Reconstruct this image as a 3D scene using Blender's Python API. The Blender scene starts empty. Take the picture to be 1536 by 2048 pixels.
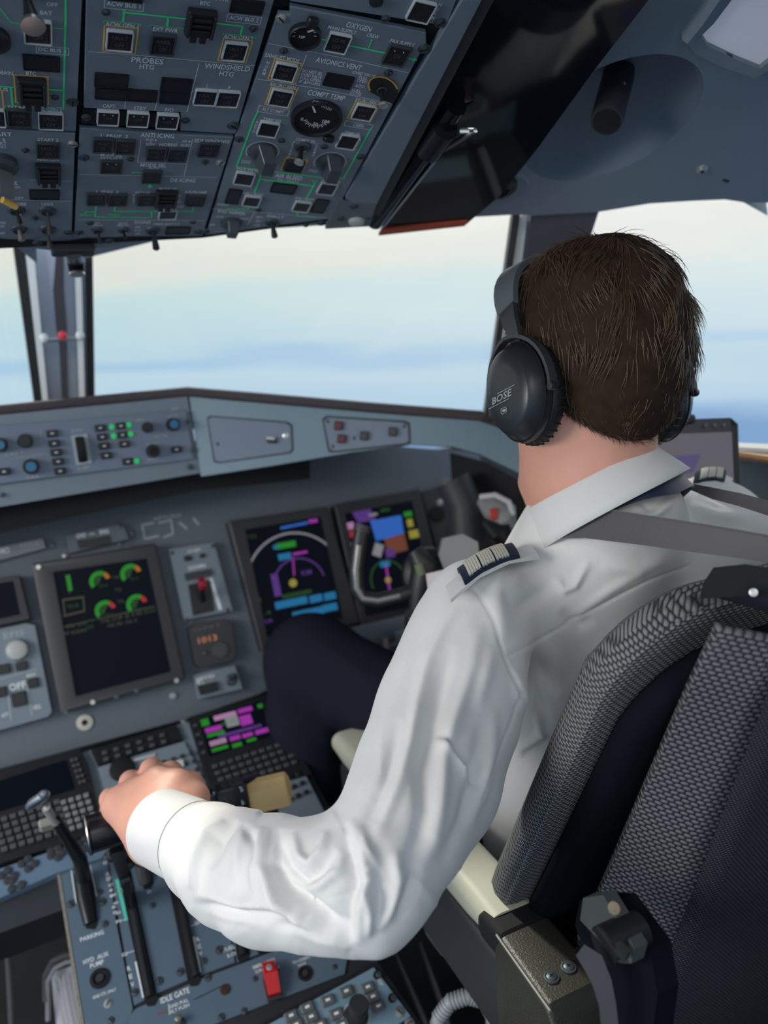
import bpy, bmesh, math, random
import numpy as np
from mathutils import Vector, Matrix
random.seed(7)
R = math.radians
S = bpy.context.scene
COL = S.collection

# ------------------------------------------------------------------ camera
F_PX = 1562.0                       # focal length for a 1536x2048 frame
EX = np.array((.902, -.152, .4046)); EX /= np.linalg.norm(EX)
EY = np.array((-.427, -.1706, .888)); EY -= EX * EX.dot(EY); EY /= np.linalg.norm(EY)
EZ = np.cross(EX, EY)
CAM = Vector((-.10, 0, 1.20))
cd = bpy.data.cameras.new('camera'); cam = bpy.data.objects.new('camera', cd); COL.objects.link(cam)
rt = Vector((EX[0], EY[0], EZ[0])); dn = Vector((EX[1], EY[1], EZ[1])); fw = Vector((EX[2], EY[2], EZ[2]))
M = Matrix((( rt.x, -dn.x, -fw.x, CAM.x), (rt.y, -dn.y, -fw.y, CAM.y), (rt.z, -dn.z, -fw.z, CAM.z), (0, 0, 0, 1)))
cam.matrix_world = M
cd.sensor_width = 36; cd.lens = F_PX * 36 / 2048; cd.clip_start = .02; cd.clip_end = 500
cd.dof.use_dof = True; cd.dof.focus_distance = .70; cd.dof.aperture_fstop = 3.6
S.camera = cam
S.view_settings.view_transform = 'Standard'; S.view_settings.look = 'None'
S.view_settings.gamma = 1; S.view_settings.use_curve_mapping = False
S.view_settings.exposure = 0.0

# ------------------------------------------------------------------ sky
W = bpy.data.worlds.new('sky'); S.world = W; W.use_nodes = True
nt = W.node_tree; nt.nodes.clear()
def N(t, **k):
    n = nt.nodes.new(t)
    for a, b in k.items(): setattr(n, a, b)
    return n
tc = N('ShaderNodeTexCoord')
dot = N('ShaderNodeVectorMath', operation='DOT_PRODUCT'); dot.inputs[1].default_value = (.02, .0, 1)
mp = N('ShaderNodeMapping'); mp.inputs['Scale'].default_value = (1.6, 1.6, 12)
no = N('ShaderNodeTexNoise'); no.inputs['Scale'].default_value = 1.7; no.inputs['Detail'].default_value = 3
mr = N('ShaderNodeMath', operation='MULTIPLY_ADD'); mr.inputs[1].default_value = .09; mr.inputs[2].default_value = -.045
ad = N('ShaderNodeMath', operation='ADD')
rg = N('ShaderNodeMapRange'); rg.inputs[1].default_value = -.5; rg.inputs[2].default_value = .5
cr = N('ShaderNodeValToRGB'); cr.color_ramp.interpolation = 'EASE'
el = cr.color_ramp.elements
stops = [(0, (.10, .18, .30)), (.38, (.24, .40, .66)), (.415, (.38, .55, .78)), (.428, (.52, .69, .84)), (.470, (.56, .73, .84)), (.488, (.42, .62, .83)), (.510, (.55, .73, .82)), (.56, (.60, .78, .80)), (.60, (.82, .83, .76)), (.64, (.90, .90, .82)), (.72, (.95, .96, .90)), (1.0, (.62, .70, .82))]
el[0].position = 0; el[0].color = (*stops[0][1], 1); el[1].position = 1; el[1].color = (*stops[-1][1], 1)
for p, c in stops[1:-1]:
    e = el.new(p); e.color = (*c, 1)
bgn = N('ShaderNodeBackground'); bgn.inputs[1].default_value = 1.0; wo = N('ShaderNodeOutputWorld')
L = nt.links.new
L(tc.outputs['Generated'], dot.inputs[0]); L(tc.outputs['Generated'], mp.inputs[0]); L(mp.outputs[0], no.inputs[0])
L(no.outputs['Fac'], mr.inputs[0]); L(dot.outputs['Value'], ad.inputs[0]); L(mr.outputs[0], ad.inputs[1])
gd = N('ShaderNodeVectorMath', operation='DOT_PRODUCT'); gd.inputs[1].default_value = (.78, .60, .18)      # the sky brightens towards the right, where the sun stands behind haze
gr = N('ShaderNodeMapRange'); gr.inputs[1].default_value = .70; gr.inputs[2].default_value = 1.0; gr.inputs[3].default_value = 0; gr.inputs[4].default_value = .42
gx = N('ShaderNodeMixRGB', blend_type='MIX'); gx.inputs[2].default_value = (1.0, .98, .96, 1)
L(tc.outputs['Generated'], gd.inputs[0]); L(gd.outputs['Value'], gr.inputs[0]); ge = N('ShaderNodeMapRange'); ge.inputs[1].default_value = -.07; ge.inputs[2].default_value = .06; gl = N('ShaderNodeMath', operation='MULTIPLY'); L(ad.outputs[0], ge.inputs[0]); L(ge.outputs[0], gl.inputs[0]); L(gr.outputs[0], gl.inputs[1]); L(gl.outputs[0], gx.inputs[0])
L(ad.outputs[0], rg.inputs[0]); L(rg.outputs[0], cr.inputs[0]); L(cr.outputs[0], gx.inputs[1]); L(gx.outputs[0], bgn.inputs[0]); L(bgn.outputs[0], wo.inputs[0])

# ------------------------------------------------------------------ sun, left window daylight and an added fill lamp
def lamp(name, kind, loc, target, energy, color=(1, 1, 1), **k):
    d = bpy.data.lights.new(name, kind); d.energy = energy; d.color = color
    for a, b in k.items(): setattr(d, a, b)
    o = bpy.data.objects.new(name, d); COL.objects.link(o); o.location = loc
    o.rotation_euler = (Vector(target) - Vector(loc)).to_track_quat('-Z', 'Y').to_euler()
    return o
lamp('sun', 'SUN', (.27 - .24, .6 + 1.44, .64 + 1.36), (.27, .6, .64), 3.0, (1, .94, .82), angle=R(5))
lamp('daylight_left_window', 'AREA', (-1.5, .35, 1.5), (.2, .8, .8), 20, (1, .975, .94), shape='RECTANGLE', size=.9, size_y=.6)
lamp('rear_fill_light', 'AREA', (-.2, -.75, 1.95), (.1, .7, .9), 2.5, (.95, .98, 1), shape='RECTANGLE', size=.8, size_y=.5)  # unseen fill lamp, added behind the camera to brighten the panels

# ------------------------------------------------------------------ rays from the camera to planes, used to survey where things stand
def ray(px, py):
    a = np.array((px - 768.0, py - 1024.0, F_PX))
    return Vector((EX.dot(a), EY.dot(a), EZ.dot(a))) / F_PX
def P(px, py, d): return CAM + ray(px, py) * d
def rel(x, y, z): return CAM + Vector((x, y, z))
def on_plane(px, py, p0, n):
    r = ray(px, py); return CAM + r * ((p0 - CAM).dot(n) / r.dot(n))
def at_y(px, py, y):
    r = ray(px, py); return CAM + r * ((y) / r.y)
def at_x(px, py, x):
    r = ray(px, py); return CAM + r * (x / r.x)
def at_z(px, py, z):
    r = ray(px, py); return CAM + r * (z / r.z)
class Frame:
    """a flat panel: origin, u to the right, v up the lettering, n out of the face"""
    def __init__(s, o, u, v):
        s.o = Vector(o); s.u = Vector(u).normalized(); s.v = (Vector(v) - s.u * Vector(v).dot(s.u)).normalized(); s.n = s.u.cross(s.v)
    def uv(s, px, py):
        p = on_plane(px, py, s.o, s.n) - s.o
        return p.dot(s.u), p.dot(s.v)
    def pt(s, px, py, h=0): return on_plane(px, py, s.o, s.n) + s.n * h
    def w(s, u, v, h=0): return s.o + s.u * u + s.v * v + s.n * h
    def mat(s, px=None, py=None, h=0, rot=0, p=None):
        q = p if p is not None else s.pt(px, py, h)
        m = Matrix((( s.u.x, s.v.x, s.n.x, q.x), (s.u.y, s.v.y, s.n.y, q.y), (s.u.z, s.v.z, s.n.z, q.z), (0, 0, 0, 1)))
        return m @ Matrix.Rotation(rot, 4, 'Z')
    def scale(s, px, py):
        """metres per pixel along u and along v at a pixel"""
        a = s.pt(px, py)
        return abs((s.pt(px + 5, py) - s.pt(px - 5, py)).length) / 10, abs((s.pt(px, py + 5) - s.pt(px, py - 5)).length) / 10
    def shifted(s, h): return Frame(s.o + s.n * h, s.u, s.v)

# ------------------------------------------------------------------ materials
MATS = {}
def mat(name, col, rough=.5, metal=0., noise=0., nscale=60., bump=0., bscale=400., emit=None, estr=1., trans=0., sheen=0., sss=0., coat=0., spec=.5, wave=None):
    if name in MATS: return MATS[name]
    m = bpy.data.materials.new(name); m.use_nodes = True; t = m.node_tree; b = t.nodes['Principled BSDF']
    b.inputs['Base Color'].default_value = (*col, 1); b.inputs['Roughness'].default_value = rough; b.inputs['Metallic'].default_value = metal
    b.inputs['Specular IOR Level'].default_value = spec
    if coat: b.inputs['Coat Weight'].default_value = coat; b.inputs['Coat Roughness'].default_value = .1
    if sheen: b.inputs['Sheen Weight'].default_value = sheen
    if sss: b.inputs['Subsurface Weight'].default_value = sss; b.inputs['Subsurface Radius'].default_value = (.010, .004, .002); b.inputs['Subsurface Scale'].default_value = 1.0
    if trans: b.inputs['Transmission Weight'].default_value = trans
    if emit: b.inputs['Emission Color'].default_value = (*emit, 1); b.inputs['Emission Strength'].default_value = estr
    c = t.nodes.new('ShaderNodeTexCoord')
    if noise or not (bump or wave):
        n = t.nodes.new('ShaderNodeTexNoise'); n.inputs['Scale'].default_value = nscale; n.inputs['Detail'].default_value = 5
        t.links.new(c.outputs['Object'], n.inputs['Vector'])
        mx = t.nodes.new('ShaderNodeMixRGB'); a = max(noise, .04)
        mx.inputs[1].default_value = (*[v * (1 - a) for v in col], 1); mx.inputs[2].default_value = (*[min(1, v * (1 + a)) for v in col], 1)
        t.links.new(n.outputs['Fac'], mx.inputs[0]); t.links.new(mx.outputs[0], b.inputs['Base Color'])
    if bump:
        n = t.nodes.new('ShaderNodeTexNoise'); n.inputs['Scale'].default_value = bscale; n.inputs['Detail'].default_value = 3
        t.links.new(c.outputs['Object'], n.inputs['Vector'])
        u = t.nodes.new('ShaderNodeBump'); u.inputs['Strength'].default_value = bump; u.inputs['Distance'].default_value = .001
        t.links.new(n.outputs['Fac'], u.inputs['Height']); t.links.new(u.outputs[0], b.inputs['Normal'])
    MATS[name] = m
    return m
PANEL = mat('panel_paint', (.185, .230, .272), .55, noise=.07, nscale=30, bump=.05, bscale=900)
PANEL2 = mat('panel_paint_light', (.175, .220, .265), .5, noise=.06, nscale=30, bump=.05, bscale=900)
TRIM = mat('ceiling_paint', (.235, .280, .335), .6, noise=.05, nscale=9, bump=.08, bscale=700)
DARK = mat('black_plastic', (.012, .013, .016), .42)
DARK2 = mat('charcoal_plastic', (.035, .037, .043), .5)
BLACK = mat('matt_black', (.004, .004, .006), .8)
LENS = mat('dark_legend_lens', (.020, .020, .026), .25)
WHITE = mat('white_print', (.80, .83, .85), .6)
DIM = mat('dim_print', (.11, .11, .12), .6)
REDP = mat('red_print', (.35, .06, .06), .6)
GREEN = mat('green_print', (.05, .90, .30), .55)
TEAL = mat('teal_print', (.10, .62, .48), .55)
AMBER = mat('amber_print', (.85, .52, .10), .5)
STEEL = mat('steel', (.55, .56, .58), .3, 1.0, noise=.1)
SCREWM = mat('screw_metal', (.10, .12, .14), .42, .6)
BSCREW = mat('bright_screw_metal', (.62, .62, .60), .35, .8)
KNOB = mat('knob_grey', (.055, .062, .070), .38)

# ------------------------------------------------------------------ mesh builder
class MB:
    def __init__(s): s.v = []; s.f = []
    def add(s, vs, fs):
        k = len(s.v); s.v += [Vector(v) for v in vs]; s.f += [tuple(i + k for i in f) for f in fs]; return s
    def box(s, c, size, m=None, ch=0):
        """box centred at c, turned by the 3x3/4x4 m, with chamfered edges"""
        hx, hy, hz = (a / 2 for a in size); ch = min(ch, hx * .9, hy * .9, hz * .9)
        vs = []; fs = []
        if ch <= 0:
            vs = [Vector((x, y, z)) for x in (-hx, hx) for y in (-hy, hy) for z in (-hz, hz)]
            fs = [(0, 1, 3, 2), (4, 6, 7, 5), (0, 4, 5, 1), (2, 3, 7, 6), (0, 2, 6, 4), (1, 5, 7, 3)]
        else:
            bm = bmesh.new(); bmesh.ops.create_cube(bm, size=1)
            for v in bm.verts: v.co = Vector((v.co.x * 2 * hx, v.co.y * 2 * hy, v.co.z * 2 * hz))
            bmesh.ops.bevel(bm, geom=bm.edges[:], offset=ch, segments=2 if ch > .004 else 1, affect='EDGES', profile=.5)
            bm.verts.index_update(); vs = [v.co.copy() for v in bm.verts]; fs = [tuple(v.index for v in f.verts) for f in bm.faces]; bm.free()
        c = Vector(c)
        if m is not None: vs = [m @ v if len(m) == 4 else m @ v for v in vs]
        return s.add([v + c for v in vs], fs)
    def lathe(s, prof, m=None, seg=16, sx=1, sy=1, cap=True):
        """profile [(r, z)] turned around z, then placed by the matrix m"""
        vs = []; fs = []; n = len(prof)
        for r, z in prof:
            for k in range(seg):
                a = 2 * math.pi * k / seg; vs.append(Vector((r * sx * math.cos(a), r * sy * math.sin(a), z)))
        for i in range(n - 1):
            for k in range(seg):
                k2 = (k + 1) % seg; fs.append((i * seg + k, i * seg + k2, (i + 1) * seg + k2, (i + 1) * seg + k))
        if cap: fs.append(tuple(range(seg))[::-1]); fs.append(tuple((n - 1) * seg + k for k in range(seg)))
        if m is not None: vs = [m @ v for v in vs]
        return s.add(vs, fs)
    def tube(s, path, rad, seg=10, up=(0, 0, 1), flat=1.0, cap=True):
        """tube through points; rad is a number or a list; flat squeezes it along the second axis"""
        path = [Vector(p) for p in path]; n = len(path)
        rr = rad if hasattr(rad, '__len__') else [rad] * n
        vs = []; fs = []; ref = Vector(up); prev = None
        for i, p in enumerate(path):
            t = (path[min(i + 1, n - 1)] - path[max(i - 1, 0)]).normalized()
            a = (prev if prev is not None else ref); a = a - t * a.dot(t)
            if a.length < 1e-5: a = t.orthogonal()
            a.normalize(); b = t.cross(a); prev = a
            for k in range(seg):
                w = 2 * math.pi * k / seg; vs.append(p + a * (rr[i] * flat * math.cos(w)) + b * (rr[i] * math.sin(w)))
        for i in range(n - 1):
            for k in range(seg):
                k2 = (k + 1) % seg; fs.append((i * seg + k, i * seg + k2, (i + 1) * seg + k2, (i + 1) * seg + k))
        if cap: fs.append(tuple(range(seg))[::-1]); fs.append(tuple((n - 1) * seg + k for k in range(seg)))
        return s.add(vs, fs)
    def ribbon(s, path, width, thick, side):
        """strap: rectangular section; side = list or one vector across the strap"""
        path = [Vector(p) for p in path]; n = len(path); vs = []; fs = []
        for i, p in enumerate(path):
            t = (path[min(i + 1, n - 1)] - path[max(i - 1, 0)]).normalized()
            a = Vector(side[i] if isinstance(side, list) else side); a = (a - t * a.dot(t)).normalized(); b = t.cross(a)
            w = (width[i] if hasattr(width, '__len__') else width) / 2; h = thick / 2
            vs += [p + a * w + b * h, p + a * w - b * h, p - a * w - b * h, p - a * w + b * h]
        for i in range(n - 1):
            for k in range(4): k2 = (k + 1) % 4; fs.append((i * 4 + k, i * 4 + k2, i * 4 + 4 + k2, i * 4 + 4 + k))
        fs.append((3, 2, 1, 0)); fs.append(tuple(4 * (n - 1) + k for k in range(4)))
        return s.add(vs, fs)
    def prism(s, pts, n, h):
        """polygon of 3D points, extruded by h along n"""
        pts = [Vector(p) for p in pts]; n = Vector(n).normalized(); k = len(pts)
        vs = pts + [p + n * h for p in pts]
        fs = [tuple(range(k))[::-1], tuple(range(k, 2 * k))] + [(i, (i + 1) % k, (i + 1) % k + k, i + k) for i in range(k)]
        return s.add(vs, fs)
    def loft(s, rings, closed=True, cap=True):
        k = len(rings[0]); vs = [Vector(p) for r in rings for p in r]; fs = []
        for i in range(len(rings) - 1):
            for j in range(k if closed else k - 1):
                j2 = (j + 1) % k; fs.append((i * k + j, i * k + j2, (i + 1) * k + j2, (i + 1) * k + j))
        if cap and closed: fs.append(tuple(range(k))[::-1]); fs.append(tuple((len(rings) - 1) * k + j for j in range(k)))
        return s.add(vs, fs)
    def mesh(s, name, smooth=35, fix=True):
        me = bpy.data.meshes.new(name); me.from_pydata([tuple(v) for v in s.v], [], s.f)
        if fix:
            bm = bmesh.new(); bm.from_mesh(me); bmesh.ops.recalc_face_normals(bm, faces=bm.faces[:]); bm.to_mesh(me); bm.free()
        if smooth:
            me.polygons.foreach_set('use_smooth', [True] * len(me.polygons))
            me.set_sharp_from_angle(angle=R(smooth))
        me.update(); return me
WM = {}
def thing(name, label, cat, loc, group=None):
    o = bpy.data.objects.new(name, None); COL.objects.link(o); o.location = loc; o.empty_display_size = .02
    WM[o] = Matrix.Translation(Vector(loc)); o['label'] = label; o['category'] = cat
    if group: o['group'] = group
    return o
def part(name, mb, m, parent=None, M=None, label=None, smooth=35, kind=None):
    """one mesh object: geometry in world space (M None) or in its own space placed by M"""
    me = mb if isinstance(mb, bpy.types.Mesh) else mb.mesh(name, smooth)
    if m is not None and not me.materials: me.materials.append(m)
    o = bpy.data.objects.new(name, me); COL.objects.link(o)
    w = M if M is not None else Matrix.Identity(4)
    if parent is not None:
        o.parent = parent; o.matrix_local = WM[parent].inverted() @ w
    else: o.matrix_world = w
    WM[o] = w.copy()
    if label: o['label'] = label
    if kind: o['kind'] = kind
    return o
def solid(name, mb, m, label, cat, group=None, smooth=35):
    """a thing that is one mesh; its origin is moved to its own middle"""
    me = mb.mesh(name, smooth); c = sum((v.co for v in me.vertices), Vector()) / len(me.vertices)
    me.transform(Matrix.Translation(-c)); o = part(name, me, m, None, Matrix.Translation(c)); o['label'] = label; o['category'] = cat
    if group: o['group'] = group
    return o
def struct(name, mb, m, smooth=35):
    o = part(name, mb, m, None, None, None, smooth); o['kind'] = 'structure'; return o
CACHE = {}
def shared(key, fn, m):
    if key not in CACHE:
        me = fn().mesh(str(key[0] if isinstance(key, tuple) else key)); me.materials.append(m); CACHE[key] = me
    return CACHE[key]
def rounded(w, h, r, n=4):
    pts = []
    for cx, cy, a0 in ((w / 2 - r, h / 2 - r, 0), (-w / 2 + r, h / 2 - r, 90), (-w / 2 + r, -h / 2 + r, 180), (w / 2 - r, -h / 2 + r, 270)):
        for k in range(n + 1):
            a = R(a0 + 90 * k / n); pts.append((cx + r * math.cos(a), cy + r * math.sin(a)))
    return pts
def frame_ring(w, h, t, r, z0, z1):
    """a rounded rectangular rim"""
    mb = MB(); o = rounded(w, h, r); i = rounded(w - 2 * t, h - 2 * t, max(r - t, .0003)); k = len(o)
    rings = [[(x, y, z0) for x, y in o], [(x, y, z1) for x, y in o], [(x, y, z1) for x, y in i], [(x, y, z0) for x, y in i]]
    rings.append(rings[0]); return mb.loft(rings, cap=False)
def plate(w, h, r, z0, z1):
    return MB().prism([(x, y, z0) for x, y in rounded(w, h, r)], (0, 0, 1), z1 - z0)
# lettering: font curves turned to a mesh once per string
TXT = {}
def text_mesh(s):
    if s not in TXT:
        c = bpy.data.curves.new('t', 'FONT'); c.body = s; c.resolution_u = 2; c.align_x = 'CENTER'; c.align_y = 'CENTER'; c.offset = .014
        o = bpy.data.objects.new('t', c); COL.objects.link(o)
        dg = bpy.context.evaluated_depsgraph_get(); me = bpy.data.meshes.new_from_object(o.evaluated_get(dg))
        v = [tuple(p.co) for p in me.vertices]; f = [tuple(p.vertices) for p in me.polygons]
        bpy.data.objects.remove(o); bpy.data.curves.remove(c); bpy.data.meshes.remove(me)
        if not v: v = [(0, 0, 0)]
        xs = [p[0] for p in v]; ys = [p[1] for p in v]
        x0, x1, y0, y1 = min(xs), max(xs), min(ys), max(ys); sx = (x1 - x0) or 1; sy = (y1 - y0) or 1
        TXT[s] = ([((p[0] - x0) / sx - .5, (p[1] - y0) / sy - .5) for p in v], f)
    return TXT[s]
class Print:
    """flat print on a panel: lettering and ruled lines, gathered by colour"""
    def __init__(s, fr, h=.0004): s.fr = fr; s.h = h; s.m = {}
    def mb(s, m): return s.m.setdefault(m.name, (MB(), m))[0]
    def text(s, t, px, py, w, h, m=None, rot=0):
        m = m or WHITE; su, sv = s.fr.scale(px, py); u, v = s.fr.uv(px, py); vs, fs = text_mesh(t); W_, H_ = w * su, h * sv
        c, si = math.cos(rot), math.sin(rot)
        s.mb(m).add([s.fr.w(u + c * x * W_ - si * y * H_, v + si * x * W_ + c * y * H_, s.h) for x, y in vs], fs)
    def vert(s, t, px, py, dx, dy, w, h, m=None):
        for i, ch in enumerate(t): s.text(ch, px + dx * i, py + dy * i, w, h, m)
    def line(s, pts, w, m=None):
        m = m or WHITE; P2 = [Vector(s.fr.uv(*p)) for p in pts]; su, sv = s.fr.scale(*pts[0]); hw = w * su / 2
        for a, b in zip(P2, P2[1:]):
            d = (b - a); 
            if d.length < 1e-6: continue
            d.normalize(); q = Vector((-d.y, d.x)) * hw; a2 = a - d * hw; b2 = b + d * hw
            s.mb(m).add([s.fr.w(*(a2 + q), s.h), s.fr.w(*(a2 - q), s.h), s.fr.w(*(b2 - q), s.h), s.fr.w(*(b2 + q), s.h)], [(0, 1, 2, 3)])
    def rect(s, px, py, w, h, lw=1.2, m=None):
        su, sv = s.fr.scale(px, py); u, v = s.fr.uv(px, py); a, b, l = w * su / 2, h * sv / 2, lw * su / 2
        for (x0, y0, x1, y1) in ((-a, b - l, a, b + l), (-a, -b - l, a, -b + l), (-a - l, -b - l, -a + l, b + l), (a - l, -b - l, a + l, b + l)):
            s.mb(m or WHITE).add([s.fr.w(u + x0, v + y0, s.h), s.fr.w(u + x1, v + y0, s.h), s.fr.w(u + x1, v + y1, s.h), s.fr.w(u + x0, v + y1, s.h)], [(0, 1, 2, 3)])
    def arc(s, px, py, r, a0, a1, w, m=None, n=16):
        su, sv = s.fr.scale(px, py); u, v = s.fr.uv(px, py); r0, r1 = (r - w / 2) * su, (r + w / 2) * su; vs = []; fs = []
        for i in range(n + 1):
            a = R(a0 + (a1 - a0) * i / n)
            vs += [s.fr.w(u + r0 * math.cos(a), v + r0 * math.sin(a), s.h), s.fr.w(u + r1 * math.cos(a), v + r1 * math.sin(a), s.h)]
            if i: fs.append((2 * i - 2, 2 * i - 1, 2 * i + 1, 2 * i))
        s.mb(m or WHITE).add(vs, fs)
    def arrow(s, x0, y0, x1, y1, w, m=None):
        s.line([(x0, y0), (x1, y1)], w, m); a = Vector(s.fr.uv(x0, y0)); b = Vector(s.fr.uv(x1, y1)); d = (b - a).normalized(); q = Vector((-d.y, d.x)); k = w * s.fr.scale(x0, y0)[0] * 1.5
        s.mb(m or WHITE).add([s.fr.w(*(b + d * k * 1.6), s.h), s.fr.w(*(b + q * k), s.h), s.fr.w(*(b - q * k), s.h)], [(0, 1, 2)])
    def done(s, parent, names=None):
        for k, (mb, m) in s.m.items():
            if not mb.f: continue
            nm = {'white_print': 'lettering', 'green_print': 'flow_lines', 'amber_print': 'amber_outline', 'dim_print': 'unlit_legend'}.get(m.name, m.name)
            me = bpy.data.meshes.new(nm); me.from_pydata([tuple(v) for v in mb.v], [], mb.f); me.update()
            part(nm, me, m, parent, kind='stuff')
# ================================================================== the cockpit shell
SKYLINE = {}
CN = Vector((.20, .36, 1)).normalized()             # ceiling plane, seen from inside its normal points up
CP = rel(.35, .6, .34)
def ceil(px, py): return on_plane(px, py, CP, CN)
def ceil_xy(x, y):                                   # relative to the camera
    return rel(x, y, .34 - .36 * (y - .6) - .2 * (x - .35))
# ceiling sheet, right half: from the overhead panel out to the window heads
def mirror_x(p): return Vector((-p.x - .04, p.y, p.z))
wt = [ceil(187, 480), ceil(620, 452), ceil(1036, 429)]                    # head of the front window
st = [ceil(1196, 424), ceil(1300, 407), ceil(1380, 402), ceil(1450, 399), ceil(1490, 405), ceil(1536, 432)]   # head of the side window
st.append(ceil_xy(1.02, .42)); st.append(ceil_xy(1.02, -.2))
edge = wt + [ceil(1066, 431)] + st
inner = [ceil_xy(-.1 + .0, 1.28), ceil_xy(.1, -.2)]
mb = MB()
poly = [ceil_xy(.1, -.2), ceil_xy(.1, 1.30)] + edge
# leave a round hole for the lamp recess: build the sheet as a fan of strips around it
rc = ceil(1215, 250); RR = .088
def cuv(p): d = p - CP; return d
cx_ = Vector((1, 0, -.2)).normalized(); cy_ = CN.cross(cx_).normalized()
def ring_pt(a, r, h=0): return rc + cx_ * (r * math.cos(a)) + cy_ * (1.28 * r * math.sin(a)) + CN * h
bm = bmesh.new()
ov = [bm.verts.new(p) for p in poly]; hv = [bm.verts.new(ring_pt(2 * math.pi * k / 40, RR)) for k in range(40)]
ed = [bm.edges.new((a, b)) for a, b in zip(ov, ov[1:] + ov[:1])] + [bm.edges.new((a, b)) for a, b in zip(hv, hv[1:] + hv[:1])]
# angular bridge between the outline and the hole
def ang(p): d = p - rc; return math.atan2(d.dot(cy_) / 1.28, d.dot(cx_)) % (2 * math.pi)
oo = []
nP = len(poly)
for i in range(nP):
    a_, b_2 = poly[i], poly[(i + 1) % nP]
    for j in range(12): oo.append(a_.lerp(b_2, j / 12))
for e in bm.edges[:]: bm.edges.remove(e)
for v in bm.verts[:]: bm.verts.remove(v)
oo.sort(key=ang)
ra_ = [bm.verts.new(p) for p in oo]; rb_ = [bm.verts.new(ring_pt(ang(p), RR)) for p in oo]
for i in range(len(oo)):
    j = (i + 1) % len(oo)
    try: bm.faces.new((ra_[i], ra_[j], rb_[j], rb_[i]))
    except ValueError: pass
bmesh.ops.remove_doubles(bm, verts=bm.verts[:], dist=1e-6)
bm.verts.index_update(); mb.add([v.co.copy() for v in bm.verts], [tuple(v.index for v in f.verts) for f in bm.faces]); bm.free()
me = mb.mesh('ceiling', 0); 
o = part('ceiling', me, TRIM); o['kind'] = 'structure'
sm = o.modifiers.new('thickness', 'SOLIDIFY'); sm.thickness = .02; sm.offset = -1 if me.polygons[0].normal.z < 0 else 1
# left half, out of the frame, closes the roof over the other seat
mb = MB().prism([mirror_x(p) for p in [ceil_xy(.1, -.2), ceil_xy(.1, 1.30)] + wt + [ceil(1066, 431)] + st], (0, 0, 1), .02)
struct('ceiling', mb, TRIM)
# the bowl-shaped recess
mb = MB(); rings = []
for i in range(9):
    t = i / 8; rings.append([ring_pt(2 * math.pi * k / 40, RR * max(.02, math.cos(t * math.pi / 2)) ** .55, .058 * t ** .8) for k in range(40)])
mb.loft(rings, cap=False); mb.add(rings[-1], [tuple(range(40))]); struct('ceiling_recess', mb, mat('recess_shade_paint', (.17, .21, .27), .6))  # darker than the ceiling: the bowl's shade is put into its colour
# reading lamp tube in the recess
t = thing('reading_lamp', 'black tubular reading lamp hanging in the round ceiling recess', 'lamp', ceil(1225, 150))
a = P(1243, 128, .895); b = P(1213, 243, .850)
ax = (b - a).normalized(); n_ = 12
part('lamp_tube', MB().tube([a, a.lerp(b, .18)], .0165, 24), DARK2, t)
part('lamp_barrel', MB().tube([a.lerp(b, .17), a.lerp(b, .2), b - ax * .004, b], [.0165, .0178, .0178, .0168], 24), DARK2, t)
sd = (CAM - b).normalized().cross(ax).normalized()
fr = (CAM - b); fr = (fr - ax * fr.dot(ax)).normalized()
q = a.lerp(b, .56) + (fr * .87 + (-sd if sd.dot(rt) < 0 else sd) * .45).normalized() * .0178
part('screw', MB().tube([q - fr * .002, q + fr * .001], .0016, 12), BSCREW, t)
part('lamp_lens', MB().tube([b - ax * .001, b + ax * .0008], .0145, 24), DARK, t)
# second small round recess with a black air outlet
t = thing('air_outlet', 'round ribbed air outlet low on the ceiling beside the dark visor', 'air vent', ceil(1008, 385))
o_ = ceil(1008, 372); fr_ = Matrix.Translation(o_) @ Matrix((cx_, cy_, -CN)).transposed().to_4x4()
flip = Matrix.Rotation(math.pi, 4, 'X')
F2 = Matrix.Translation(o_) @ Matrix(((cx_.x, -cy_.x, -CN.x), (cx_.y, -cy_.y, -CN.y), (cx_.z, -cy_.z, -CN.z))).to_4x4()
part('outlet_ring', MB().lathe([(.034, -.004), (.034, .002), (.030, .004), (.027, .0), (.024, -.002), (.001, -.002)], F2, 32), TRIM, t)
part('outlet_ball', MB().lathe([(.022, -.001), (.021, .006), (.016, .010), (.010, .011), (.009, .006), (.001, .006)], F2 @ Matrix.Translation((-.006, 0, 0)), 24), DARK2, t)
for k in range(-2, 3):
    part('louvre', MB().box((k * .0035 - .006, 0, .0105), (.0012, .020, .004), None, 0), DARK, t, F2)
# small socket and slot on the ceiling near the side window
t = thing('ceiling_stud', 'small steel stud on the ceiling above the side window', 'stud', ceil(1404, 337))
F3 = Matrix.Translation(ceil(1404, 337)) @ F2.to_3x3().to_4x4()
part('stud_flange', MB().lathe([(.0075, 0), (.0072, .0016), (.0045, .002), (.0045, .004), (.0035, .0045)], F3, 20), BSCREW, t)
part('stud_hole', MB().lathe([(.0028, .0044), (.0026, .0050)], F3, 12), BLACK, t)
F4 = Matrix.Translation(ceil(1452, 361)) @ F2.to_3x3().to_4x4()
solid('ceiling_slot', MB().box(F4.translation, (.0105, .0035, .002), F4.to_3x3(), .0005), BLACK, 'small black slot cover on the ceiling near the side window', 'slot cover')
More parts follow.
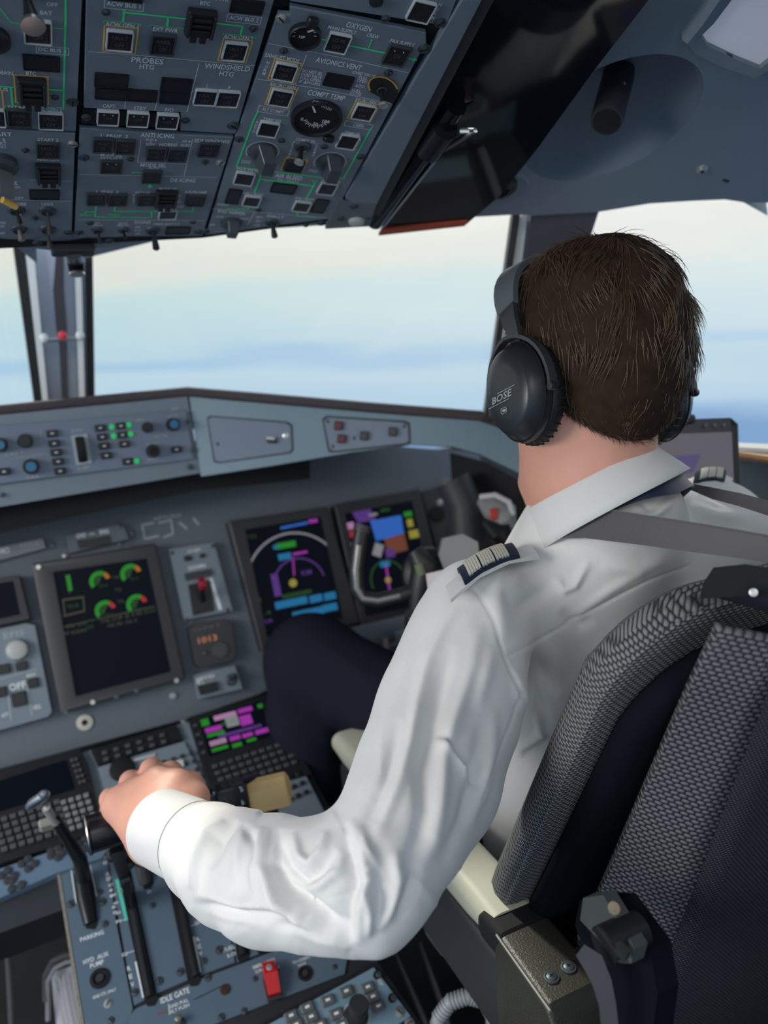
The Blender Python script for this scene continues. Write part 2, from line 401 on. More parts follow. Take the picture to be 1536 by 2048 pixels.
# square ceiling light at the upper right, tilted frame with white diffuser
t = thing('ceiling_light', 'square ceiling light with a grey frame and white diffuser', 'ceiling light', ceil(1480, 40))
oc = [(1362, 62), (1393, 20), (1436, -45), (1560, -60), (1640, 20), (1640, 60), (1503, 133), (1440, 112), (1380, 84)]
ic = [(1400, 50), (1425, 25), (1462, -25), (1555, -38), (1600, 10), (1600, 50), (1517, 117), (1470, 98), (1412, 70)]
dnv = -CN
outer = [ceil(*p) for p in oc]; innr = [ceil(*p) for p in ic]
mb = MB(); mb.loft([outer, [p + dnv * .010 for p in outer], [p.lerp(q, .25) + dnv * .016 for p, q in zip(outer, innr)], [p + dnv * .012 for p in innr], [p + dnv * .002 for p in innr]], cap=False)
part('light_frame', mb, mat('light_frame_paint', (.20, .24, .28), .5), t)
part('diffuser', MB().prism([p + dnv * .001 for p in innr], dnv, .006), mat('lamp_diffuser', (.62, .64, .72), .5, emit=(.8, .85, 1), estr=.16), t)
part('clip', MB().box(ceil(1455, 93) + dnv * .010, (.009, .003, .003), F2.to_3x3(), .0005), DARK2, t)

# ------------------------------------------------------------------ windows: sills, posts and panes
SEAL = mat('window_seal', (.012, .014, .016), .6)
POSTM = mat('post_lining', (.055, .052, .068), .8, noise=.1)
POSTW = mat('post_edge_pale', (.80, .83, .84), .35)
PILL = mat('pillar_lilac_grey', (.62, .68, .80), .6)
GLASS = bpy.data.materials.new('window_glass'); GLASS.use_nodes = True
gt = GLASS.node_tree; gt.nodes.clear()
go = gt.nodes.new('ShaderNodeOutputMaterial'); g1 = gt.nodes.new('ShaderNodeBsdfTransparent'); g2 = gt.nodes.new('ShaderNodeBsdfGlossy'); gm = gt.nodes.new('ShaderNodeMixShader')
g1.inputs[0].default_value = (.97, .985, .985, 1); g2.inputs['Roughness'].default_value = .03; gm.inputs[0].default_value = .02
gt.links.new(g1.outputs[0], gm.inputs[1]); gt.links.new(g2.outputs[0], gm.inputs[2]); gt.links.new(gm.outputs[0], go.inputs[0])
# corner points of the right front window
bl = at_y(188, 800, 1.42); br = at_y(968, 838, 1.06)
tl = wt[0]; trp = wt[2]
def pane(name, pts, th=.006):
    n = (pts[1] - pts[0]).cross(pts[2] - pts[0]).normalized(); o = part(name, MB().prism(pts, n, th), GLASS); o['kind'] = 'structure'; return o
pane('window_1', [tl, trp, br, bl])
sb = [at_x(1010, 860, .80), at_x(1250, 880, .93), at_x(1480, 905, 1.0), at_x(1600, 915, 1.02)]
postR = st[0]
pane('window_2', [st[0], st[2], st[4], ceil_xy(1.02, .42), Vector((1.02 + CAM.x, .42, .98)), sb[2], sb[0]])
# seals and posts as tapered bars with real depth
def bar(name, a, b, wa, wb, depth, m, side):
    t_ = (b - a).normalized(); s_ = Vector(side); s_ = (s_ - t_ * s_.dot(t_)).normalized(); n = t_.cross(s_)
    mb = MB(); mb.loft([[a - s_ * wa / 2 - n * depth / 2, a + s_ * wa / 2 - n * depth / 2, a + s_ * wa / 2 + n * depth / 2, a - s_ * wa / 2 + n * depth / 2],
                        [b - s_ * wb / 2 - n * depth / 2, b + s_ * wb / 2 - n * depth / 2, b + s_ * wb / 2 + n * depth / 2, b - s_ * wb / 2 + n * depth / 2]])
    return mb
top = lambda x, y=429, d=1.07: P(x, y, d)
def post_bar(name, xt0, xt1, yt, xb0, xb1, yb, dt, db, depth, m):
    a0, a1 = P(xt0, yt, dt), P(xt1, yt, dt); b0, b1 = P(xb0, yb, db), P(xb1, yb, db)
    n = ((a1 - a0).cross(b0 - a0)).normalized(); n = n if n.dot(fw) > 0 else -n
    return MB().prism([a0, a1, b1, b0], n, depth)
DP = 1.12
struct('trim_1', post_bar('x', 1027, 1042, 422, 968, 980, 845, DP, DP + .04, .03, SEAL), SEAL)
struct('trim_2', post_bar('x', 1044, 1066, 424, 985, 1003, 845, DP + .01, DP + .05, .02, POSTW), POSTW)
struct('trim_3', post_bar('x', 1064, 1202, 410, 1010, 1060, 845, DP - .02, DP + .03, .06, POSTM), POSTM)
# header of the side window: dark seal running along the glass
# centre pillar, with its seals, pale edges and dark centre strip
def py_(px, py, y): return at_y(px, py, y)
def pillar_bar(x0, x1, xb0, xb1, yt, yb, Y0, Y1, depth):
    a0, a1, b0, b1 = at_y(x0, yt, Y0), at_y(x1, yt, Y0), at_y(xb0, yb, Y1), at_y(xb1, yb, Y1)
    return MB().prism([a0, a1, b1, b0], (0, 1, 0), depth)
struct('trim_4', pillar_bar(40, 182, 82, 188, 470, 812, 1.36, 1.42, .05), PILL)
struct('trim_5', pillar_bar(24, 46, 70, 84, 470, 812, 1.35, 1.40, .06), SEAL)
struct('trim_6', pillar_bar(170, 185, 177, 190, 470, 812, 1.35, 1.40, .06), SEAL)
struct('trim_7', pillar_bar(47, 64, 86, 97, 470, 812, 1.345, 1.395, .02), POSTW)
struct('trim_8', pillar_bar(150, 162, 160, 170, 520, 812, 1.345, 1.395, .02), POSTW)
mb = MB(); q = [(112, 505, 128, 505), (106, 580, 128, 580), (112, 655, 134, 655), (118, 690, 134, 690), (125, 812, 137, 812)]
ringsL = [[at_y(a, b, 1.345 + (b - 505) * .00018), at_y(c, d, 1.345 + (b - 505) * .00018), at_y(c, d, 1.36 + (b - 505) * .00018), at_y(a, b, 1.36 + (b - 505) * .00018)] for a, b, c, d in q]
mb.loft(ringsL); struct('trim_9', mb, POSTM)
# left front window pane beyond the pillar
pane('window_3', [at_y(30, 480, 1.38), at_y(-420, 500, 1.1), at_y(-420, 860, 1.25), at_y(72, 810, 1.42)])
# eye-position sight: a small bar with three balls on the pillar
t = thing('eye_position_sight', 'small bracket with a red ball between two white balls on the centre pillar', 'sight', at_y(125, 672, 1.33))
part('bracket', MB().tube([at_y(84, 680, 1.33), at_y(165, 676, 1.33)], .0035, 8), STEEL, t)
for px, py, m_, l in ((88, 676, POSTW, 'white ball'), (125, 671, mat('red_ball', (.75, .06, .08), .4), 'red ball'), (160, 671, POSTW, 'white ball')):
    part('ball', MB().lathe([(.001, -.007), (.005, -.005), (.007, 0), (.005, .005), (.001, .007)], Matrix.Translation(at_y(px, py, 1.322)), 14), m_, t, label=l)
# side wall below the side window, and the floor
SIDE = mat('side_wall_lining', (.10, .13, .16), .7)
mb = MB(); s0 = [p.copy() for p in sb]
mb.loft([[p for p in sb] + [Vector((.95, -.3, 1.0))], [p + Vector((.07, 0, -.02)) for p in sb] + [Vector((1.02, -.3, .98))], [Vector((p.x + .10, p.y, 0)) for p in sb] + [Vector((1.08, -.3, 0))]], closed=False, cap=False)
o = struct('wall_right', mb, SIDE); sm = o.modifiers.new('t', 'SOLIDIFY'); sm.thickness = .015
# solid lining behind the side window and the bulkhead behind the right seat, both unseen, put in to block light from the rear right
struct('wall_right', MB().box((.98, -.30, 1.30), (.04, 1.0, 1.0)), SIDE)
struct('wall_back', MB().box((.62, -.60, 1.0), (.80, .04, 2.0)), SIDE)
struct('trim_10', MB().tube([sb[0] + Vector((0, 0, .004)), sb[1] + Vector((0, 0, .004)), sb[2] + Vector((0, 0, .004)), sb[3]], .009, 10), mat('sill_pale', (.5, .52, .5), .5))
struct('floor', MB().box((0.1, .6, -.02), (2.4, 2.6, .04)), mat('floor_mat', (.02, .022, .025), .9))
struct('wall_front', MB().prism([Vector((-1.1, 1.50, 0)), Vector((1.1, 1.50, 0)), Vector((1.1, 1.5, .95)), Vector((-1.1, 1.5, .95))], (0, 1, 0), .02), DARK2)
# ================================================================== fittings used on every panel (part of a panel, with sub-parts)
def rnd(x, q=.0005): return max(q, round(x / q) * q)
def size(fr, px, py, w, h):
    a, b = fr.scale(px, py); return rnd(w * a), rnd(h * b)
LEGEND = mat('legend_print', (.075, .075, .082), .6)
EDGEW = mat('button_edge_pale', (.55, .57, .58), .45)
EDGED = mat('button_edge_dark', (.05, .056, .064), .45)
def push_button(fr, par, px, py, w, h, white=True, lines=('FAULT', 'OFF'), dots=False, deep=.0022):
    w_, h_ = size(fr, px, py, w, h); M_ = fr.mat(px, py)
    b = part('push_button', shared(('push_button', w_, h_), lambda: plate(w_ - .0012, h_ - .0012, .001, -.002, deep), LENS), None, par, M_)
    part('button_rim', shared(('button_rim', w_, h_, white), lambda: frame_ring(w_, h_, .0009 if white else .0013, .0012, -.001, deep + .0010), EDGEW if white else EDGED), None, b, M_)
    key = ('button_legend', w_, h_, lines, dots)
    if key not in CACHE:
        mb = MB(); z = deep + .0002
        for i, s in enumerate(lines):
            vs, fs = text_mesh(s); y0 = (.17 if i == 0 else -.20) * h_ if len(lines) > 1 else 0; sw = w_ * .11 * len(s) + .001; sh = h_ * .2
            mb.add([(x * sw, y * sh + y0, z) for x, y in vs], fs)
            if i == 1:
                fw_, fh = w_ * .62, h_ * .32
                for (x0, y0_, x1, y1) in ((-1, -1, 1, -.93), (-1, .93, 1, 1), (-1, -1, -.96, 1), (.96, -1, 1, 1)):
                    mb.add([(x0 * fw_ / 2, y0 + y0_ * fh / 2, z), (x1 * fw_ / 2, y0 + y0_ * fh / 2, z), (x1 * fw_ / 2, y0 + y1 * fh / 2, z), (x0 * fw_ / 2, y0 + y1 * fh / 2, z)], [(0, 1, 2, 3)])
        me = mb.mesh('button_legend', 0, False); me.materials.append(LEGEND); CACHE[key] = me
    if lines: part('button_legend', CACHE[key], None, b, M_)
    if dots:
        for sx in (-1, 1):
            part('pilot_dot', shared(('pilot_dot',), lambda: MB().lathe([(.0007, 0), (.0006, .0004)], None, 8), EDGEW), None, b, M_ @ Matrix.Translation((sx * w_ * .2, h_ * .24, deep)))
    return b
def indicator(fr, par, px, py, w, h, rot=0):
    w_, h_ = size(fr, px, py, w, h); M_ = fr.mat(px, py, 0, rot)
    b = part('indicator_light', shared(('indicator_light', w_, h_), lambda: frame_ring(w_, h_, .0008, .0010, -.001, .0016), BLACK), None, par, M_)
    part('lens', shared(('lens', w_, h_), lambda: plate(w_ - .0014, h_ - .0014, .0006, -.001, .0010), LENS), None, b, M_)
def guard(fr, par, px, py, w, h, tabs=True):
    w_, h_ = size(fr, px, py, w, h); M_ = fr.mat(px, py)
    def body():
        mb = MB(); mb.box((0, 0, .003), (w_, h_, .006), None, .0010)
        for k in (-.22, 0, .22): mb.box((0, k * h_ + h_ * .05, .0068), (w_ * .66, h_ * .10, .0022), None, .0004)
        mb.box((-w_ * .42, 0, .006), (w_ * .10, h_ * .9, .005), None, .0006); mb.box((w_ * .42, 0, .006), (w_ * .10, h_ * .9, .005), None, .0006)
        return mb
    b = part('guarded_switch', shared(('guarded_switch', w_, h_), body, DARK), None, par, M_)
    if tabs:
        for sx in (-1, 1):
            part('guard_tab', shared(('guard_tab', w_, h_), lambda: MB().box((0, 0, .0045), (w_ * .24, h_ * .34, .0025), None, .0005), DARK), None, b, M_ @ Matrix.Translation((sx * w_ * .17, -h_ * .58, 0)))
def screw(fr, par, px, py, r, bright=False, rot=None):
    a = fr.scale(px, py)[0]; r_ = rnd(r * a, .0004); rot = random.uniform(0, 3) if rot is None else rot
    M_ = fr.mat(px, py, 0, rot)
    s_ = part('screw', shared(('screw', r_, bright), lambda: MB().lathe([(r_ * 1.12, 0), (r_ * 1.1, .0006), (r_ * .86, .0008), (r_ * .84, .0002), (r_ * .8, .0014), (r_ * .5, .0018), (.0001, .0018)], None, 18, cap=False), BSCREW if bright else SCREWM), None, par, M_)
    part('screw_slot', shared(('screw_slot', r_), lambda: MB().box((0, 0, .0017), (r_ * 1.5, r_ * .26, .0007)), BLACK), None, s_, M_)
def toggle(fr, par, px, py, rb, tx, ty, reach, r=.0028, m=None, tip=None, flat=1., neck=.5):
    """collar at a pixel, bat lever whose tip stands `reach` off the panel over the pixel (tx, ty)"""
    a = fr.scale(px, py)[0]; rb_ = rb * a; M_ = fr.mat(px, py); m = m or DARK
    b = part('toggle_switch', MB().lathe([(rb_, 0), (rb_ * .96, .0016), (rb_ * .7, .0026), (rb_ * .62, .0012), (.0008, .0012)], None, 20, cap=False), SCREWM, par, M_)
    p0 = fr.pt(px, py); p1 = fr.shifted(reach).pt(tx, ty)
    d = (p1 - p0)
    part('toggle_lever', MB().tube([p0, p0 + d * .25, p0 + d * .7, p0 + d * .93, p1], [r * neck, r * neck * 1.1, r * .9, r, r * .6], 12, up=fr.u, flat=flat), m, b)
    if tip is not None: part('lever_tip', MB().lathe([(r * 1.5, -.001), (r * 1.5, .0015), (r * .7, .0018)], Matrix.Translation(p1) @ d.to_track_quat('Z', 'Y').to_matrix().to_4x4(), 16), tip, b)
    return b
def slab(name, fr, pts, m, par, back=.004, front=0.):
    """a panel plate: outline in pixels on the frame, `back` deep"""
    q = [fr.pt(*p, front) for p in pts]
    mb = MB(); k = len(q); c = sum(q, Vector()) / k
    ring0 = [p - fr.n * back for p in q]; ring1 = [p - fr.n * .0008 for p in q]; ring2 = [p + (c - p).normalized() * .0008 for p in q]
    mb.loft([ring0, ring1, ring2]); return part(name, mb, m, par)
def shape(fr, pts, h0, h1):
    return MB().prism([fr.pt(*p, 0) + fr.n * h0 for p in pts], fr.n, h1 - h0)

# ================================================================== overhead panel
OM = Frame(rel(0, .825, .213), (1, 0, 0), (0, -.936, .352))
p_ = OM.pt(474, 264); b_ = R(6.3)
OR = Frame(p_, (math.cos(b_), -.352 * math.sin(b_), -.936 * math.sin(b_)), (0, -.936, .352))
# ---- the housing behind the modules
hous = thing('overhead_housing', 'blue grey housing of the overhead panel with its slanted front lip', 'panel housing', OM.pt(300, 300, -.03))
fz = OM.shifted(-.006)
A1 = [fz.pt(-160, -40), fz.pt(560, -40), fz.pt(405, 476), fz.pt(-60, 500)]
part('backing_plate', MB().prism(A1, -OM.n, .03), BLACK, hous)
fzr = OR.shifted(-.006)
B1 = [fzr.pt(560, -40), fzr.pt(945, -40), fzr.pt(915, 0), fzr.pt(668, 440), fzr.pt(405, 476)]
part('backing_plate', MB().prism(B1, -OR.n, .03), BLACK, hous)
# right side rail, and the folded lip that ends the housing in front
rail = [OR.pt(x, y, .001) for x, y in ((923, 0), (968, -40), (1000, -40), (960, 0), (744, 440), (684, 396))]
part('side_rail', MB().prism([OR.pt(*p, .003) for p in ((925, -6), (962, -6), (742, 424), (690, 392))], -OR.n, .05), PANEL, hous)
part('side_rail_edge', MB().prism([OR.pt(*p, .001) for p in ((960, -6), (990, -6), (758, 432), (742, 424))], -OR.n, .06), DARK2, hous)
lipY = [(-220, 470, 500), (0, 478, 506), (60, 478, 511), (140, 476, 520), (235, 474, 506), (300, 473, 497), (400, 469, 484), (500, 459, 474)]
rings = []
for x, y0, y1 in lipY:
    a = OM.pt(x, y0 - 2, -.004); b = OM.pt(x, y1, -.010); rings.append([a, b, b - OM.n * .02 + Vector((0, .02, 0)), a - OM.n * .03])
part('front_lip', MB().loft(rings), PANEL2, hous)
rings = []
for x, y0, y1 in ((408, 468, 486), (480, 461, 477), (560, 452, 467), (640, 444, 457), (700, 440, 452), (755, 424, 441)):
    a = OR.pt(x, y0 - 4, -.004); b = OR.pt(x, y1, -.008); rings.append([a, b, b - OR.n * .02 + Vector((0, .02, 0)), a - OR.n * .03])
part('front_lip', MB().loft(rings), PANEL2, hous)
part('corner_bracket', shape(OR, [(676, 398), (752, 402), (738, 447), (650, 452)], .0, .004), mat('bracket_grey', (.13, .15, .17), .5), hous)
for x, y, r in ((708, 413, 8), (682, 437, 7), (737, 436, 5)): screw(OR.shifted(.004), hous, x, y, r)
part('bracket_cap', MB().lathe([(.009, 0), (.008, .004), (.004, .006), (.0005, .006)], OR.mat(712, 436, .004), 16, sx=1.2), mat('cap_ivory', (.45, .45, .43), .5), hous)

# ---- module 1: left upper (direct current buses)
t = thing('overhead_module', 'overhead panel module at the left edge with DC BUS 2 and DC GEN 2 marks', 'control panel', OM.pt(70, 130), 'overhead panel modules')
slab('face_plate', OM, [(-150, -30), (166, -30), (152, 263), (-140, 247)], PANEL, t)
pr = Print(OM)
for a in ([(131, -20), (131, 30), (126.5, 217)], [(0, 172), (30, 174)], [(96, 178), (127, 180)]): pr.line(a, 4.4, GREEN)
pr.line([(22, 176), (25, 211)], 4.4, GREEN); pr.line([(0, 16), (22, 44), (44, 47)], 2, GREEN); pr.line([(105, 54), (129, 57)], 2, GREEN)
pr.line([(10, 214), (11, 210), (62, 212), (63, 216)], 1.6, GREEN); pr.line([(72, 217), (73, 213), (127, 214), (127, 219)], 1.6, GREEN)
pr.text('OFF', 104, 8, 22, 8); pr.text('BAT', 92, 25, 24, 8); pr.text('DC BUS 2', 105, 99.5, 56, 7.5); pr.rect(105, 100, 64, 14)
pr.text('MAIN', 12, 145, 28, 7.5); pr.text('BTC', 62, 146, 20, 7.5); pr.text('BUS', 4, 178, 24, 7); pr.text('EXT PWR', 38, 215, 44, 7); pr.text('DC GEN 2', 100, 218.5, 48, 7.5)
pr.rect(63, 179, 66, 55, 3, AMBER); pr.rect(-18, 203, 48, 48, 3, AMBER); pr.done(t)
push_button(OM, t, 75, 61, 56, 46); push_button(OM, t, 38, 233, 50, 34, False, ('AVAIL', 'ON')); push_button(OM, t, 101, 239, 50, 33); push_button(OM, t, -10, 233, 40, 34)
indicator(OM, t, 83, 125, 74, 30); guard(OM, t, 63, 177, 56, 48)
part('dial_edge', MB().lathe([(.014, 0), (.014, .004), (.011, .006), (.0005, .006)], OM.mat(-18, 75), 28), DARK, t)
tg = toggle(OM, t, 52, -12, 16, 66, 50, .028, .0058, DARK, STEEL)
screw(OM, t, 110, 194, 8); screw(OM, t, 145, 204, 11)

# ---- module 2: left lower (engine start)
t = thing('overhead_module', 'overhead panel module at the left edge with START 2, MAN IGN and LOGO marks', 'control panel', OM.pt(70, 380), 'overhead panel modules')
slab('face_plate', OM, [(-140, 251), (151, 268), (143, 474), (-110, 474)], PANEL, t)
pr = Print(OM)
pr.text('START', -2, 267, 52, 8); pr.text('&', 8, 279, 6, 6); pr.text('START', -4, 286, 34, 6); pr.text('ABORT', -4, 293, 34, 6)
pr.text('START 2', 96, 279, 42, 6.5); pr.text('MAN IGN', 96, 318, 42, 6.5); pr.text('BRAKE', 14, 365, 42, 7); pr.text('ON', 35, 374, 11, 5); pr.text('OFF', 38, 395.5, 18, 5)
pr.text('STROBE', 32, 407.5, 42, 6); pr.text('LOGO', 95, 407.5, 23, 6); pr.text('ND', 6, 445, 12, 5); pr.text('ON', 3, 452, 10, 5); pr.text('OFF', 3, 466, 15, 5)
pr.line([(60, 359), (143, 362)], 1.2); pr.line([(22, 399), (142, 402)], 1.2); pr.done(t)
push_button(OM, t, 96, 298, 48, 30, False, ('FAULT', 'ON')); guard(OM, t, 96, 342, 50, 34); indicator(OM, t, 89, 388, 60, 19)
k = part('rotary_knob', MB().lathe([(.016, 0), (.016, .006), (.013, .009), (.001, .009)], OM.mat(0, 325), 28), KNOB, t)
part('knob_bar', MB().prism([OM.pt(-8, 318, .008), OM.pt(22, 330, .008), OM.shifted(.022).pt(22, 372), OM.shifted(.022).pt(2, 368)], OM.n, .010), mat('knob_bar_grey', (.16, .165, .17), .4), k)
part('striped_sleeve', MB().tube([OM.pt(2, 385, .008), OM.pt(30, 396, .010)], .0035, 10), AMBER, t, label='black and yellow striped sleeve')
RIB = mat('ribbed_brown', (.06, .045, .038), .5)
toggle(OM, t, 33, 421, 19, 41, 448, .014, .0048, DARK, None, .55); toggle(OM, t, 38, 459, 18, 44, 482, .012, .0062, mat('lever_pewter', (.22, .20, .18), .4), None, .6)
toggle(OM, t, 95, 422, 19, 99, 468, .016, .0050, RIB, None, .5); toggle(OM, t, 95, 459, 18, 100, 496, .012, .0050, RIB, None, .5)
for x, y, r, b in ((51, 300, 7, 0), (145, 288, 10, 1), (70, 436, 7, 0), (137, 465, 9, 0), (158, 465, 9, 0), (75, 485, 9, 0)): screw(OM, t, x, y, r, bool(b))

# ---- module 3: middle upper (alternating current, probes, windshield heating)
t = thing('overhead_module', 'overhead panel module with ACW BUS 1, PROBES HTG and WINDSHIELD HTG marks', 'control panel', OM.pt(320, 130), 'overhead panel modules')
slab('face_plate', OM, [(173, -30), (557, -30), (471, 268), (361, 262), (362, 225), (168, 216)], PANEL, t)
pr = Print(OM)
pr.text('ACW BUS 1', 247, 9, 68, 9); pr.rect(248, 10, 78, 17); pr.text('BTC', 410, 6, 20, 8); pr.text('EXT PWR', 433, -4, 50, 9)
for a in ([(248, 19), (246, 43)], [(251, 24), (372, 37)], [(336, 34), (334, 52)], [(428, 45), (485, 52), (481, 68)]): pr.line(a, 4.4, GREEN)
pr.line([(207, 44), (208, 40), (281, 47), (281, 51)], 1.4, GREEN); pr.line([(297, 52), (298, 49), (366, 56), (366, 59)], 1.4, GREEN); pr.line([(446, 69), (447, 66), (511, 73), (511, 77)], 1.4, GREEN)
pr.text('ACW GEN 1', 244, 49.5, 66, 8.5); pr.text('EXT PWR', 331, 59, 50, 8); pr.text('ACW GEN 2', 477, 74.5, 60, 8); pr.text('ACW BUS 2', 488, 37, 60, 8); pr.rect(488, 38, 69, 15)
pr.rect(240.5, 78.5, 66, 51, 3, AMBER); pr.rect(470, 100.5, 58, 45, 3, AMBER)
pr.line([(177, 102), (300, 112), (508, 131)], 1.3); pr.text('PROBES', 295, 120.5, 64, 11); pr.text('HTG', 293.5, 133, 29, 9.5)
pr.text('WINDSHIELD', 455, 134, 92, 10); pr.text('HTG', 453, 147, 29, 9.5); pr.line([(398, 126), (374, 223)], 1.3)
pr.line([(251, 200), (249, 216)], 1.3); pr.line([(313, 206), (310, 220)], 1.3); pr.text('L', 415, 171, 4, 6); pr.text('R', 459, 174, 5, 6)
pr.text('CAPT', 218, 211.5, 26, 7); pr.text('STBY', 280, 215.5, 25, 7); pr.text('F/O', 339, 219, 17, 7); pr.done(t)
push_button(OM, t, 238.5, 78, 53, 40); push_button(OM, t, 325, 86, 50, 40, False, ('AVAIL', 'ON')); push_button(OM, t, 469, 100, 47, 35)
guard(OM, t, 400, 40, 58, 50); indicator(OM, t, 250, -8, 72, 18); indicator(OM, t, 494, 12, 68, 27)
for a in ((223, 160, 68, 28), (222, 187, 64, 22), (284, 190, 60, 23), (352, 171, 62, 30), (349, 196, 60, 20)): indicator(OM, t, *a)
push_button(OM, t, 410, 192, 45, 30); push_button(OM, t, 455, 195, 45, 30)
for x, y, r in ((212, 24, 9), (507, 57, 8), (466, 251, 11), (172, 234, 9), (371, 241, 8)): screw(OM, t, x, y, r)
# ---- recessed row of three probe-heating buttons
t2 = thing('overhead_button_strip', 'recessed black strip with CAPT, STBY and F/O probe heating buttons', 'control panel', OM.pt(265, 238))
part('strip_plate', shape(OM, [(166, 221), (361, 230), (360, 258), (163, 250)], -.003, -.001), BLACK, t2)
for x, y in ((215.5, 233), (275, 236), (334, 240)): push_button(OM, t2, x, y, 44, 28, True, ('OFF',), True)

# ---- module 4: middle lower (ice protection, signs)
t = thing('overhead_module', 'overhead panel module with ANTI ICING, DE ICING and SIGNS marks', 'control panel', OM.pt(290, 360), 'overhead panel modules')
slab('face_plate', OM, [(160, 257), (358, 270), (467, 275), (405, 472), (149, 474)], PANEL, t)
pr = Print(OM)
pr.text('1  PROP  2', 229, 271, 55, 6); pr.text('ANTI ICING', 315, 270.5, 68, 8.5); pr.text('RUD &', 303, 279, 22, 4.5); pr.text('&', 301, 284, 4, 3.5); pr.text('ELEV', 301, 288, 18, 5)
pr.text('HORNS', 337, 289, 36, 6.5); pr.text('AS &', 373, 282, 18, 4.5); pr.text('ELEV', 371, 290, 18, 5); pr.text('SIDE WINDOWS', 424, 281.5, 71, 7)
pr.line([(282, 278), (275, 324), (373, 327)], 1.2); pr.line([(385, 278), (368, 351)], 1.2)
pr.text('MODE SEL', 223, 309.5, 44, 6); pr.text('SAT<-10°C', 223, 316, 44, 6); pr.text('MODE SEL', 307, 330, 52, 6.5); pr.text('AUTO', 307, 335.5, 21, 4)
pr.arrow(284, 344.5, 268, 344, 2.6, GREEN); pr.arrow(300.5, 364, 299.5, 371, 4, GREEN); pr.line([(159, 348), (298, 351), (433, 354)], 1.2); pr.text('DE ICING', 366, 360, 50, 7.5)
pr.text('1  ENG  2', 215, 382.5, 45, 5.5); pr.text('SAT<-20', 285, 384, 30, 4); pr.text('MODE SEL', 337, 377.5, 38, 5); pr.text('AIRFRAME', 391, 384, 46, 5.5)
pr.vert('MAN', 358.5, 391, -.6, 6, 5, 4.5); pr.vert('FAST', 268, 390, -.4, 5, 4.5, 4)
for a in ([(192, 411), (190, 433), (303, 434.5), (303, 422), (325, 422)], [(190, 423), (171, 423), (170, 426)], [(230, 411), (229, 422), (290, 422), (302, 422)], [(355, 422), (385, 422), (387, 411)]): pr.line(a, 3, GREEN)
pr.text('"ENG1"', 172, 429, 30, 4, GREEN); pr.text('"ENG2"', 228, 429, 28, 4, GREEN); pr.text('AUTO  OFF', 347, 413, 40, 3.5)
pr.line([(157, 438.5), (409, 440.5)], 1.2); pr.text('SIGNS', 285, 444, 33, 5.5); pr.text('NO', 194, 446, 10, 3.5); pr.text('SMKG', 194, 450, 22, 3.5); pr.text('SEAT', 246, 446, 18, 3.5); pr.text('BELTS', 246, 450, 22, 3.5); pr.text('EMER EXIT LT', 333, 447.5, 52, 4)
for i, s in enumerate(('ON', 'AUTO', 'OFF')): pr.text(s, 275, 453.5 + i * 7, 10 + 3 * (i == 1), 3.5)
pr.done(t)
for x, y, w, h in ((205, 288, 41, 28), (250, 291, 41, 28), (312, 305, 39, 26), (354, 307, 39, 26), (417, 297, 43, 27), (192, 396, 39, 23), (235, 397, 39, 23), (293, 397, 38, 22), (391, 398, 38, 22)): push_button(OM, t, x, y, w, h, False, ('FAULT', 'ON'))
push_button(OM, t, 222, 331, 44, 26, False, ('ON',), True); push_button(OM, t, 303, 351, 40, 24, False, ()); push_button(OM, t, 335, 427, 36, 17, True, ())
guard(OM, t, 331, 393, 44, 30)
toggle(OM, t, 195, 460, 12, 201, 488, .012, .0024, DARK); toggle(OM, t, 247, 460, 12, 251, 477, .012, .0024, DARK); toggle(OM, t, 306, 461, 16, 313, 500, .016, .0044, DARK)
indicator(OM, t, 356, 460, 48, 14)
for x, y, r, b in ((168, 315, 10, 0), (261, 318, 7, 0), (410, 324, 7, 0), (441, 325, 9, 1), (180, 446, 7, 0), (385, 444, 6, 0), (398, 464, 9, 0), (412, 463, 8, 0), (219, 482, 8, 0)): screw(OM, t, x, y, r, bool(b))

# ---- module 5: right, the small strip at the top
t = thing('overhead_module', 'narrow overhead panel strip above OXYGEN, with one white-framed button', 'control panel', OR.pt(720, 15), 'overhead panel modules')
slab('face_plate', OR, [(573, -30), (925, -30), (893, 52), (580, 2)], PANEL, t)
pr = Print(OR); pr.vert('NORM', 880, 9, -4.8, 8.6, 6.5, 6.5); pr.done(t)
push_button(OR, t, 842, 20, 49, 40, True, ()); part('dial_edge', MB().lathe([(.006, 0), (.006, .003), (.0045, .004), (.0005, .004)], OR.mat(752, -2), 20), DARK, t)
for x, y, r in ((771, 37, 8), (880, 45, 11)): screw(OR, t, x, y, r)

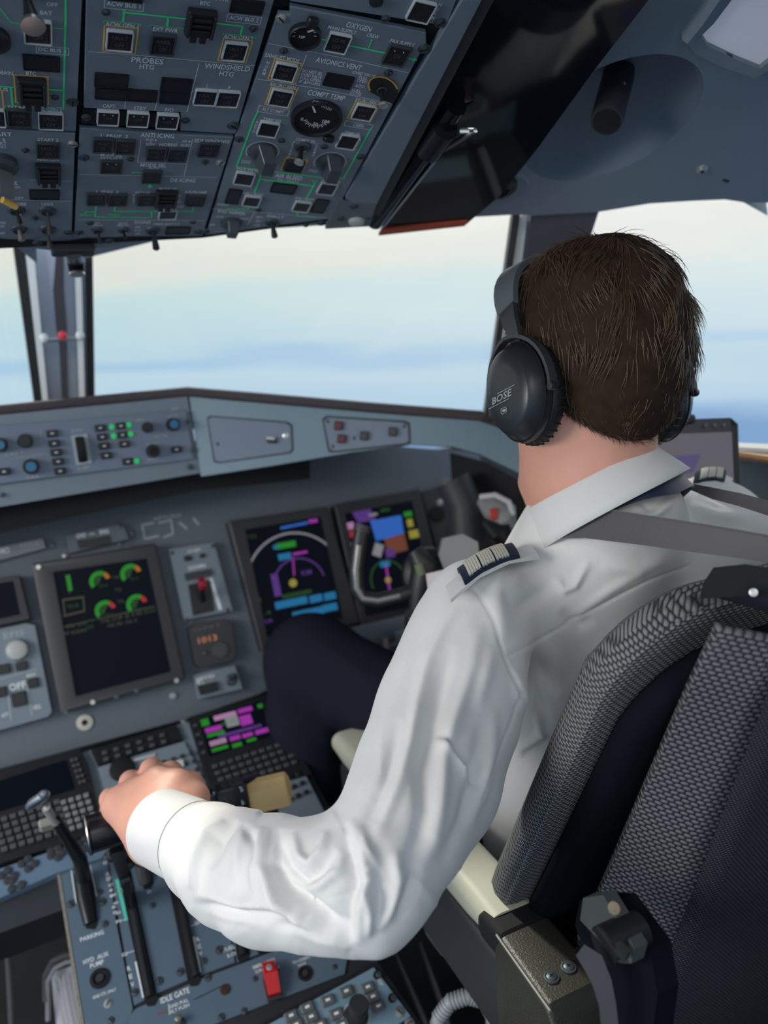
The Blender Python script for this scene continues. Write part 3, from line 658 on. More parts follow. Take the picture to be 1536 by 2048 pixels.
# ---- module 6: right (oxygen, avionics vent, compartment temperature, air bleed)
t = thing('overhead_module', 'slanted overhead panel module with OXYGEN, AVIONICS VENT, COMPT TEMP and AIR BLEED marks', 'control panel', OR.pt(620, 230), 'overhead panel modules')
slab('face_plate', OR, [(580, 13), (852, 66), (853, 88), (838, 112), (664, 437), (413, 470), (472, 270), (556, 28), (580, 30)], PANEL, t)
pr = Print(OR)
def gauge(px, py, r, big):
    a = OR.scale(px, py)[0] * r; M_ = OR.mat(px, py)
    g = part('gauge', MB().lathe([(a, 0), (a, .004), (a * .95, .005), (a * .88, .0046), (a * .86, .0022), (.0005, .0022)], M_, 40), DARK, t)
    part('gauge_face', MB().lathe([(a * .86, .0023), (.0005, .0023)], M_, 40, cap=False), BLACK, g)
    q = OR.shifted(.0026); p = Print(q, .0001)
    if big:
        for i in range(15): 
            an = R(200 + 9.5 * i); u, v = math.cos(an), math.sin(an); r0, r1 = .40, .54 if i % 2 == 0 else .48
            p.line([(px + u * r * r0, py - v * r * r0 * .78), (px + u * r * r1, py - v * r * r1 * .78)], 1.6)
        p.line([(px - 8, py - 22), (px - 3, py - 10)], 4); p.text('COMPT', px + 6, py - 28, 30, 7); p.text('0', px - 29, py + 4, 5, 6); p.text('50', px - 2, py + 14, 10, 6); p.text('100', px + 19, py + 9, 15, 6)
        for i in range(7): p.line([(px + 12 + i * 3, py - 26 + i * 1.5), (px + 10 + i * 3, py - 20 + i * 1.2)], 1.1)
    else:
        for i in range(9):
            an = R(-10 + 25 * i); p.line([(px + math.cos(an) * r * .6, py - math.sin(an) * r * .5), (px + math.cos(an) * r * .72, py - math.sin(an) * r * .6)], 1.6)
        p.line([(px + 8, py - 6), (px + 19, py - 9)], 5); p.text('HP', px - 5, py + 5, 12, 6)
    p.done(g)
    return g
g = gauge(609, 69, 33, False); part('gauge_lamp', MB().box((0, 0, .003), (.010, .010, .006), None, .002), DARK, g, OR.mat(624, 38))
g = gauge(633, 234, 52, True); part('gauge_lamp', MB().box((0, 0, .003), (.012, .008, .006), None, .002), DARK, g, OR.mat(657, 273))
pr.text('OXYGEN', 718, 53, 53, 11); pr.text('MAIN SUPPLY', 685, 59, 60, 7.5); pr.text('CREW', 746, 71, 26, 7.5); pr.text('PAX SUPPLY', 805, 85, 52, 7.5)
pr.arrow(643, 78, 650, 79, 3, GREEN); pr.line([(698, 90), (769, 105)], 4, GREEN); pr.arrow(737, 95, 743, 81, 2, GREEN); pr.arrow(813, 115, 826, 118, 4, GREEN)
pr.line([(537, 86), (680, 114), (817, 145)], 1.2); pr.text('EXHAUST MODE', 565, 115, 70, 8); pr.vert('NORM', 536, 125, -2.8, 7.2, 6, 6); pr.rect(569, 142, 54, 41, 3, AMBER)
pr.line([(613, 109), (591, 167)], 1.2); pr.text('AVIONICS VENT', 678, 127, 96, 10.5); pr.line([(611, 133), (646, 141)], 1, REDP)
for i, s in enumerate(('DO NOT SEL', 'OVBD VALVE', 'FULL OPEN', 'IF ΔP>1PSI')): pr.text(s, 625 - 2 * i, 144 + 7 * i, 43, 6)
for s, x, y, w in (('OVBD VALVE', 728, 147.5, 49), ('FULL', 727, 155, 19), ('OPEN', 724, 161.5, 21), ('AUTO', 719, 171.5, 20), ('FULL', 713, 181, 19), ('CLOSE', 711, 187, 24)): pr.text(s, x, y, w, 6)
pr.line([(515, 157), (640, 177), (783, 206)], 1.2); pr.text('RECIRC FAN 1', 569, 172, 58, 7); pr.text('COMPT TEMP', 653, 190, 78, 10.5); pr.text('RECIRC FAN 2', 735, 202, 50, 7); pr.rect(562, 193.5, 51, 39, 3, AMBER); pr.rect(727, 222.5, 50, 35, 3, AMBER)
pr.text('FLT COMPT', 547, 221, 44, 6.5); pr.rect(547, 221, 62, 12); pr.text('CABIN', 717, 250, 22, 6.5); pr.rect(717, 250, 57, 10)
pr.line([(515, 224), (507, 240), (473, 333), (560, 344), (649, 355), (687, 356), (742, 256)], 3.6, GREEN)
pr.text('TEMP SEL', 545, 239.5, 39, 6); pr.vert('AUTO', 514, 243, -2.3, 6.5, 5, 5); pr.text('TEMP SEL', 705, 267, 34, 6); pr.vert('AUTO', 720, 279, -3, 6.5, 5, 5)
pr.text('COMPT SEL', 612, 280.5, 42, 5.5); pr.vert('FLTCOMPT', 588, 284, -1.8, 4.8, 4.2, 3.8); pr.vert('CABIN', 634, 288, -1.8, 5.5, 4.5, 4.2); pr.rect(588.5, 329, 44, 25, 3, AMBER)
pr.arc(525, 303, 33, -20, 215, 1.4); pr.arc(660, 324, 32, -20, 215, 1.4); pr.text('COLD', 492, 323, 19, 6); pr.text('COLD', 626, 341, 18, 5)
pr.text('PACK VALVE', 495, 338.5, 44, 5.5); pr.text('PACK VALVE', 662, 362, 38, 5); pr.text('AIR BLEED', 578, 353, 56, 8, WHITE); pr.text('ENG 1 FAULT 2', 576, 361, 44, 4)
pr.line([(521, 352), (509, 384)], 3.6, GREEN); pr.line([(521, 358), (625, 371)], 3.6, GREEN); pr.line([(630, 366), (613, 396)], 3.6, GREEN); pr.arc(523, 348, 4, 0, 360, 1.5, GREEN); pr.arc(630, 361, 4, 0, 360, 1.5, GREEN)
pr.text('ENG 1 BLEED', 507, 387, 42, 4); pr.text('ENG 2 BLEED', 610, 397, 38, 4); pr.line([(454, 417), (496, 418), (497, 411)], 3, GREEN); pr.line([(595, 424), (594, 431), (632, 434)], 3, GREEN); pr.text('OVHT', 446, 409, 24, 3.5)
pr.line([(425, 416.5), (540, 426), (654, 435)], 1.1); pr.text('F/O WIPER', 464, 424.5, 56, 6); pr.text('ANN LT', 550, 432.5, 35, 5); pr.line([(509, 425), (494, 450)], 1.1)
pr.text('SLOW', 440, 433, 16, 3.5); pr.text('FAST', 490, 437, 16, 3.5); pr.text('OFF', 424, 449, 12, 3.5)
for i, s in enumerate(('BRT', 'TEST', 'DIM')): pr.text(s, 519 - 3 * i, 434 + 8 * i, 12, 3.5)
pr.done(t)
push_button(OR, t, 675, 83, 46, 37, True, ('LO PR', 'OFF')); push_button(OR, t, 793, 108, 48, 38, False, ('ON',), True); push_button(OR, t, 569, 141, 45, 34); push_button(OR, t, 561, 193, 43, 32); push_button(OR, t, 727, 222, 42, 29)
indicator(OR, t, 677, 161, 58, 25); push_button(OR, t, 536, 256, 40, 28, True, ()); push_button(OR, t, 695, 281, 39, 27, True, ())
push_button(OR, t, 488, 355, 38, 24, True, ()); push_button(OR, t, 654, 375, 35, 22, True, ()); indicator(OR, t, 567, 376, 50, 19); indicator(OR, t, 467, 392, 27, 29); indicator(OR, t, 640, 411, 27, 26)
push_button(OR, t, 503, 400, 34, 20, True, ()); push_button(OR, t, 603, 411, 33, 19, True, ()); push_button(OR, t, 588, 330, 38, 21, False, ())
# overboard valve selector: half disc with an amber rim
sel = part('valve_selector', MB().prism([OR.pt(766 + 30 * math.cos(R(a)), 176 - 23 * math.sin(R(a)) + .22 * 30 * math.cos(R(a)), 0) for a in range(-20, 211, 15)] + [OR.pt(785, 205)], OR.n, .002), DARK, t)
pr2 = Print(OR.shifted(.002)); pr2.line([(766 + 29 * math.cos(R(a)), 176 - 22 * math.sin(R(a)) + .22 * 29 * math.cos(R(a))) for a in range(15, 206, 10)], 3, AMBER); pr2.done(sel)
toggle(OR, t, 763, 178, 12, 767, 210, .016, .0030, DARK, BSCREW); toggle(OR, t, 605, 294, 18, 598, 324, .016, .0034, DARK, BSCREW)
toggle(OR, t, 544, 445, 15, 550, 476, .014, .0042, DARK)
def bar_knob(px, py, r, tx, ty, reach):
    a = OR.scale(px, py)[0] * r
    k = part('rotary_knob', MB().lathe([(a, 0), (a, .003), (a * .8, .006), (a * .5, .007), (.0005, .007)], OR.mat(px, py), 28), KNOB, t)
    c0 = OR.pt(px, py, .004); c1 = OR.shifted(reach).pt(tx, ty); d = (c1 - c0).normalized(); s_ = OR.u; w = a * .45
    q = d.cross(s_).normalized()
    part('knob_bar', MB().loft([[c0 + s_ * w + q * a * .95, c0 - s_ * w + q * a * .95, c0 - s_ * w - q * a * .95, c0 + s_ * w - q * a * .95], [c1 + s_ * w * .9 + q * a * .62, c1 - s_ * w * .9 + q * a * .62, c1 - s_ * w * .9 - q * a * .62, c1 + s_ * w * .9 - q * a * .62]]), mat('knob_bar_dark', (.07, .078, .086), .3), k)
    part('knob_mark', MB().loft([[c0 - s_ * w * 1.02 + q * a * .9, c0 - s_ * w * 1.02 + q * a * .8, c1 - s_ * w * .95 + q * a * .5, c1 - s_ * w * .95 + q * a * .6], [c0 - s_ * w * 1.08 + q * a * .9, c0 - s_ * w * 1.08 + q * a * .8, c1 - s_ * w * 1.0 + q * a * .5, c1 - s_ * w * 1.0 + q * a * .6]]), EDGEW, k)
bar_knob(525, 303, 29, 538, 340, .022); bar_knob(660, 324, 28, 668, 355, .020); bar_knob(463, 446, 22, 466, 471, .016)
for x, y, r in ((562, 36, 11), (848, 97, 11), (567, 101, 8), (777, 145, 8), (465, 250, 8), (478, 278, 9), (563, 281, 7), (648, 293, 7), (722, 313, 9), (517, 420, 6), (612, 450, 6), (643, 446, 8)): screw(OR, t, x, y, r, (x, y) == (562, 36))
# ---- map light hanging from the front lip
t = thing('centre_reading_light', 'black stubby light on a bracket under the front lip of the overhead panel', 'lamp', OM.pt(145, 500))
part('bracket', MB().box(OM.pt(146, 500, .0), (.050, .018, .010), OM.mat(146, 500).to_3x3(), .002), DARK2, t)
part('lamp_barrel', MB().tube([OM.pt(146, 500), P(150, 520, 1.0), P(154, 548, 1.0)], [.011, .010, .0095], 16), DARK, t)
part('lamp_rim', MB().tube([P(154, 546, 1.0), P(154.5, 550, 1.0)], .0098, 16), STEEL, t)

# ================================================================== dark sun visor and its rail
t = thing('sun_visor', 'smoked glossy sun visor with an orange-red lower edge beside the overhead panel', 'sun visor', ceil(980, 200))
vz = Frame(CP - CN * .030, cx_, -cy_ if cy_.y > 0 else cy_)
vp = [(955, -40), (1320, -40), (1290, 0), (1190, 130), (1075, 290), (1000, 385), (928, 447), (757, 466), (790, 400), (870, 246)]
q = [on_plane(x, y, CP - CN * .022, CN) for x, y in vp]
VISM = mat('smoked_acrylic', (.010, .012, .016), .06, spec=.5)
part('visor_sheet', MB().prism(q, -CN, .004), VISM, t)
ri = [on_plane(x, y, CP - CN * .0265, CN) for x, y in ((757, 466), (928, 447), (934, 439), (764, 455))]
part('visor_edge', MB().prism(ri, -CN, .003), mat('edge_orange_red', (.42, .07, .035), .5), t, label='orange-red edge strip')
t = thing('visor_rail', 'black glossy sliding rail with a steel edge between overhead panel and sun visor', 'rail', ceil(810, 350))
ra, rb = on_plane(893, 235, CP - CN * .034, CN), on_plane(748, 441, CP - CN * .034, CN)
part('rail_tube', MB().tube([ra.lerp(rb, -.1), rb], .0125, 20), mat('rail_black', (.008, .009, .011), .12), t)
sd_ = (rb - ra).normalized().cross(CN).normalized(); sd_ = sd_ if sd_.dot(rt) > 0 else -sd_
part('rail_edge', MB().ribbon([ra.lerp(rb, .22) + sd_ * .017 - CN * .004, rb + sd_ * .013 - CN * .004], .006, .003, CN), STEEL, t)
ca = ra.lerp(rb, .02) - CN * .008; cb = ra.lerp(rb, .22) - CN * .008
part('slider', MB().tube([ca, cb], .0150, 20), mat('slider_black', (.015, .016, .02), .22), t)
part('slider_pin', MB().tube([ca + sd_ * .018, ca + sd_ * .030 + Vector((0, -.01, 0)), ca + sd_ * .016 - (ca - cb) * .8], .0028, 8), STEEL, t)
# ================================================================== main instrument panel
IP = Frame(rel(0, 1.27, -.42), (1, 0, 0), (0, .34, .94))
SLATE = mat('slate_panel', (.115, .140, .172), .6, noise=.05, nscale=20)
BEZEL = mat('display_bezel', (.028, .028, .036), .5)
SCR = mat('screen_glass', (.002, .003, .006), .4, emit=(.05, .08, .16), estr=.03, spec=.08)
def glow(name, c, s=1.0): return mat(name, tuple(v * .12 for v in c), .5, emit=c, estr=s * .48, spec=.2)
EG = glow('screen_green', (.05, .55, .05), .6); EGD = glow('screen_dim_green', (.05, .16, .05), .5); EC = glow('screen_cyan', (.03, .30, .62), .8); EB = glow('screen_blue', (.06, .25, .95), .8)
EYW = glow('screen_yellow', (.55, .50, .08), .8); EO = glow('screen_orange', (.75, .28, .03), .7); ER = glow('screen_red', (.8, .06, .08), .7); EM = glow('screen_magenta', (.65, .07, .70), .8)
EP = glow('screen_pink', (.80, .40, .75), .8); EW = glow('screen_white', (.45, .45, .50), .8); EBR = glow('screen_brown', (.30, .10, .06), .8); EV = glow('screen_violet', (.20, .08, .45), .7); ETX = glow('screen_dim_text', (.13, .15, .09), .6)
GLED = glow('green_lamp', (.05, .85, .25), .9)
pan = thing('instrument_panel', 'grey blue main instrument panel behind the display units', 'instrument panel', IP.pt(200, 1400, -.01))
main_o = [(-330, 1130), (-330, 1010), (0, 930), (400, 880), (640, 880), (960, 905), (985, 1130), (870, 1230), (820, 1262), (700, 1290), (520, 1388), (380, 1436), (0, 1538), (-330, 1625)]
slab('panel_board', IP.shifted(-.012), main_o, SLATE, pan, .012)
def quad(f, x0, y0, x1, y1, x2, y2, x3, y3): return [(x0, y0), (x1, y1), (x2, y2), (x3, y3)]
def screen_unit(lbl, outer, inner, fr=IP, raise_=.014, name='display_unit'):
    t = thing(name, lbl, 'screen', fr.pt(*outer[0]))
    o = [fr.pt(*p) for p in outer]; i = [fr.pt(*p) for p in inner]; n = fr.n
    mb = MB(); mb.loft([[p - n * .012 for p in o], [p + n * raise_ for p in o], [p.lerp(q, .12) + n * (raise_ + .002) for p, q in zip(o, i)], [q + n * (raise_ + .0015) for q in i], [q + n * (raise_ - .003) for q in i]], cap=False)
    part('bezel', mb, BEZEL, t)
    part('screen', MB().prism([q + n * (raise_ - .006) for q in i], n, .003), SCR, t)
    return t, fr.shifted(raise_ - .0028)
class Glow(Print):
    """what a lit screen shows, one child of the screen unit per colour"""
    def bar(s, px, py, w, h, m, rot=0):
        su, sv = s.fr.scale(px, py); u, v = s.fr.uv(px, py); a, b = w * su / 2, h * sv / 2; c, si = math.cos(rot), math.sin(rot)
        s.mb(m).add([s.fr.w(u + c * x - si * y, v + si * x + c * y, s.h) for x, y in ((-a, -b), (a, -b), (a, b), (-a, b))], [(0, 1, 2, 3)])
    def poly(s, pts, m): s.mb(m).add([s.fr.pt(x, y, s.h) for x, y in pts], [tuple(range(len(pts)))])
    def disc(s, px, py, r, m, a0=0, a1=360):
        su, sv = s.fr.scale(px, py); u, v = s.fr.uv(px, py); r *= su
        s.mb(m).add([s.fr.w(u, v, s.h)] + [s.fr.w(u + r * math.cos(R(a0 + (a1 - a0) * k / 20)), v + r * math.sin(R(a0 + (a1 - a0) * k / 20)), s.h) for k in range(21)], [(0, k, k + 1) for k in range(1, 21)])
# engine display
t, fr = screen_unit('portrait engine display with green dials on black, in the middle of the panel', [(64, 1130), (308, 1089), (368, 1356), (122, 1425)], [(106, 1146), (292, 1119), (340, 1343), (151, 1392)])
g = Glow(fr, .0003)
for x, y, c in ((200, 1162, EO), (262, 1148, EO), (211, 1221, ER), (274, 1209, ER)):
    g.arc(x, y, 17, 55, 215, 9, EG); g.arc(x, y, 17, 8, 52, 9, c); g.disc(x, y - 1, 11, EGD, 60, 240); g.text('25.6', x + 7, y + 9, 16, 6, EGD)
for x, y in ((231, 1155), (236, 1180), (241, 1203)): g.text('TQ', x, y, 13, 7, EW if y > 1300 else ETX)
g.bar(138, 1166, 9, 32, EG); g.line([(131, 1150), (140, 1186)], 2, ETX)
for (x0, y0, x1, y1) in ((126, 1200, 166, 1194), (128, 1232, 168, 1222)): g.line([(x0, y0), (x1, y1)], 4, ETX)
g.line([(126, 1200), (130, 1232)], 3, ETX); g.line([(166, 1194), (169, 1222)], 3, ETX); g.text('95.8', 146, 1212, 22, 8, EGD)
g.line([(128, 1254), (190, 1239)], 2, ETX); g.line([(196, 1238), (308, 1213)], 2.5, ETX)
for x, y, w, s in ((150, 1264, 44, 'FF KG/H'), (180, 1254, 14, '350'), (222, 1240, 40, 'FUEL QTY'), (262, 1230, 44, '1210'), (300, 1222, 24, '820'), (245, 1246, 60, 'OIL PSI  OIL C'), (152, 1250, 40, '370  370')): g.text(s, x, y, w, 7, ETX if w > 30 else EGD)
g.done(t)
for x, y in ((77, 1135), (131, 1424), (352, 1361), (185, 1404), (232, 1393), (272, 1381)): part('bezel_screw', MB().lathe([(.004, 0), (.0035, .0016), (.0005, .0016)], fr.mat(x, y, .005), 10), BSCREW if x in (77, 352, 185) else SCREWM, t)
# navigation display
t, fr = screen_unit('portrait navigation display with a white compass arc and blue data block', [(453, 1046), (650, 1016), (716, 1246), (520, 1302)], [(486, 1062), (637, 1036), (682, 1238), (530, 1275)])
g = Glow(fr, .0003)
g.arc(594, 1166, 98, 38, 150, 4, EW, 24); g.arc(600, 1170, 52, 10, 175, 3, EV, 20)
g.bar(572, 1090, 40, 12, EG); g.bar(553, 1094, 14, 8, EC); g.bar(569, 1113, 26, 13, EC); g.bar(600, 1106, 30, 5, EM); g.line([(586, 1116), (588, 1150)], 3, EM); g.disc(586, 1166, 8, EYW); g.bar(552, 1170, 14, 46, EV); g.bar(594, 1188, 60, 8, EGD); g.line([(563, 1056), (613, 1046)], 5, EB); g.bar(510, 1202, 24, 10, EGD); g.text('KM', 613, 1145, 20, 10, EV); g.bar(626, 1042, 18, 7, EM)
g.text('TAS', 503, 1073, 20, 8, EGD)
for x, y, w in ((570, 1208, 40), (600, 1202, 30), (632, 1197, 26), (660, 1192, 24), (605, 1228, 40), (634, 1222, 26), (660, 1215, 30), (625, 1240, 46)): g.bar(x, y, w, 15, EC, .0)
g.text('GS 270', 570, 1208, 34, 6, EB); g.text('DIST', 632, 1197, 22, 6, EB); g.text('TTG', 634, 1222, 22, 6, EB); g.text('2.4', 529, 1227, 26, 8, EGD); g.text('VOR', 533, 1243, 26, 8, EV); g.done(t)
# primary flight display, half behind the yoke
t, fr = screen_unit('portrait flight display with blue and brown horizon behind the control yoke', [(664, 1012), (832, 979), (890, 1222), (718, 1256)], [(684, 1030), (818, 1004), (862, 1206), (726, 1234)])
g = Glow(fr, .0003)
g.poly([(740, 1042), (802, 1030), (808, 1066), (770, 1078), (752, 1082)], EB); g.poly([(768, 1078), (808, 1066), (816, 1100), (776, 1110)], EBR); g.poly([(700, 1018), (740, 1016), (752, 1040), (716, 1046)], EV)
g.bar(700, 1052, 16, 14, EP); g.bar(706, 1068, 14, 12, ER); g.bar(756, 1100, 18, 26, EW, -.5); g.bar(780, 1106, 18, 18, EV); g.bar(704, 1092, 14, 12, EYW); g.bar(820, 1046, 12, 16, EYW); g.bar(828, 1068, 20, 16, EYW); g.bar(816, 1028, 16, 10, EG); g.bar(770, 1020, 20, 6, EGD); g.line([(740, 1030), (752, 1028)], 5, EW)
g.arc(776, 1158, 34, 20, 200, 4, EGD); g.line([(772, 1130), (780, 1186)], 4, EM); g.disc(776, 1160, 6, EYW); g.bar(770, 1128, 20, 12, EC); g.bar(824, 1136, 10, 22, EGD); g.done(t)
# left navigation display of the other seat (only its edge is in view)
t, fr = screen_unit('dark display edge at the far left of the instrument panel', [(-200, 1186), (40, 1152), (62, 1240), (-190, 1290)], [(-190, 1196), (28, 1164), (42, 1230), (-180, 1278)])
# ---- small units on the board
def subpanel(lbl, pts, m=PANEL2, h=.004, fr=IP, name='switch_panel', cat='switch panel'):
    t = thing(name, lbl, cat, fr.pt(*pts[0])); slab('face_plate', fr.shifted(h), pts, m, t, h + .010); return t, fr.shifted(h)
t, f2 = subpanel('landing gear lever panel with a red knob, right of the engine display', [(338, 1098), (428, 1084), (466, 1222), (368, 1240)])
pr = Print(f2); pr.text('LDG GEAR', 388, 1101, 26, 6); pr.text('DOWN', 394, 1134, 34, 8); pr.line([(422, 1160), (440, 1216)], 7, WHITE); pr.done(t)
for x, y in ((344, 1106), (425, 1092), (455, 1220), (372, 1240)): screw(f2, t, x, y, 4)
part('gear_light', MB().box((0, 0, .002), (.012, .009, .004), None, .001), DARK, t, f2.mat(375, 1117)); part('gear_light', MB().box((0, 0, .002), (.009, .007, .004), None, .001), DARK, t, f2.mat(404, 1112))
part('gear_slot', shape(f2, [(376, 1170), (420, 1160), (428, 1222), (386, 1232)], 0, .002), DARK, t); part('gear_header', shape(f2, [(368, 1148), (420, 1138), (424, 1150), (372, 1162)], 0, .004), DARK2, t)
a = f2.pt(405, 1200); b = f2.shifted(.045).pt(404, 1168)
lv = part('gear_lever', MB().tube([a, b], .0055, 10), DARK, t); part('gear_knob', MB().lathe([(.001, -.006), (.010, -.005), (.011, 0), (.010, .005), (.001, .006)], Matrix.Translation(b) @ f2.mat(0, 0, p=Vector()) @ Matrix.Rotation(R(90), 4, 'Y'), 18), mat('knob_red', (.30, .01, .03), .4), lv)
t, f2 = subpanel('square standby instrument with orange digits under the gear lever', [(377, 1258), (392, 1246), (452, 1238), (464, 1246), (474, 1310), (464, 1322), (402, 1336), (390, 1328)], DARK2, .010, name='standby_instrument', cat='instrument')
g = Glow(f2, .0006); g.text('1013', 415, 1278, 38, 12, glow('orange_digits', (.95, .35, .2), .8)); g.text('GMT', 415, 1255, 60, 6, DIM); g.done(t)
k = part('ring', MB().lathe([(.014, .001), (.013, .003), (.0005, .003)], f2.mat(440, 1300), 20), KNOB, t)
part('button', MB().lathe([(.004, 0), (.003, .004), (.0005, .004)], f2.mat(408, 1306), 12), SCREWM, t)
t, f2 = subpanel('little switch panel with a black rocker and round knob under the standby instrument', [(386, 1350), (470, 1330), (486, 1378), (398, 1398)])
pr = Print(f2); pr.text('HYD', 412, 1355, 34, 7); pr.text('MFC', 400, 1362, 14, 14); pr.done(t)
part('rocker', shape(f2, [(394, 1372), (432, 1363), (436, 1380), (400, 1390)], 0, .006), DARK, t); toggle(f2, t, 462, 1360, 12, 470, 1350, .02, .004)
t, f2 = subpanel('instrument plate with a black three-number window above the engine display', [(132, 1072), (246, 1046), (258, 1078), (140, 1106)], SLATE)
part('window', shape(f2, [(154, 1082), (220, 1071), (222, 1088), (158, 1098)], 0, .002), DARK, t)
pr = Print(f2); pr.text('GND', 162, 1071, 20, 9); pr.text('BRK', 209, 1063, 20, 9); pr.text('PSI', 184, 1068, 10, 4); pr.done(t)
for x, y in ((240, 1052), (266, 1066), (242, 1088), (107, 1090)): screw(f2, t, x, y, 5)
pr = Print(IP.shifted(-.0116)); pr.text('RETURN', 335, 1034, 54, 8, mat('faded_print', (.36, .39, .42), .6)); pr.line([(306, 1046), (284, 1050), (290, 1078), (316, 1072)], 4, MATS['faded_print']); pr.line([(318, 1046), (342, 1040), (346, 1068), (328, 1074)], 4, MATS['faded_print']); pr.line([(360, 1046), (372, 1056)], 5, MATS['faded_print']); pr.line([(388, 1038), (396, 1048)], 5, MATS['faded_print']); pr.done(pan)
t, f2 = subpanel('plain grey placard plate at the left end of the board with faded lettering', [(-60, 1106), (86, 1076), (92, 1096), (-50, 1134)], mat('placard_grey', (.22, .23, .26), .6), .002, name='placard', cat='plate')
pr = Print(f2); pr.text('MAX', 60, 1088, 40, 8, MATS['faded_print']); pr.text('VMO', 6, 1102, 26, 13); pr.done(t)
for x, y, r in ((130, 1110, 6), (348, 1392, 8), (15, 1160, 8)): part('indicator_dot', MB().lathe([(.006 * r / 8, 0), (.005 * r / 8, .004), (.0005, .005)], IP.mat(x, y, -.012), 14), BSCREW if r != 8 else mat('dot_grey', (.35, .36, .4), .5), pan)
c_ = part('round_cap', MB().lathe([(.0125, 0), (.012, .003), (.005, .004), (.004, .001), (.0005, .001)], IP.mat(170, 1446, -.012), 24), mat('cap_cream', (.55, .53, .48), .5), pan)
part('cap_hole', MB().lathe([(.004, .001), (.003, .0046), (.0005, .0046)], IP.mat(170, 1446, -.012), 12), BLACK, c_)
# standby / switching panel at far left
t, f2 = subpanel('blue grey switching panel with a white knob and black keys at the far left', [(-60, 1270), (52, 1246), (70, 1250), (104, 1424), (96, 1434), (-40, 1472)], PANEL2, .006)
kn = part('rotary_knob', MB().lathe([(.016, 0), (.0165, .004), (.014, .012), (.009, .014), (.0005, .014)], f2.mat(35, 1300), 24), mat('knob_ivory', (.42, .43, .42), .45), t)
for x, y, w, h in ((8, 1338, 22, 18), (43, 1332, 20, 16), (66, 1366, 20, 18), (2, 1384, 20, 18), (38, 1398, 26, 26)): part('key', MB().box((0, 0, .002), (w * .00078, h * .0008, .006), None, .001), DARK, t, f2.mat(x, y))
pr = Print(f2); pr.text('EFIS', 28, 1268, 42, 12, MATS['faded_print']); pr.line([(16, 1380), (22, 1440)], 3, MATS['faded_print']); pr.line([(54, 1372), (64, 1430)], 3, MATS['faded_print']); pr.line([(0, 1358), (74, 1338)], 2, MATS['faded_print']); pr.text('OFF', 35, 1372, 34, 14); pr.text('ADC', 62, 1350, 20, 6); pr.text('ATT', 10, 1430, 14, 8); pr.text('HDG', 74, 1414, 14, 9); pr.done(t)
# ashtray-grey box and column behind the yoke; round instrument at the right end
t, f2 = subpanel('grey rounded housing at the right end of the board beside the control yoke', [(842, 985), (905, 965), (940, 1090), (880, 1120)], DARK2, .004, name='side_housing', cat='housing')
part('dial', MB().lathe([(.016, 0), (.015, .005), (.012, .006), (.0005, .005)], f2.mat(873, 1028), 24), BLACK, t)
screw(f2, t, 880, 1005, 5, True); part('latch', MB().box((0, 0, .004), (.012, .022, .008), None, .002), mat('latch_olive', (.16, .17, .10), .5), t, f2.mat(890, 968))

# ================================================================== glareshield: autopilot panel in the middle, slanted wing to the right
GF = Frame(rel(.05, 1.20, -.13), (1, 0, 0), (0, .10, 1))
gs = thing('glareshield', 'blue grey glareshield with a padded charcoal brow that runs along the windshield sill', 'glareshield', GF.pt(200, 960, -.04))
# wing frame from four surveyed corners
a0 = at_y(378, 800, 1.21); a1 = at_y(972, 845, 1.0)
GW = Frame(a0, a1 - a0, Vector((0, .18, 1)))
part('centre_body', MB().prism([GF.pt(*p, -.002) for p in ((-520, 850), (0, 830), (375, 793), (402, 946), (0, 1014), (-500, 1100))], (0, 1, 0), .10), PANEL2, gs)
wing = [(378, 793), (700, 812), (985, 833), (1040, 880), (1090, 970), (960, 908), (905, 893), (820, 889), (700, 905), (540, 932), (402, 953)]
wp = [GW.pt(*p) for p in wing]
part('wing_body', MB().prism(wp, -GW.n, .05), mat('glare_teal_grey', (.16, .245, .30), .42), gs)
# brow: padded rounded strip
def brow(pts, r=.0075):
    return MB().tube(pts, r, 14)
BROW = mat('brow_padding', (.055, .045, .05), .75, bump=.1, bscale=300)
cB = [at_y(-300, 842, 1.215), at_y(0, 821, 1.215), at_y(200, 801, 1.215), at_y(375, 784, 1.215)]
part('brow', brow(cB + [GW.pt(520, 796, .002), GW.pt(740, 815, .002), GW.pt(960, 832, .002), GW.pt(1040, 860, .002)], .0078), BROW, gs)
# top deck of the glareshield out to the glass
deck = [cB[0], cB[1], cB[3], GW.pt(740, 815), GW.pt(985, 833), at_y(1000, 838, 1.16), at_y(700, 818, 1.40), at_y(380, 778, 1.52), at_y(0, 815, 1.52), at_y(-300, 842, 1.5)]
part('deck', MB().prism([p - Vector((0, 0, .006)) for p in deck], (0, 0, -1), .01), BROW, gs)
part('painted_under_shade', MB().prism([GF.pt(*p, -.05) for p in ((-500, 1000), (402, 900), (640, 880), (640, 960), (402, 985), (-500, 1180))], (0, 1, 0), .01), BLACK, gs)  # black sheet standing in for the shade beneath the glareshield
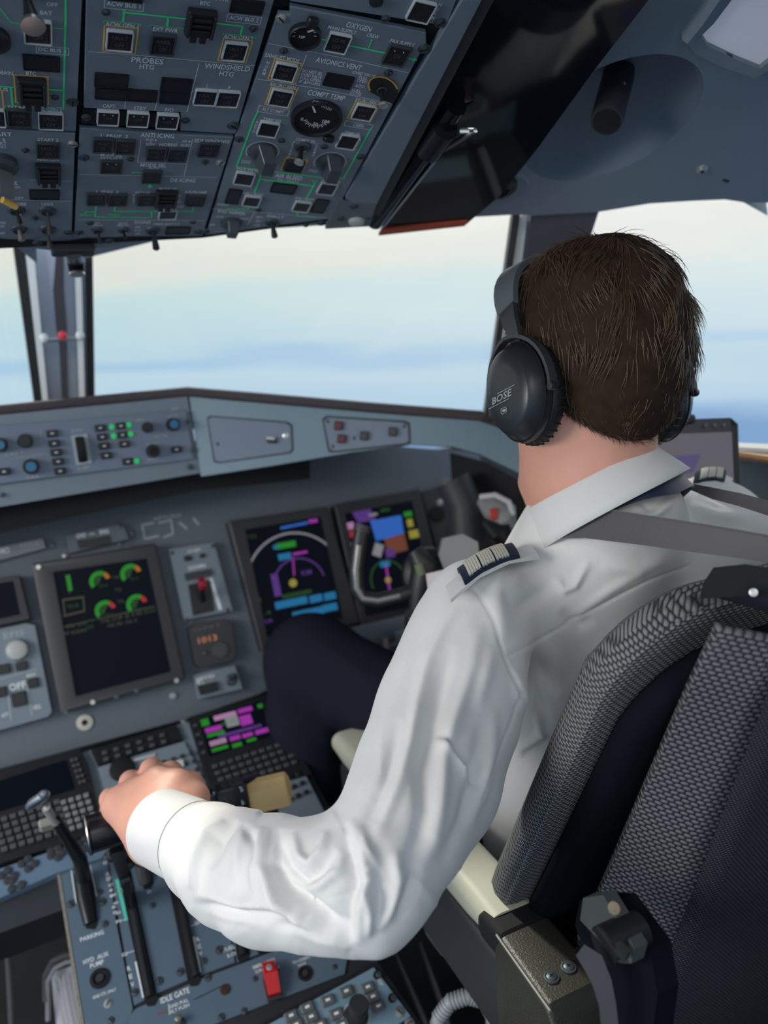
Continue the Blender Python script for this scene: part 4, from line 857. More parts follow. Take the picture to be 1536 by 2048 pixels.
# autopilot control panel
t = thing('autopilot_panel', 'autopilot control panel with green lights in the middle of the glareshield', 'control panel', GF.pt(180, 900))
slab('face_plate', GF.shifted(.006), [(-330, 868), (0, 851), (372, 822), (388, 918), (0, 968), (-320, 1002)], mat('fgcp_paint', (.155, .195, .27), .5), t, .008)
f2 = GF.shifted(.006)
for x, y in ((104, 867), (108, 887), (112, 905), (116, 923), (120, 942), (200, 856), (204, 874), (208, 892), (212, 911), (241, 852), (244, 870), (248, 888), (255, 923), (352, 899), (8, 943)):
    b = part('key', shared(('ap_key',), lambda: MB().box((0, 0, .003), (.0155, .0092, .006), None, .0012), DARK), None, t, f2.mat(x, y)); part('key_mark', shared(('ap_mark',), lambda: MB().box((0, 0, .0062), (.004, .0022, .0006)), EDGEW), None, b, f2.mat(x, y))
for x, y in ((223, 854), (257, 850), (227, 872), (261, 868), (273, 922)): part('green_lamp', shared(('green_lamp',), lambda: MB().lathe([(.0040, 0), (.0040, .002), (.0005, .003)], None, 14), GLED), None, t, f2.mat(x, y))
BLUEK = mat('knob_blue_cap', (.03, .16, .32), .4)
for x, y, c, r in ((0, 890, BLUEK, .010), (50, 882, DARK, .010), (62, 933, BLUEK, .011), (294, 855, DARK, .008), (345, 849, BLUEK, .010), (305, 902, BLACK, .010)):
    k = part('rotary_knob', MB().lathe([(r, 0), (r, .006), (r * .8, .014), (.0005, .014)], f2.mat(x, y), 20), DARK, t); part('knob_cap', MB().lathe([(r * .62, .014), (r * .6, .016), (.0005, .016)], f2.mat(x, y), 16), c, k)
part('wheel_frame', shape(f2, [(142, 872), (174, 868), (184, 926), (152, 930)], 0, .002), mat('wheel_frame_pale', (.36, .40, .44), .5), t); w_ = part('thumb_wheel', MB().lathe([(.0005, -.006), (.019, -.006), (.020, 0), (.019, .006), (.0005, .006)], f2.mat(162, 899, -.004) @ Matrix.Rotation(R(90), 4, 'Y'), 24), BLACK, t)
pr = Print(f2); fp = MATS['faded_print']
for s, x, y, w in (('DN', 154, 861, 22), ('UP', 168, 936, 24), ('CRS', 65, 954, 26), ('HDG', 62, 917, 18), ('ALT SEL', 322, 872, 28), ('CRS 1', 28, 907, 34), ('HDG', 280, 840, 18), ('ALT', 345, 833, 22), ('BARO', 306, 888, 26), ('BARO', 306, 918, 22), ('BANK', 350, 818, 14)): pr.text(s, x, y, w, 5.5, fp)
pr.line([(82, 858), (82, 884)], 1, fp); pr.line([(30, 916), (86, 908)], 1, fp); pr.done(t)
screw(f2, t, 375, 844, 5); screw(f2, t, 384, 900, 5); screw(GF.shifted(.001), gs, 380, 934, 6); screw(GF.shifted(.001), gs, 4, 990, 5)
# stowage lid on the wing
t = thing('stowage_box', 'blank lid with a small latch on the glareshield, between autopilot panel and warning lights', 'lid', GW.pt(490, 880))
lp = [(416, 838), (424, 834), (572, 846), (582, 853), (584, 898), (578, 904), (440, 924), (430, 921)]
slab('lid_rim', GW.shifted(.0012), [(x + (-3 if x < 500 else 3), y + (-3 if y < 870 else 3)) for x, y in lp], DARK2, t, .002); slab('lid_plate', GW.shifted(.003), lp, mat('lid_paint', (.15, .19, .26), .5), t, .002)
part('latch', MB().box((0, 0, .004), (.014, .007, .006), None, .0015), DARK, t, GW.mat(545, 882, .003)); part('latch_tab', MB().box((0, 0, .006), (.013, .004, .003), None, .001), EDGEW, t, GW.mat(544, 877, .005)); screw(GW.shifted(.003), t, 571, 871, 5, True); screw(GW.shifted(.003), t, 435, 888, 3)
# warning panel
t = thing('warning_panel', 'small panel with two dark red warning lights on the right of the glareshield', 'warning panel', GW.pt(730, 870))
wpn = [(648, 842), (656, 835), (806, 845), (816, 850), (818, 882), (812, 886), (668, 902), (660, 899)]
slab('rim', GW.shifted(.0012), [(x + (-4 if x < 730 else 4), y + (-4 if y < 866 else 4)) for x, y in wpn], DARK2, t, .002); slab('face_plate', GW.shifted(.003), wpn, mat('lid_paint2', (.17, .21, .28), .5), t, .002)
WR = mat('warning_red', (.10, .012, .016), .4)
for x, y, m_, l in ((678, 852, WR, 'dark red warning light'), (684, 878, WR, 'dark red warning light'), (729, 872, mat('warn_brown', (.055, .045, .05), .5), None), (786, 864, mat('warn_brown', (.055, .045, .05), .5), None)):
    b = part('warning_light', MB().box((0, 0, .003), (.013, .013, .006), None, .001), DARK2, t, GW.mat(x, y, .003)); part('warning_lens', MB().box((0, 0, .0062), (.0105, .0105, .002), None, .0006), m_, b, GW.mat(x, y, .003), label=l)
for x, y in ((655, 843), (665, 893), (808, 853), (708, 876)): screw(GW.shifted(.003), t, x, y, 3)

# ================================================================== centre console: keyboards and radio panel
CC = Frame(rel(0, 1.2, -.58), (1, 0, 0), (0, .82, .57))
con = thing('centre_console', 'dark base of the centre console under the two keyboards and radio panels', 'console', CC.pt(300, 1600, -.03))
part('console_body', MB().prism([CC.pt(*p, -.010) for p in ((-300, 1625), (0, 1545), (380, 1438), (540, 1392), (640, 1570), (700, 1680), (190, 1790), (0, 1860), (-300, 1960))], -CC.n, .10), mat('console_dark', (.020, .026, .034), .6), con)
part('console_deck', shape(CC, [(160, 1505), (385, 1440), (440, 1560), (470, 1700), (200, 1750)], -.010, -.002), PANEL, con)
KEYC = mat('key_cap_grey', (.075, .08, .085), .5); KEYP = mat('key_cap_pale', (.22, .23, .23), .5)
def keygrid(fr, par, x0, y0, dx, dy, nx, ny, w, h, m, name='key', skip=()):
    """rows of keys on a frame; dx, dy are pixel steps (pairs) along a row and down the rows"""
    for j in range(ny):
        for i in range(nx):
            if (i, j) in skip: continue
            px = x0 + dx[0] * i + dy[0] * j; py = y0 + dx[1] * i + dy[1] * j
            part(name, shared((name, w, h, m.name), lambda: MB().box((0, 0, .0025), (w, h, .005), None, .0012), m), None, par, fr.mat(px, py))
# right keyboard unit
t = thing('flight_computer_keyboard', 'flight computer keyboard whose small screen shows pink and green lines', 'keyboard unit', CC.pt(480, 1500))
slab('case', CC.shifted(.010), [(376, 1434), (538, 1386), (624, 1548), (442, 1600), (424, 1590)], DARK, t, .02)
f2 = CC.shifted(.010)
part('screen', shape(f2, [(400, 1440), (518, 1404), (545, 1472), (418, 1514)], 0, .001), SCR, t)
g = Glow(f2.shifted(.001), .0003)
for x, y, w, h, m_ in ((410, 1445, 16, 14, EG), (450, 1432, 46, 10, EP), (490, 1420, 30, 9, EM), (427, 1458, 34, 10, EM), (464, 1442, 26, 22, EW), (492, 1440, 24, 20, EM), (432, 1468, 36, 7, EG), (480, 1462, 90, 6, EV), (436, 1484, 34, 10, EP), (470, 1476, 22, 9, EM), (495, 1470, 22, 8, EM), (525, 1462, 30, 9, EM), (440, 1497, 34, 7, EG), (474, 1490, 20, 8, EG), (503, 1480, 20, 6, EG), (520, 1412, 10, 8, EG)): g.bar(x, y, w, h, m_)
g.text('A/C 072', 458, 1445, 30, 7, EG); g.text('INDEX', 436, 1484, 28, 6, EG); g.done(t)
keygrid(f2, t, 430, 1534, (15.6, -5.2), (6, 13), 10, 5, .0088, .0060, KEYC, skip={(k, 4) for k in range(7, 10)})
for i in range(4): 
    for x, y in ((391 + i * 5.5, 1452 + i * 18), (535 + i * 7, 1412 + i * 18)): part('line_key', shared(('line_key',), lambda: MB().box((0, 0, .002), (.007, .0045, .004), None, .001), KEYC), None, t, f2.mat(x, y))
screw(f2, t, 367, 1442, 5, True); screw(f2, t, 551, 1446, 4, True)
# radio strip right of the levers under that keyboard
t = thing('intercom_panel', 'blue grey intercom panel between the right keyboard and the tan flap knob', 'control panel', CC.pt(560, 1590))
slab('face_plate', CC.shifted(.008), [(445, 1606), (598, 1524), (650, 1625), (470, 1690)], PANEL, t, .02)
keygrid(CC.shifted(.008), t, 500, 1592, (16, -7), (8, 18), 7, 3, .008, .007, DARK)
pr = Print(CC.shifted(.008)); pr.line([(520, 1614), (600, 1578)], 1.4, MATS['faded_print']); pr.done(t)
# left keyboard unit
t = thing('flight_computer_keyboard', 'flight computer keyboard with a blank black screen, left of the lever quadrant', 'keyboard unit', CC.pt(80, 1600))
slab('case', CC.shifted(.010), [(-180, 1590), (158, 1494), (176, 1530), (206, 1660), (0, 1728), (-160, 1776)], DARK, t, .02)
part('screen', shape(f2, [(-160, 1612), (132, 1520), (150, 1578), (-150, 1668)], 0, .001), SCR, t)
keygrid(f2, t, -8, 1645, (17.5, -5.6), (4.5, 13.6), 8, 5, .0085, .0075, KEYC); keygrid(f2, t, 128, 1606, (15, -4.5), (4.2, 13), 4, 5, .0075, .0070, KEYP)
keygrid(f2, t, 145, 1522, (8, -2), (4, 11), 2, 5, .005, .005, KEYC)
# radio panel under it
t = thing('radio_control_unit', 'pale blue radio panel with clusters of round buttons at the left of the pedestal', 'radio panel', CC.pt(80, 1720))
slab('face_plate', CC.shifted(.006), [(-150, 1784), (0, 1737), (205, 1668), (300, 1640), (312, 1668), (212, 1704), (205, 1716), (110, 1748), (0, 1796), (-150, 1850)], mat('radio_paint', (.12, .19, .27), .5), t, .02)
f3 = CC.shifted(.006)
for (cx__, cy__, n) in ((15, 1752, 4), (56, 1728, 4), (112, 1706, 5), (170, 1688, 4), (30, 1770, 3), (232, 1672, 3)):
    for i in range(n):
        a = 2 * math.pi * i / n; part('round_button', shared(('round_button',), lambda: MB().lathe([(.0052, 0), (.005, .003), (.0005, .0036)], None, 14), DARK2), None, t, f3.mat(cx__ + 13 * math.cos(a), cy__ + 10 * math.sin(a)))
# small radio panels between the keyboards
t = thing('radio_control_unit', 'dark radio panel with two rows of small keys behind the hand on the lever', 'radio panel', CC.pt(270, 1490))
slab('face_plate', CC.shifted(.006), [(182, 1500), (352, 1448), (366, 1478), (196, 1530)], DARK, t, .02)
keygrid(CC.shifted(.006), t, 210, 1507, (23, -7), (3, 13), 6, 2, .008, .006, KEYC)
t = thing('radio_unit', 'blue grey audio panel with a big black dial and white strip behind the hand', 'control panel', CC.pt(280, 1540))
slab('face_plate', CC.shifted(.004), [(196, 1534), (368, 1482), (410, 1560), (430, 1620), (240, 1680)], PANEL, t, .02)
part('dial', MB().lathe([(.019, 0), (.018, .006), (.014, .008), (.0005, .008)], CC.mat(245, 1542, .004), 28), BLACK, t)
part('white_strip', MB().box((0, 0, .002), (.040, .004, .003), None, .001), EDGEW, t, CC.mat(285, 1520, .004)); part('paper_tab', MB().box((0, 0, .006), (.016, .012, .003), None, .001), mat('tab_white', (.6, .63, .62), .5), t, CC.mat(357, 1534, .004))
keygrid(CC.shifted(.004), t, 310, 1532, (18, -6), (6, 16), 5, 4, .007, .006, DARK2)
# ================================================================== lever quadrant
PD = Frame(rel(0, 1.06, -.68), (1, 0, 0), (0, .885, .466))
ped = thing('lever_quadrant', 'blue grey lever quadrant with four long slots and HYD AUX PUMP and IDLE GATE marks', 'lever quadrant', PD.pt(400, 1980, -.05))
QP = mat('quadrant_paint', (.10, .15, .205), .48, noise=.06, nscale=30, bump=.04, bscale=700)
# the curved body: plates bent over the front edge
edgeL = [(118, 1742), (124, 1790), (138, 1880), (158, 1990), (180, 2090)]
part('side_wall', MB().prism([PD.pt(*p, -.002) for p in ((116, 1742), (700, 1600), (760, 1950), (780, 2000), (250, 2200), (178, 2120))], -PD.n, .30), mat('quadrant_side', (.020, .022, .026), .6), ped)
plates = [[(118, 1744), (214, 1716), (232, 1840), (266, 2018), (254, 2060), (176, 2110)],
          [(216, 1715), (246, 1706), (308, 1990), (268, 2011)],
          [(248, 1705), (340, 1680), (398, 1950), (310, 1988)],
          [(342, 1679), (420, 1650), (470, 1924), (402, 1950)],
          [(422, 1650), (560, 1620), (640, 1860), (474, 1924)],
          [(268, 2019), (402, 1957), (474, 1930), (650, 1862), (697, 1906), (690, 1948), (240, 2120), (200, 2120)]]
for p in plates: slab('cover_plate', PD.shifted(.0012), p, QP, ped, .003)
slab('edge_strip', PD.shifted(.002), [(113, 1744), (119, 1742), (178, 2110), (171, 2112)], mat('worn_edge', (.30, .27, .22), .5, metal=.3, noise=.4, nscale=200), ped, .01)
for pts in ([(146, 1728), (176, 1720), (190, 1780), (196, 1848), (190, 1860), (172, 1858), (160, 1800)], [(228, 1706), (252, 1700), (316, 2000), (310, 2012), (296, 2014), (290, 2006)], [(270, 1700), (298, 1690), (307, 1768), (302, 1778), (288, 1780)], [(322, 1696), (346, 1688), (402, 1962), (396, 1972), (382, 1974), (376, 1966)], [(446, 1660), (470, 1654), (500, 1910), (494, 1922), (480, 1926), (474, 1918)], [(490, 1650), (512, 1644), (538, 1896), (532, 1908), (520, 1910), (512, 1902)]):
    part('lever_slot', shape(PD, pts, .0006, .0022), BLACK, ped)
    k = len(pts)
pr = Print(PD.shifted(.0012))
pr.text('PARKING', 184, 1872, 46, 9, rot=.0); pr.text('HYD  AUX', 192, 1916, 50, 9.5); pr.text('PUMP', 194, 1928, 27, 9.5); pr.text('GND CTL ONLY', 209, 1987, 46, 6.5)
pr.text('FI', 237, 1843, 9, 6); pr.line([(244, 1841), (253, 1838)], 1.4); pr.text('GI', 249, 1909, 11, 7); pr.line([(256, 1906), (268, 1902)], 1.4); pr.vert('REV', 258, 1937, 3.4, 16, 7, 9.5)
pr.text('IDLE GATE', 350, 1991, 58, 12); pr.line([(337, 2008), (339, 2029)], 1.4); pr.text('GND PULL', 358, 2007, 38, 7.5); pr.text('FLT PUSH', 360, 2017, 38, 7.5); pr.text('IDLE', 325, 2025, 19, 6, REDP)
pr.text('GI', 394, 1846, 10, 7); pr.line([(378, 1853), (388, 1850)], 1.4); pr.vert('REV', 396, 1879, 2.6, 14, 7, 9); pr.text('FUEL', 458, 1897, 24, 8); pr.text('S.O.', 464, 1909, 20, 7)
pr.text('EMER AUDIO', 528, 1927, 46, 7); pr.text('CALL', 522, 1940, 24, 6); pr.text('TO CONFIG', 602, 1920, 36, 6.5); pr.text('TEST', 604, 1930, 18, 6); pr.vert('10 20 40 60', 208, 1715, 2.2, 11, 8, 6); pr.text('0', 298, 1784, 8, 6)
for s, x, y in (('TO', 217, 1756), ('MCT', 222, 1770), ('60', 227, 1790), ('40', 232, 1806), ('20', 236, 1826)): pr.text(s, x, y, 10, 5.5)
pr.line([(142, 1738), (152, 1806)], 2, WHITE); pr.line([(180, 1730), (193, 1792)], 2, WHITE); pr.line([(234, 1762), (253, 1838)], 7, TEAL); pr.line([(352, 1756), (365, 1794)], 7, TEAL); pr.line([(273, 1926), (287, 1992)], 6); pr.line([(387, 1877), (399, 1942)], 6)
pr.line([(389, 1999), (440, 1974)], 1.6, BLACK); pr.done(ped)
for x, y, r in ((205, 1804, 8), (210, 1848, 7), (142, 1808, 8), (200, 1784, 6), (305, 1811, 6), (319, 1962, 8), (361, 1944, 8), (270, 1985, 7), (408, 1922, 7), (439, 1900, 8), (416, 1956, 7), (222, 2041, 7), (443, 2035, 7), (488, 2022, 6), (487, 1858, 5), (669, 1934, 5), (510, 1958, 6)): screw(PD.shifted(.0012), ped, x, y, r)
screw(PD.shifted(.0012), ped, 216, 2007, 8, True, .8)
for x, y, r in ((200, 1958, .012), (610, 1948, .0095)):
    b = part('push_knob', MB().lathe([(r, 0), (r, .002), (r * .7, .0026), (r * .5, .0005), (.0005, .0005)], PD.mat(x, y, .0012), 22), BLACK, ped); part('knob_core', MB().lathe([(r * .45, 0), (r * .38, .004), (.0005, .004)], PD.mat(x, y, .0012), 16), DARK2, b)
part('red_sleeve_hole', MB().lathe([(.0065, 0), (.006, .002), (.0005, .0025)], PD.mat(450, 1980, .0012), 16), mat('hole_brown', (.05, .02, .018), .5), ped)
tg = toggle(PD.shifted(.0012), ped, 360, 2048, 12, 356, 2034, .012, .0045, mat('lever_brass', (.45, .43, .33), .35, .8))
toggle(PD.shifted(.0012), ped, 552, 1940, 7, 558, 1932, .010, .002, STEEL)
t = thing('guarded_emergency_switch', 'bright red guard over a switch, below EMER AUDIO on the quadrant', 'switch guard', PD.pt(541, 1970))
RED = mat('guard_red', (.60, .012, .015), .35)
part('guard_base', shape(PD, [(526, 1962), (552, 1954), (560, 1998), (536, 2006)], .0014, .006), DARK, t)
part('guard_cover', MB().loft([[PD.pt(x, y, h) for x, y, h in ((523, 1936, .016), (546, 1931, .016), (546, 1934, .004), (524, 1940, .004))], [PD.pt(x, y, h) for x, y, h in ((528, 1962, .022), (553, 1956, .022), (551, 1958, .004), (528, 1964, .004))], [PD.pt(x, y, h) for x, y, h in ((536, 1998, .012), (560, 1991, .012), (559, 1992, .003), (537, 2000, .003))]]), RED, t)
part('switch_tip', MB().lathe([(.0045, 0), (.004, .004), (.001, .005)], PD.mat(537, 1948, .017), 12), BSCREW, t)
part('guard_hinge', MB().tube([PD.pt(536, 2003, .004), PD.pt(563, 1994, .004)], .0028, 10), DARK2, t)

# ---- levers
LV = mat('lever_black', (.010, .011, .013), .28)
def lever(t, name, base, top, w0, w1, m=LV):
    a = base; b = top; d = (b - a).normalized(); s_ = Vector((1, 0, 0)); q = d.cross(s_).normalized()
    mb = MB(); rings = []
    for k, (f, w, th) in enumerate(((0, w0, .011), (.5, w0, .010), (.8, w1, .009), (1, w1, .009))):
        c = a.lerp(b, f); rings.append([c + s_ * w / 2 + q * th, c - s_ * w / 2 + q * th, c - s_ * w / 2 - q * th, c + s_ * w / 2 - q * th])
    mb.loft(rings); return part(name, mb, m, t)
# power lever 1 with its barrel grip under the hand; it stands well forward in its slot
kL = P(196, 1664, .885); kR = P(405, 1618, .955)
pl1 = thing('power_lever', 'left power lever with a black barrel grip under the hand', 'lever', PD.pt(262, 1800))
lever(pl1, 'lever_arm', PD.pt(262, 1800, -.02), P(232, 1690, .91), .010, .014)
gc = P(226, 1655, .89)
part('grip', MB().lathe([(.018, -.030), (.022, -.0285), (.0225, -.026), (.021, -.024), (.021, .024), (.018, .030)], Matrix.Translation(gc) @ Matrix.Rotation(R(90), 4, 'Y'), 28), LV, pl1)
part('grip_rim', MB().lathe([(.0222, -.0012), (.0228, 0), (.0222, .0012)], Matrix.Translation(gc - Vector((.0272, 0, 0))) @ Matrix.Rotation(R(90), 4, 'Y'), 28, cap=False), STEEL, pl1)
for k, (x, y, d) in enumerate(((226, 1710, .93), (246, 1730, .96), (252, 1755, .97), (236, 1700, .92), (256, 1726, .955))): part('linkage', MB().box(P(x, y, d), (.014, .014, .012), PD.mat(300, 1800).to_3x3(), .003), DARK, pl1)
part('pin', MB().lathe([(.003, 0), (.003, .002), (.0005, .002)], PD.mat(246, 1790, .012), 10), BSCREW, pl1)
part('slot_rod', MB().tube([PD.pt(262, 1800, .004), PD.pt(301, 1995, .003)], .0055, 10), LV, pl1)
# power lever 2: grip block right of the hand
pl2 = thing('power_lever', 'right power lever with a blocky black grip and chrome edges beside the hand', 'lever', PD.pt(350, 1740))
lever(pl2, 'lever_arm', PD.pt(352, 1760, -.02), P(420, 1655, .97), .010, .012)
gm_ = P(438, 1602, .99)
part('grip', MB().box(gm_, (.120, .030, .034), Matrix.Rotation(R(-12), 3, 'X'), .006), LV, pl2)
part('grip_end', MB().box(P(462, 1596, .985), (.040, .036, .040), Matrix.Rotation(R(-12), 3, 'X'), .006), mat('grip_leather', (.016, .017, .020), .35, bump=.3, bscale=300), pl2)
for x, y in ((432, 1588), (482, 1576), (484, 1602), (436, 1612)): part('grip_clip', MB().tube([P(x - 3, y - 6, .975), P(x + 3, y + 6, .975)], .0030, 8), STEEL, pl2)
for x, y in ((450, 1574), (466, 1570), (478, 1566)): part('grip_key', MB().box(P(x, y, .975), (.008, .010, .006), None, .001), DARK2, pl2)
part('slot_rod', MB().tube([PD.pt(352, 1760, .004), PD.pt(393, 1955, .003)], .0055, 10), LV, pl2)
part('pin', MB().lathe([(.003, 0), (.003, .002), (.0005, .002)], PD.mat(345, 1750, .012), 10), BSCREW, pl2)
# condition levers and flap lever with tan knob
for lx, (x0, y0, x1, y1), lb in ((0, (462, 1720, 487, 1912), 'first condition lever from the left, only its black rod showing under the sleeve'), (1, (500, 1700, 526, 1896), 'second condition lever from the left, only its black rod showing under the sleeve')):
    t = thing('condition_lever', lb, 'lever', PD.pt(x1, y1)); part('slot_rod', MB().tube([PD.pt(x0, y0, .004), PD.pt(x1, y1, .003)], .0055, 10), LV, t)
    lever(t, 'lever_arm', PD.pt(x0, y0, -.02), PD.pt(x0, y0, .05), .009, .010); part('knob', MB().box(PD.pt(x0, y0, .06), (.02, .02, .024), PD.mat(300, 1800).to_3x3(), .005), LV, t)
t = thing('flap_lever', 'flap lever with a tan rounded knob right of the black grips', 'lever', P(545, 1640, 1.02))
TAN = mat('tan_plastic', (.76, .52, .23), .38)
fk = P(538, 1583, 1.0); Mx = Matrix.Translation(fk)
kd = (P(568, 1576, 1.0) - P(508, 1590, 1.0)).normalized()
ku = Vector((0, -.25, 1)); ku = (ku - kd * ku.dot(kd)).normalized(); kf = kd.cross(ku)
prof = [(-.020, -.016), (-.022, .004), (-.014, .017), (0, .021), (.014, .017), (.022, .004), (.020, -.016), (0, -.019)]
rings = []
for f, s_ in ((-.026, .86), (-.0245, .97), (-.02, 1.0), (.02, 1.0), (.0245, .97), (.026, .86)): rings.append([fk + kd * f + (kf * a * .85 + ku * b * .95) * s_ for a, b in prof])
part('knob', MB().loft(rings), TAN, t)
lever(t, 'lever_arm', P(560, 1690, 1.06), P(540, 1612, 1.01), .014, .016, LV)
# gust lock lever (short wide dark slot piece) and parking brake lever with T handle
t = thing('parking_brake_lever', 'parking brake lever with a steel T-handle and long black arm at the left', 'lever', PD.pt(176, 1800))
pb0 = P(92, 1612, .96); pb1 = P(160, 1718, 1.04)
part('lever_arm', MB().tube([P(106, 1630, .97), pb1, P(172, 1782, 1.06)], [.0065, .0095, .008], 12), LV, t)
part('steel_rod', MB().tube([P(86, 1606, .955), P(158, 1712, 1.03)], .0034, 10), STEEL, t)
part('rod_sleeve', MB().tube([P(92, 1616, .958), P(112, 1646, .975)], .0052, 12), mat('sleeve_pale', (.5, .5, .48), .4, .5), t)
part('t_handle', MB().tube([P(58, 1614, .96), P(66, 1606, .955), P(88, 1592, .95), P(92, 1586, .948)], [.0052, .0066, .0066, .005], 12), STEEL, t)
part('handle_ball', MB().lathe([(.001, -.006), (.005, -.004), (.006, 0), (.005, .004), (.001, .006)], Matrix.Translation(P(88, 1589, .948)), 12), STEEL, t)
part('hinge_block', MB().box(P(96, 1648, 1.0), (.022, .012, .018), PD.mat(300, 1800).to_3x3(), .003), mat('block_tan_grey', (.30, .28, .24), .5), t)
part('lever_boot', MB().tube([PD.pt(164, 1752, .010), PD.pt(172, 1800, .006), PD.pt(182, 1848, .002)], [.010, .011, .009], 12, flat=.7), LV, t)
t = thing('gust_lock_lever', 'short dark lever in the slot between the two power levers', 'lever', PD.pt(292, 1760))
part('lever_arm', MB().tube([PD.pt(292, 1768, .002), PD.pt(284, 1738, .020), P(276, 1700, .98)], [.009, .010, .009], 12, flat=.6), mat('lever_slate', (.035, .038, .045), .4), t)
part('knob', MB().box(P(272, 1684, .97), (.022, .016, .018), None, .005), DARK, t)

# ---- audio selector panel at the bottom
t = thing('audio_selector_panel', 'pale blue audio selector panel with grey keys and a black knob at the bottom edge', 'control panel', PD.pt(660, 2000))
AP = Frame(PD.pt(640, 2000) + PD.n * .030, (1, 0, 0), (0, .90, .43))
slab('case', AP.shifted(-.003), [(500, 2060), (745, 1926), (760, 1928), (862, 2075), (800, 2200), (480, 2200)], DARK, t, .04)
slab('face_plate', AP, [(508, 2064), (748, 1934), (822, 2032), (700, 2110), (560, 2180)], mat('audio_paint', (.19, .30, .38), .42), t, .004)
slab('lower_plate', AP, [(826, 2038), (850, 2070), (760, 2130), (720, 2110)], mat('audio_lower_plate', (.10, .10, .085), .5), t, .004)
KG = mat('key_grey', (.11, .12, .12), .45)
for x, y in ((582, 2034), (614, 2017), (655, 2003), (692, 1985), (622, 2036), (672, 2030), (592, 2052), (640, 2052), (684, 2052), (735, 1977), (745, 1996), (756, 2015)):
    b = part('key', shared(('audio_key',), lambda: MB().box((0, 0, .0025), (.0165, .0115, .005), None, .0014), KG), None, t, AP.mat(x, y)); part('key_mark', shared(('audio_mark', x > 730), lambda: MB().box((0, 0, .0052), (.0055 if True else .003, .0030, .0005)), WHITE), None, b, AP.mat(x, y))
kb = part('rotary_knob', MB().lathe([(.0155, 0), (.0150, .003), (.0115, .004), (.0110, .020), (.0122, .022), (.0122, .034), (.011, .036), (.0005, .036)], AP.mat(712, 2034), 28), mat('knob_rubber', (.020, .021, .023), .6), t)
part('knob_skirt', MB().lathe([(.0185, 0), (.018, .0012), (.015, .0016)], AP.mat(712, 2034), 28, cap=False), mat('skirt_pale', (.33, .40, .44), .5), kb)
for x, y in ((754, 1951), (784, 1997)):
    b = part('mount_notch', MB().lathe([(.0052, 0), (.005, .003), (.0005, .003)], AP.mat(x, y), 14), BLACK, t); part('notch_screw', MB().lathe([(.0038, .003), (.003, .004), (.0005, .004)], AP.mat(x + 3, y), 12), SCREWM, b)
for x, y in ((799, 2024), (819, 2046)): screw(AP.shifted(.001), t, x, y, 9, True)
pr = Print(AP); pr.text('VOL', 760, 1964, 8, 14); pr.line([(704, 1961), (742, 2035)], 1.3, MATS['faded_print']); pr.line([(628, 2002), (655, 2055)], 1.3, MATS['faded_print']); pr.done(t)

# ================================================================== binder beside the quadrant
t = thing('ring_binder', 'white paper binder with a grey ring stuffed left of the quadrant', 'binder', rel(-.10, .95, -1.0))
b0, b1 = P(102, 1965, 1.25), P(150, 1935, 1.22)
rings = []
for i in range(9):
    f = i / 8; rings.append([P(102 + 4 * f + 12 * f, 1945 + 160 * f, 1.24), P(148 + 30 * f, 1930 + 160 * f, 1.21), P(150 + 30 * f, 1932 + 160 * f, 1.27), P(108 + 16 * f, 1950 + 160 * f, 1.30)])
part('paper_block', MB().loft(rings), mat('paper_white', (.50, .50, .54), .8, noise=.2, nscale=300), t)
for i in range(5):
    x = 108 + i * 9; part('page', MB().ribbon([P(x, 1958 - i * 4, 1.208), P(x + 14, 2020, 1.208), P(x + 32, 2100, 1.208)], .003, .001, rt), mat('page_shade', (.42, .42, .46), .8), t)
part('ring', MB().tube([P(92, 2000, 1.22), P(92, 1950, 1.21), P(106, 1922, 1.20), P(130, 1910, 1.20), P(146, 1908, 1.20)], .005, 10), mat('ring_grey', (.10, .10, .11), .5), t)
part('ring', MB().tube([P(96, 2040, 1.23), P(96, 1962, 1.21), P(110, 1936, 1.20), P(132, 1924, 1.20), P(148, 1922, 1.20)], .0035, 10), mat('ring_pale', (.33, .33, .36), .5), t)
part('ring', MB().tube([P(14, 1896, 1.25), P(18, 1960, 1.25), P(24, 2080, 1.25)], .004, 8), mat('ring_grey', (.10, .10, .11), .5), t)
# ================================================================== body modelling: distance fields meshed by surface nets
def V3(p): return np.array((p[0], p[1], p[2]), dtype=np.float32)
def sd_cone(p, a, b, ra, rb):
    """tapered capsule"""
    a = V3(a); b = V3(b); ab = b - a; t = np.clip(((p - a) @ ab) / max(float(ab @ ab), 1e-9), 0, 1)
    d = p - a - t[..., None] * ab
    return np.sqrt((d * d).sum(-1)) - (ra + (rb - ra) * t)
def sd_ell(p, c, r, Mi=None):
    q = p - V3(c)
    if Mi is not None: q = q @ np.array(Mi, dtype=np.float32)          # columns = the ellipsoid's own axes
    r = V3(r); k0 = np.sqrt(((q / r) ** 2).sum(-1)); k1 = np.sqrt(((q / (r * r)) ** 2).sum(-1)) + 1e-9
    return k0 * (k0 - 1) / k1
def smin(a, b, k):
    h = np.clip(.5 + .5 * (b - a) / k, 0, 1); return b + (a - b) * h - k * h * (1 - h)
def smax(a, b, k): return -smin(-a, -b, k)
def chain(p, pts, k=.012):
    d = None
    for (a, ra), (b, rb) in zip(pts, pts[1:]):
        e = sd_cone(p, a, b, ra, rb); d = e if d is None else smin(d, e, k)
    return d
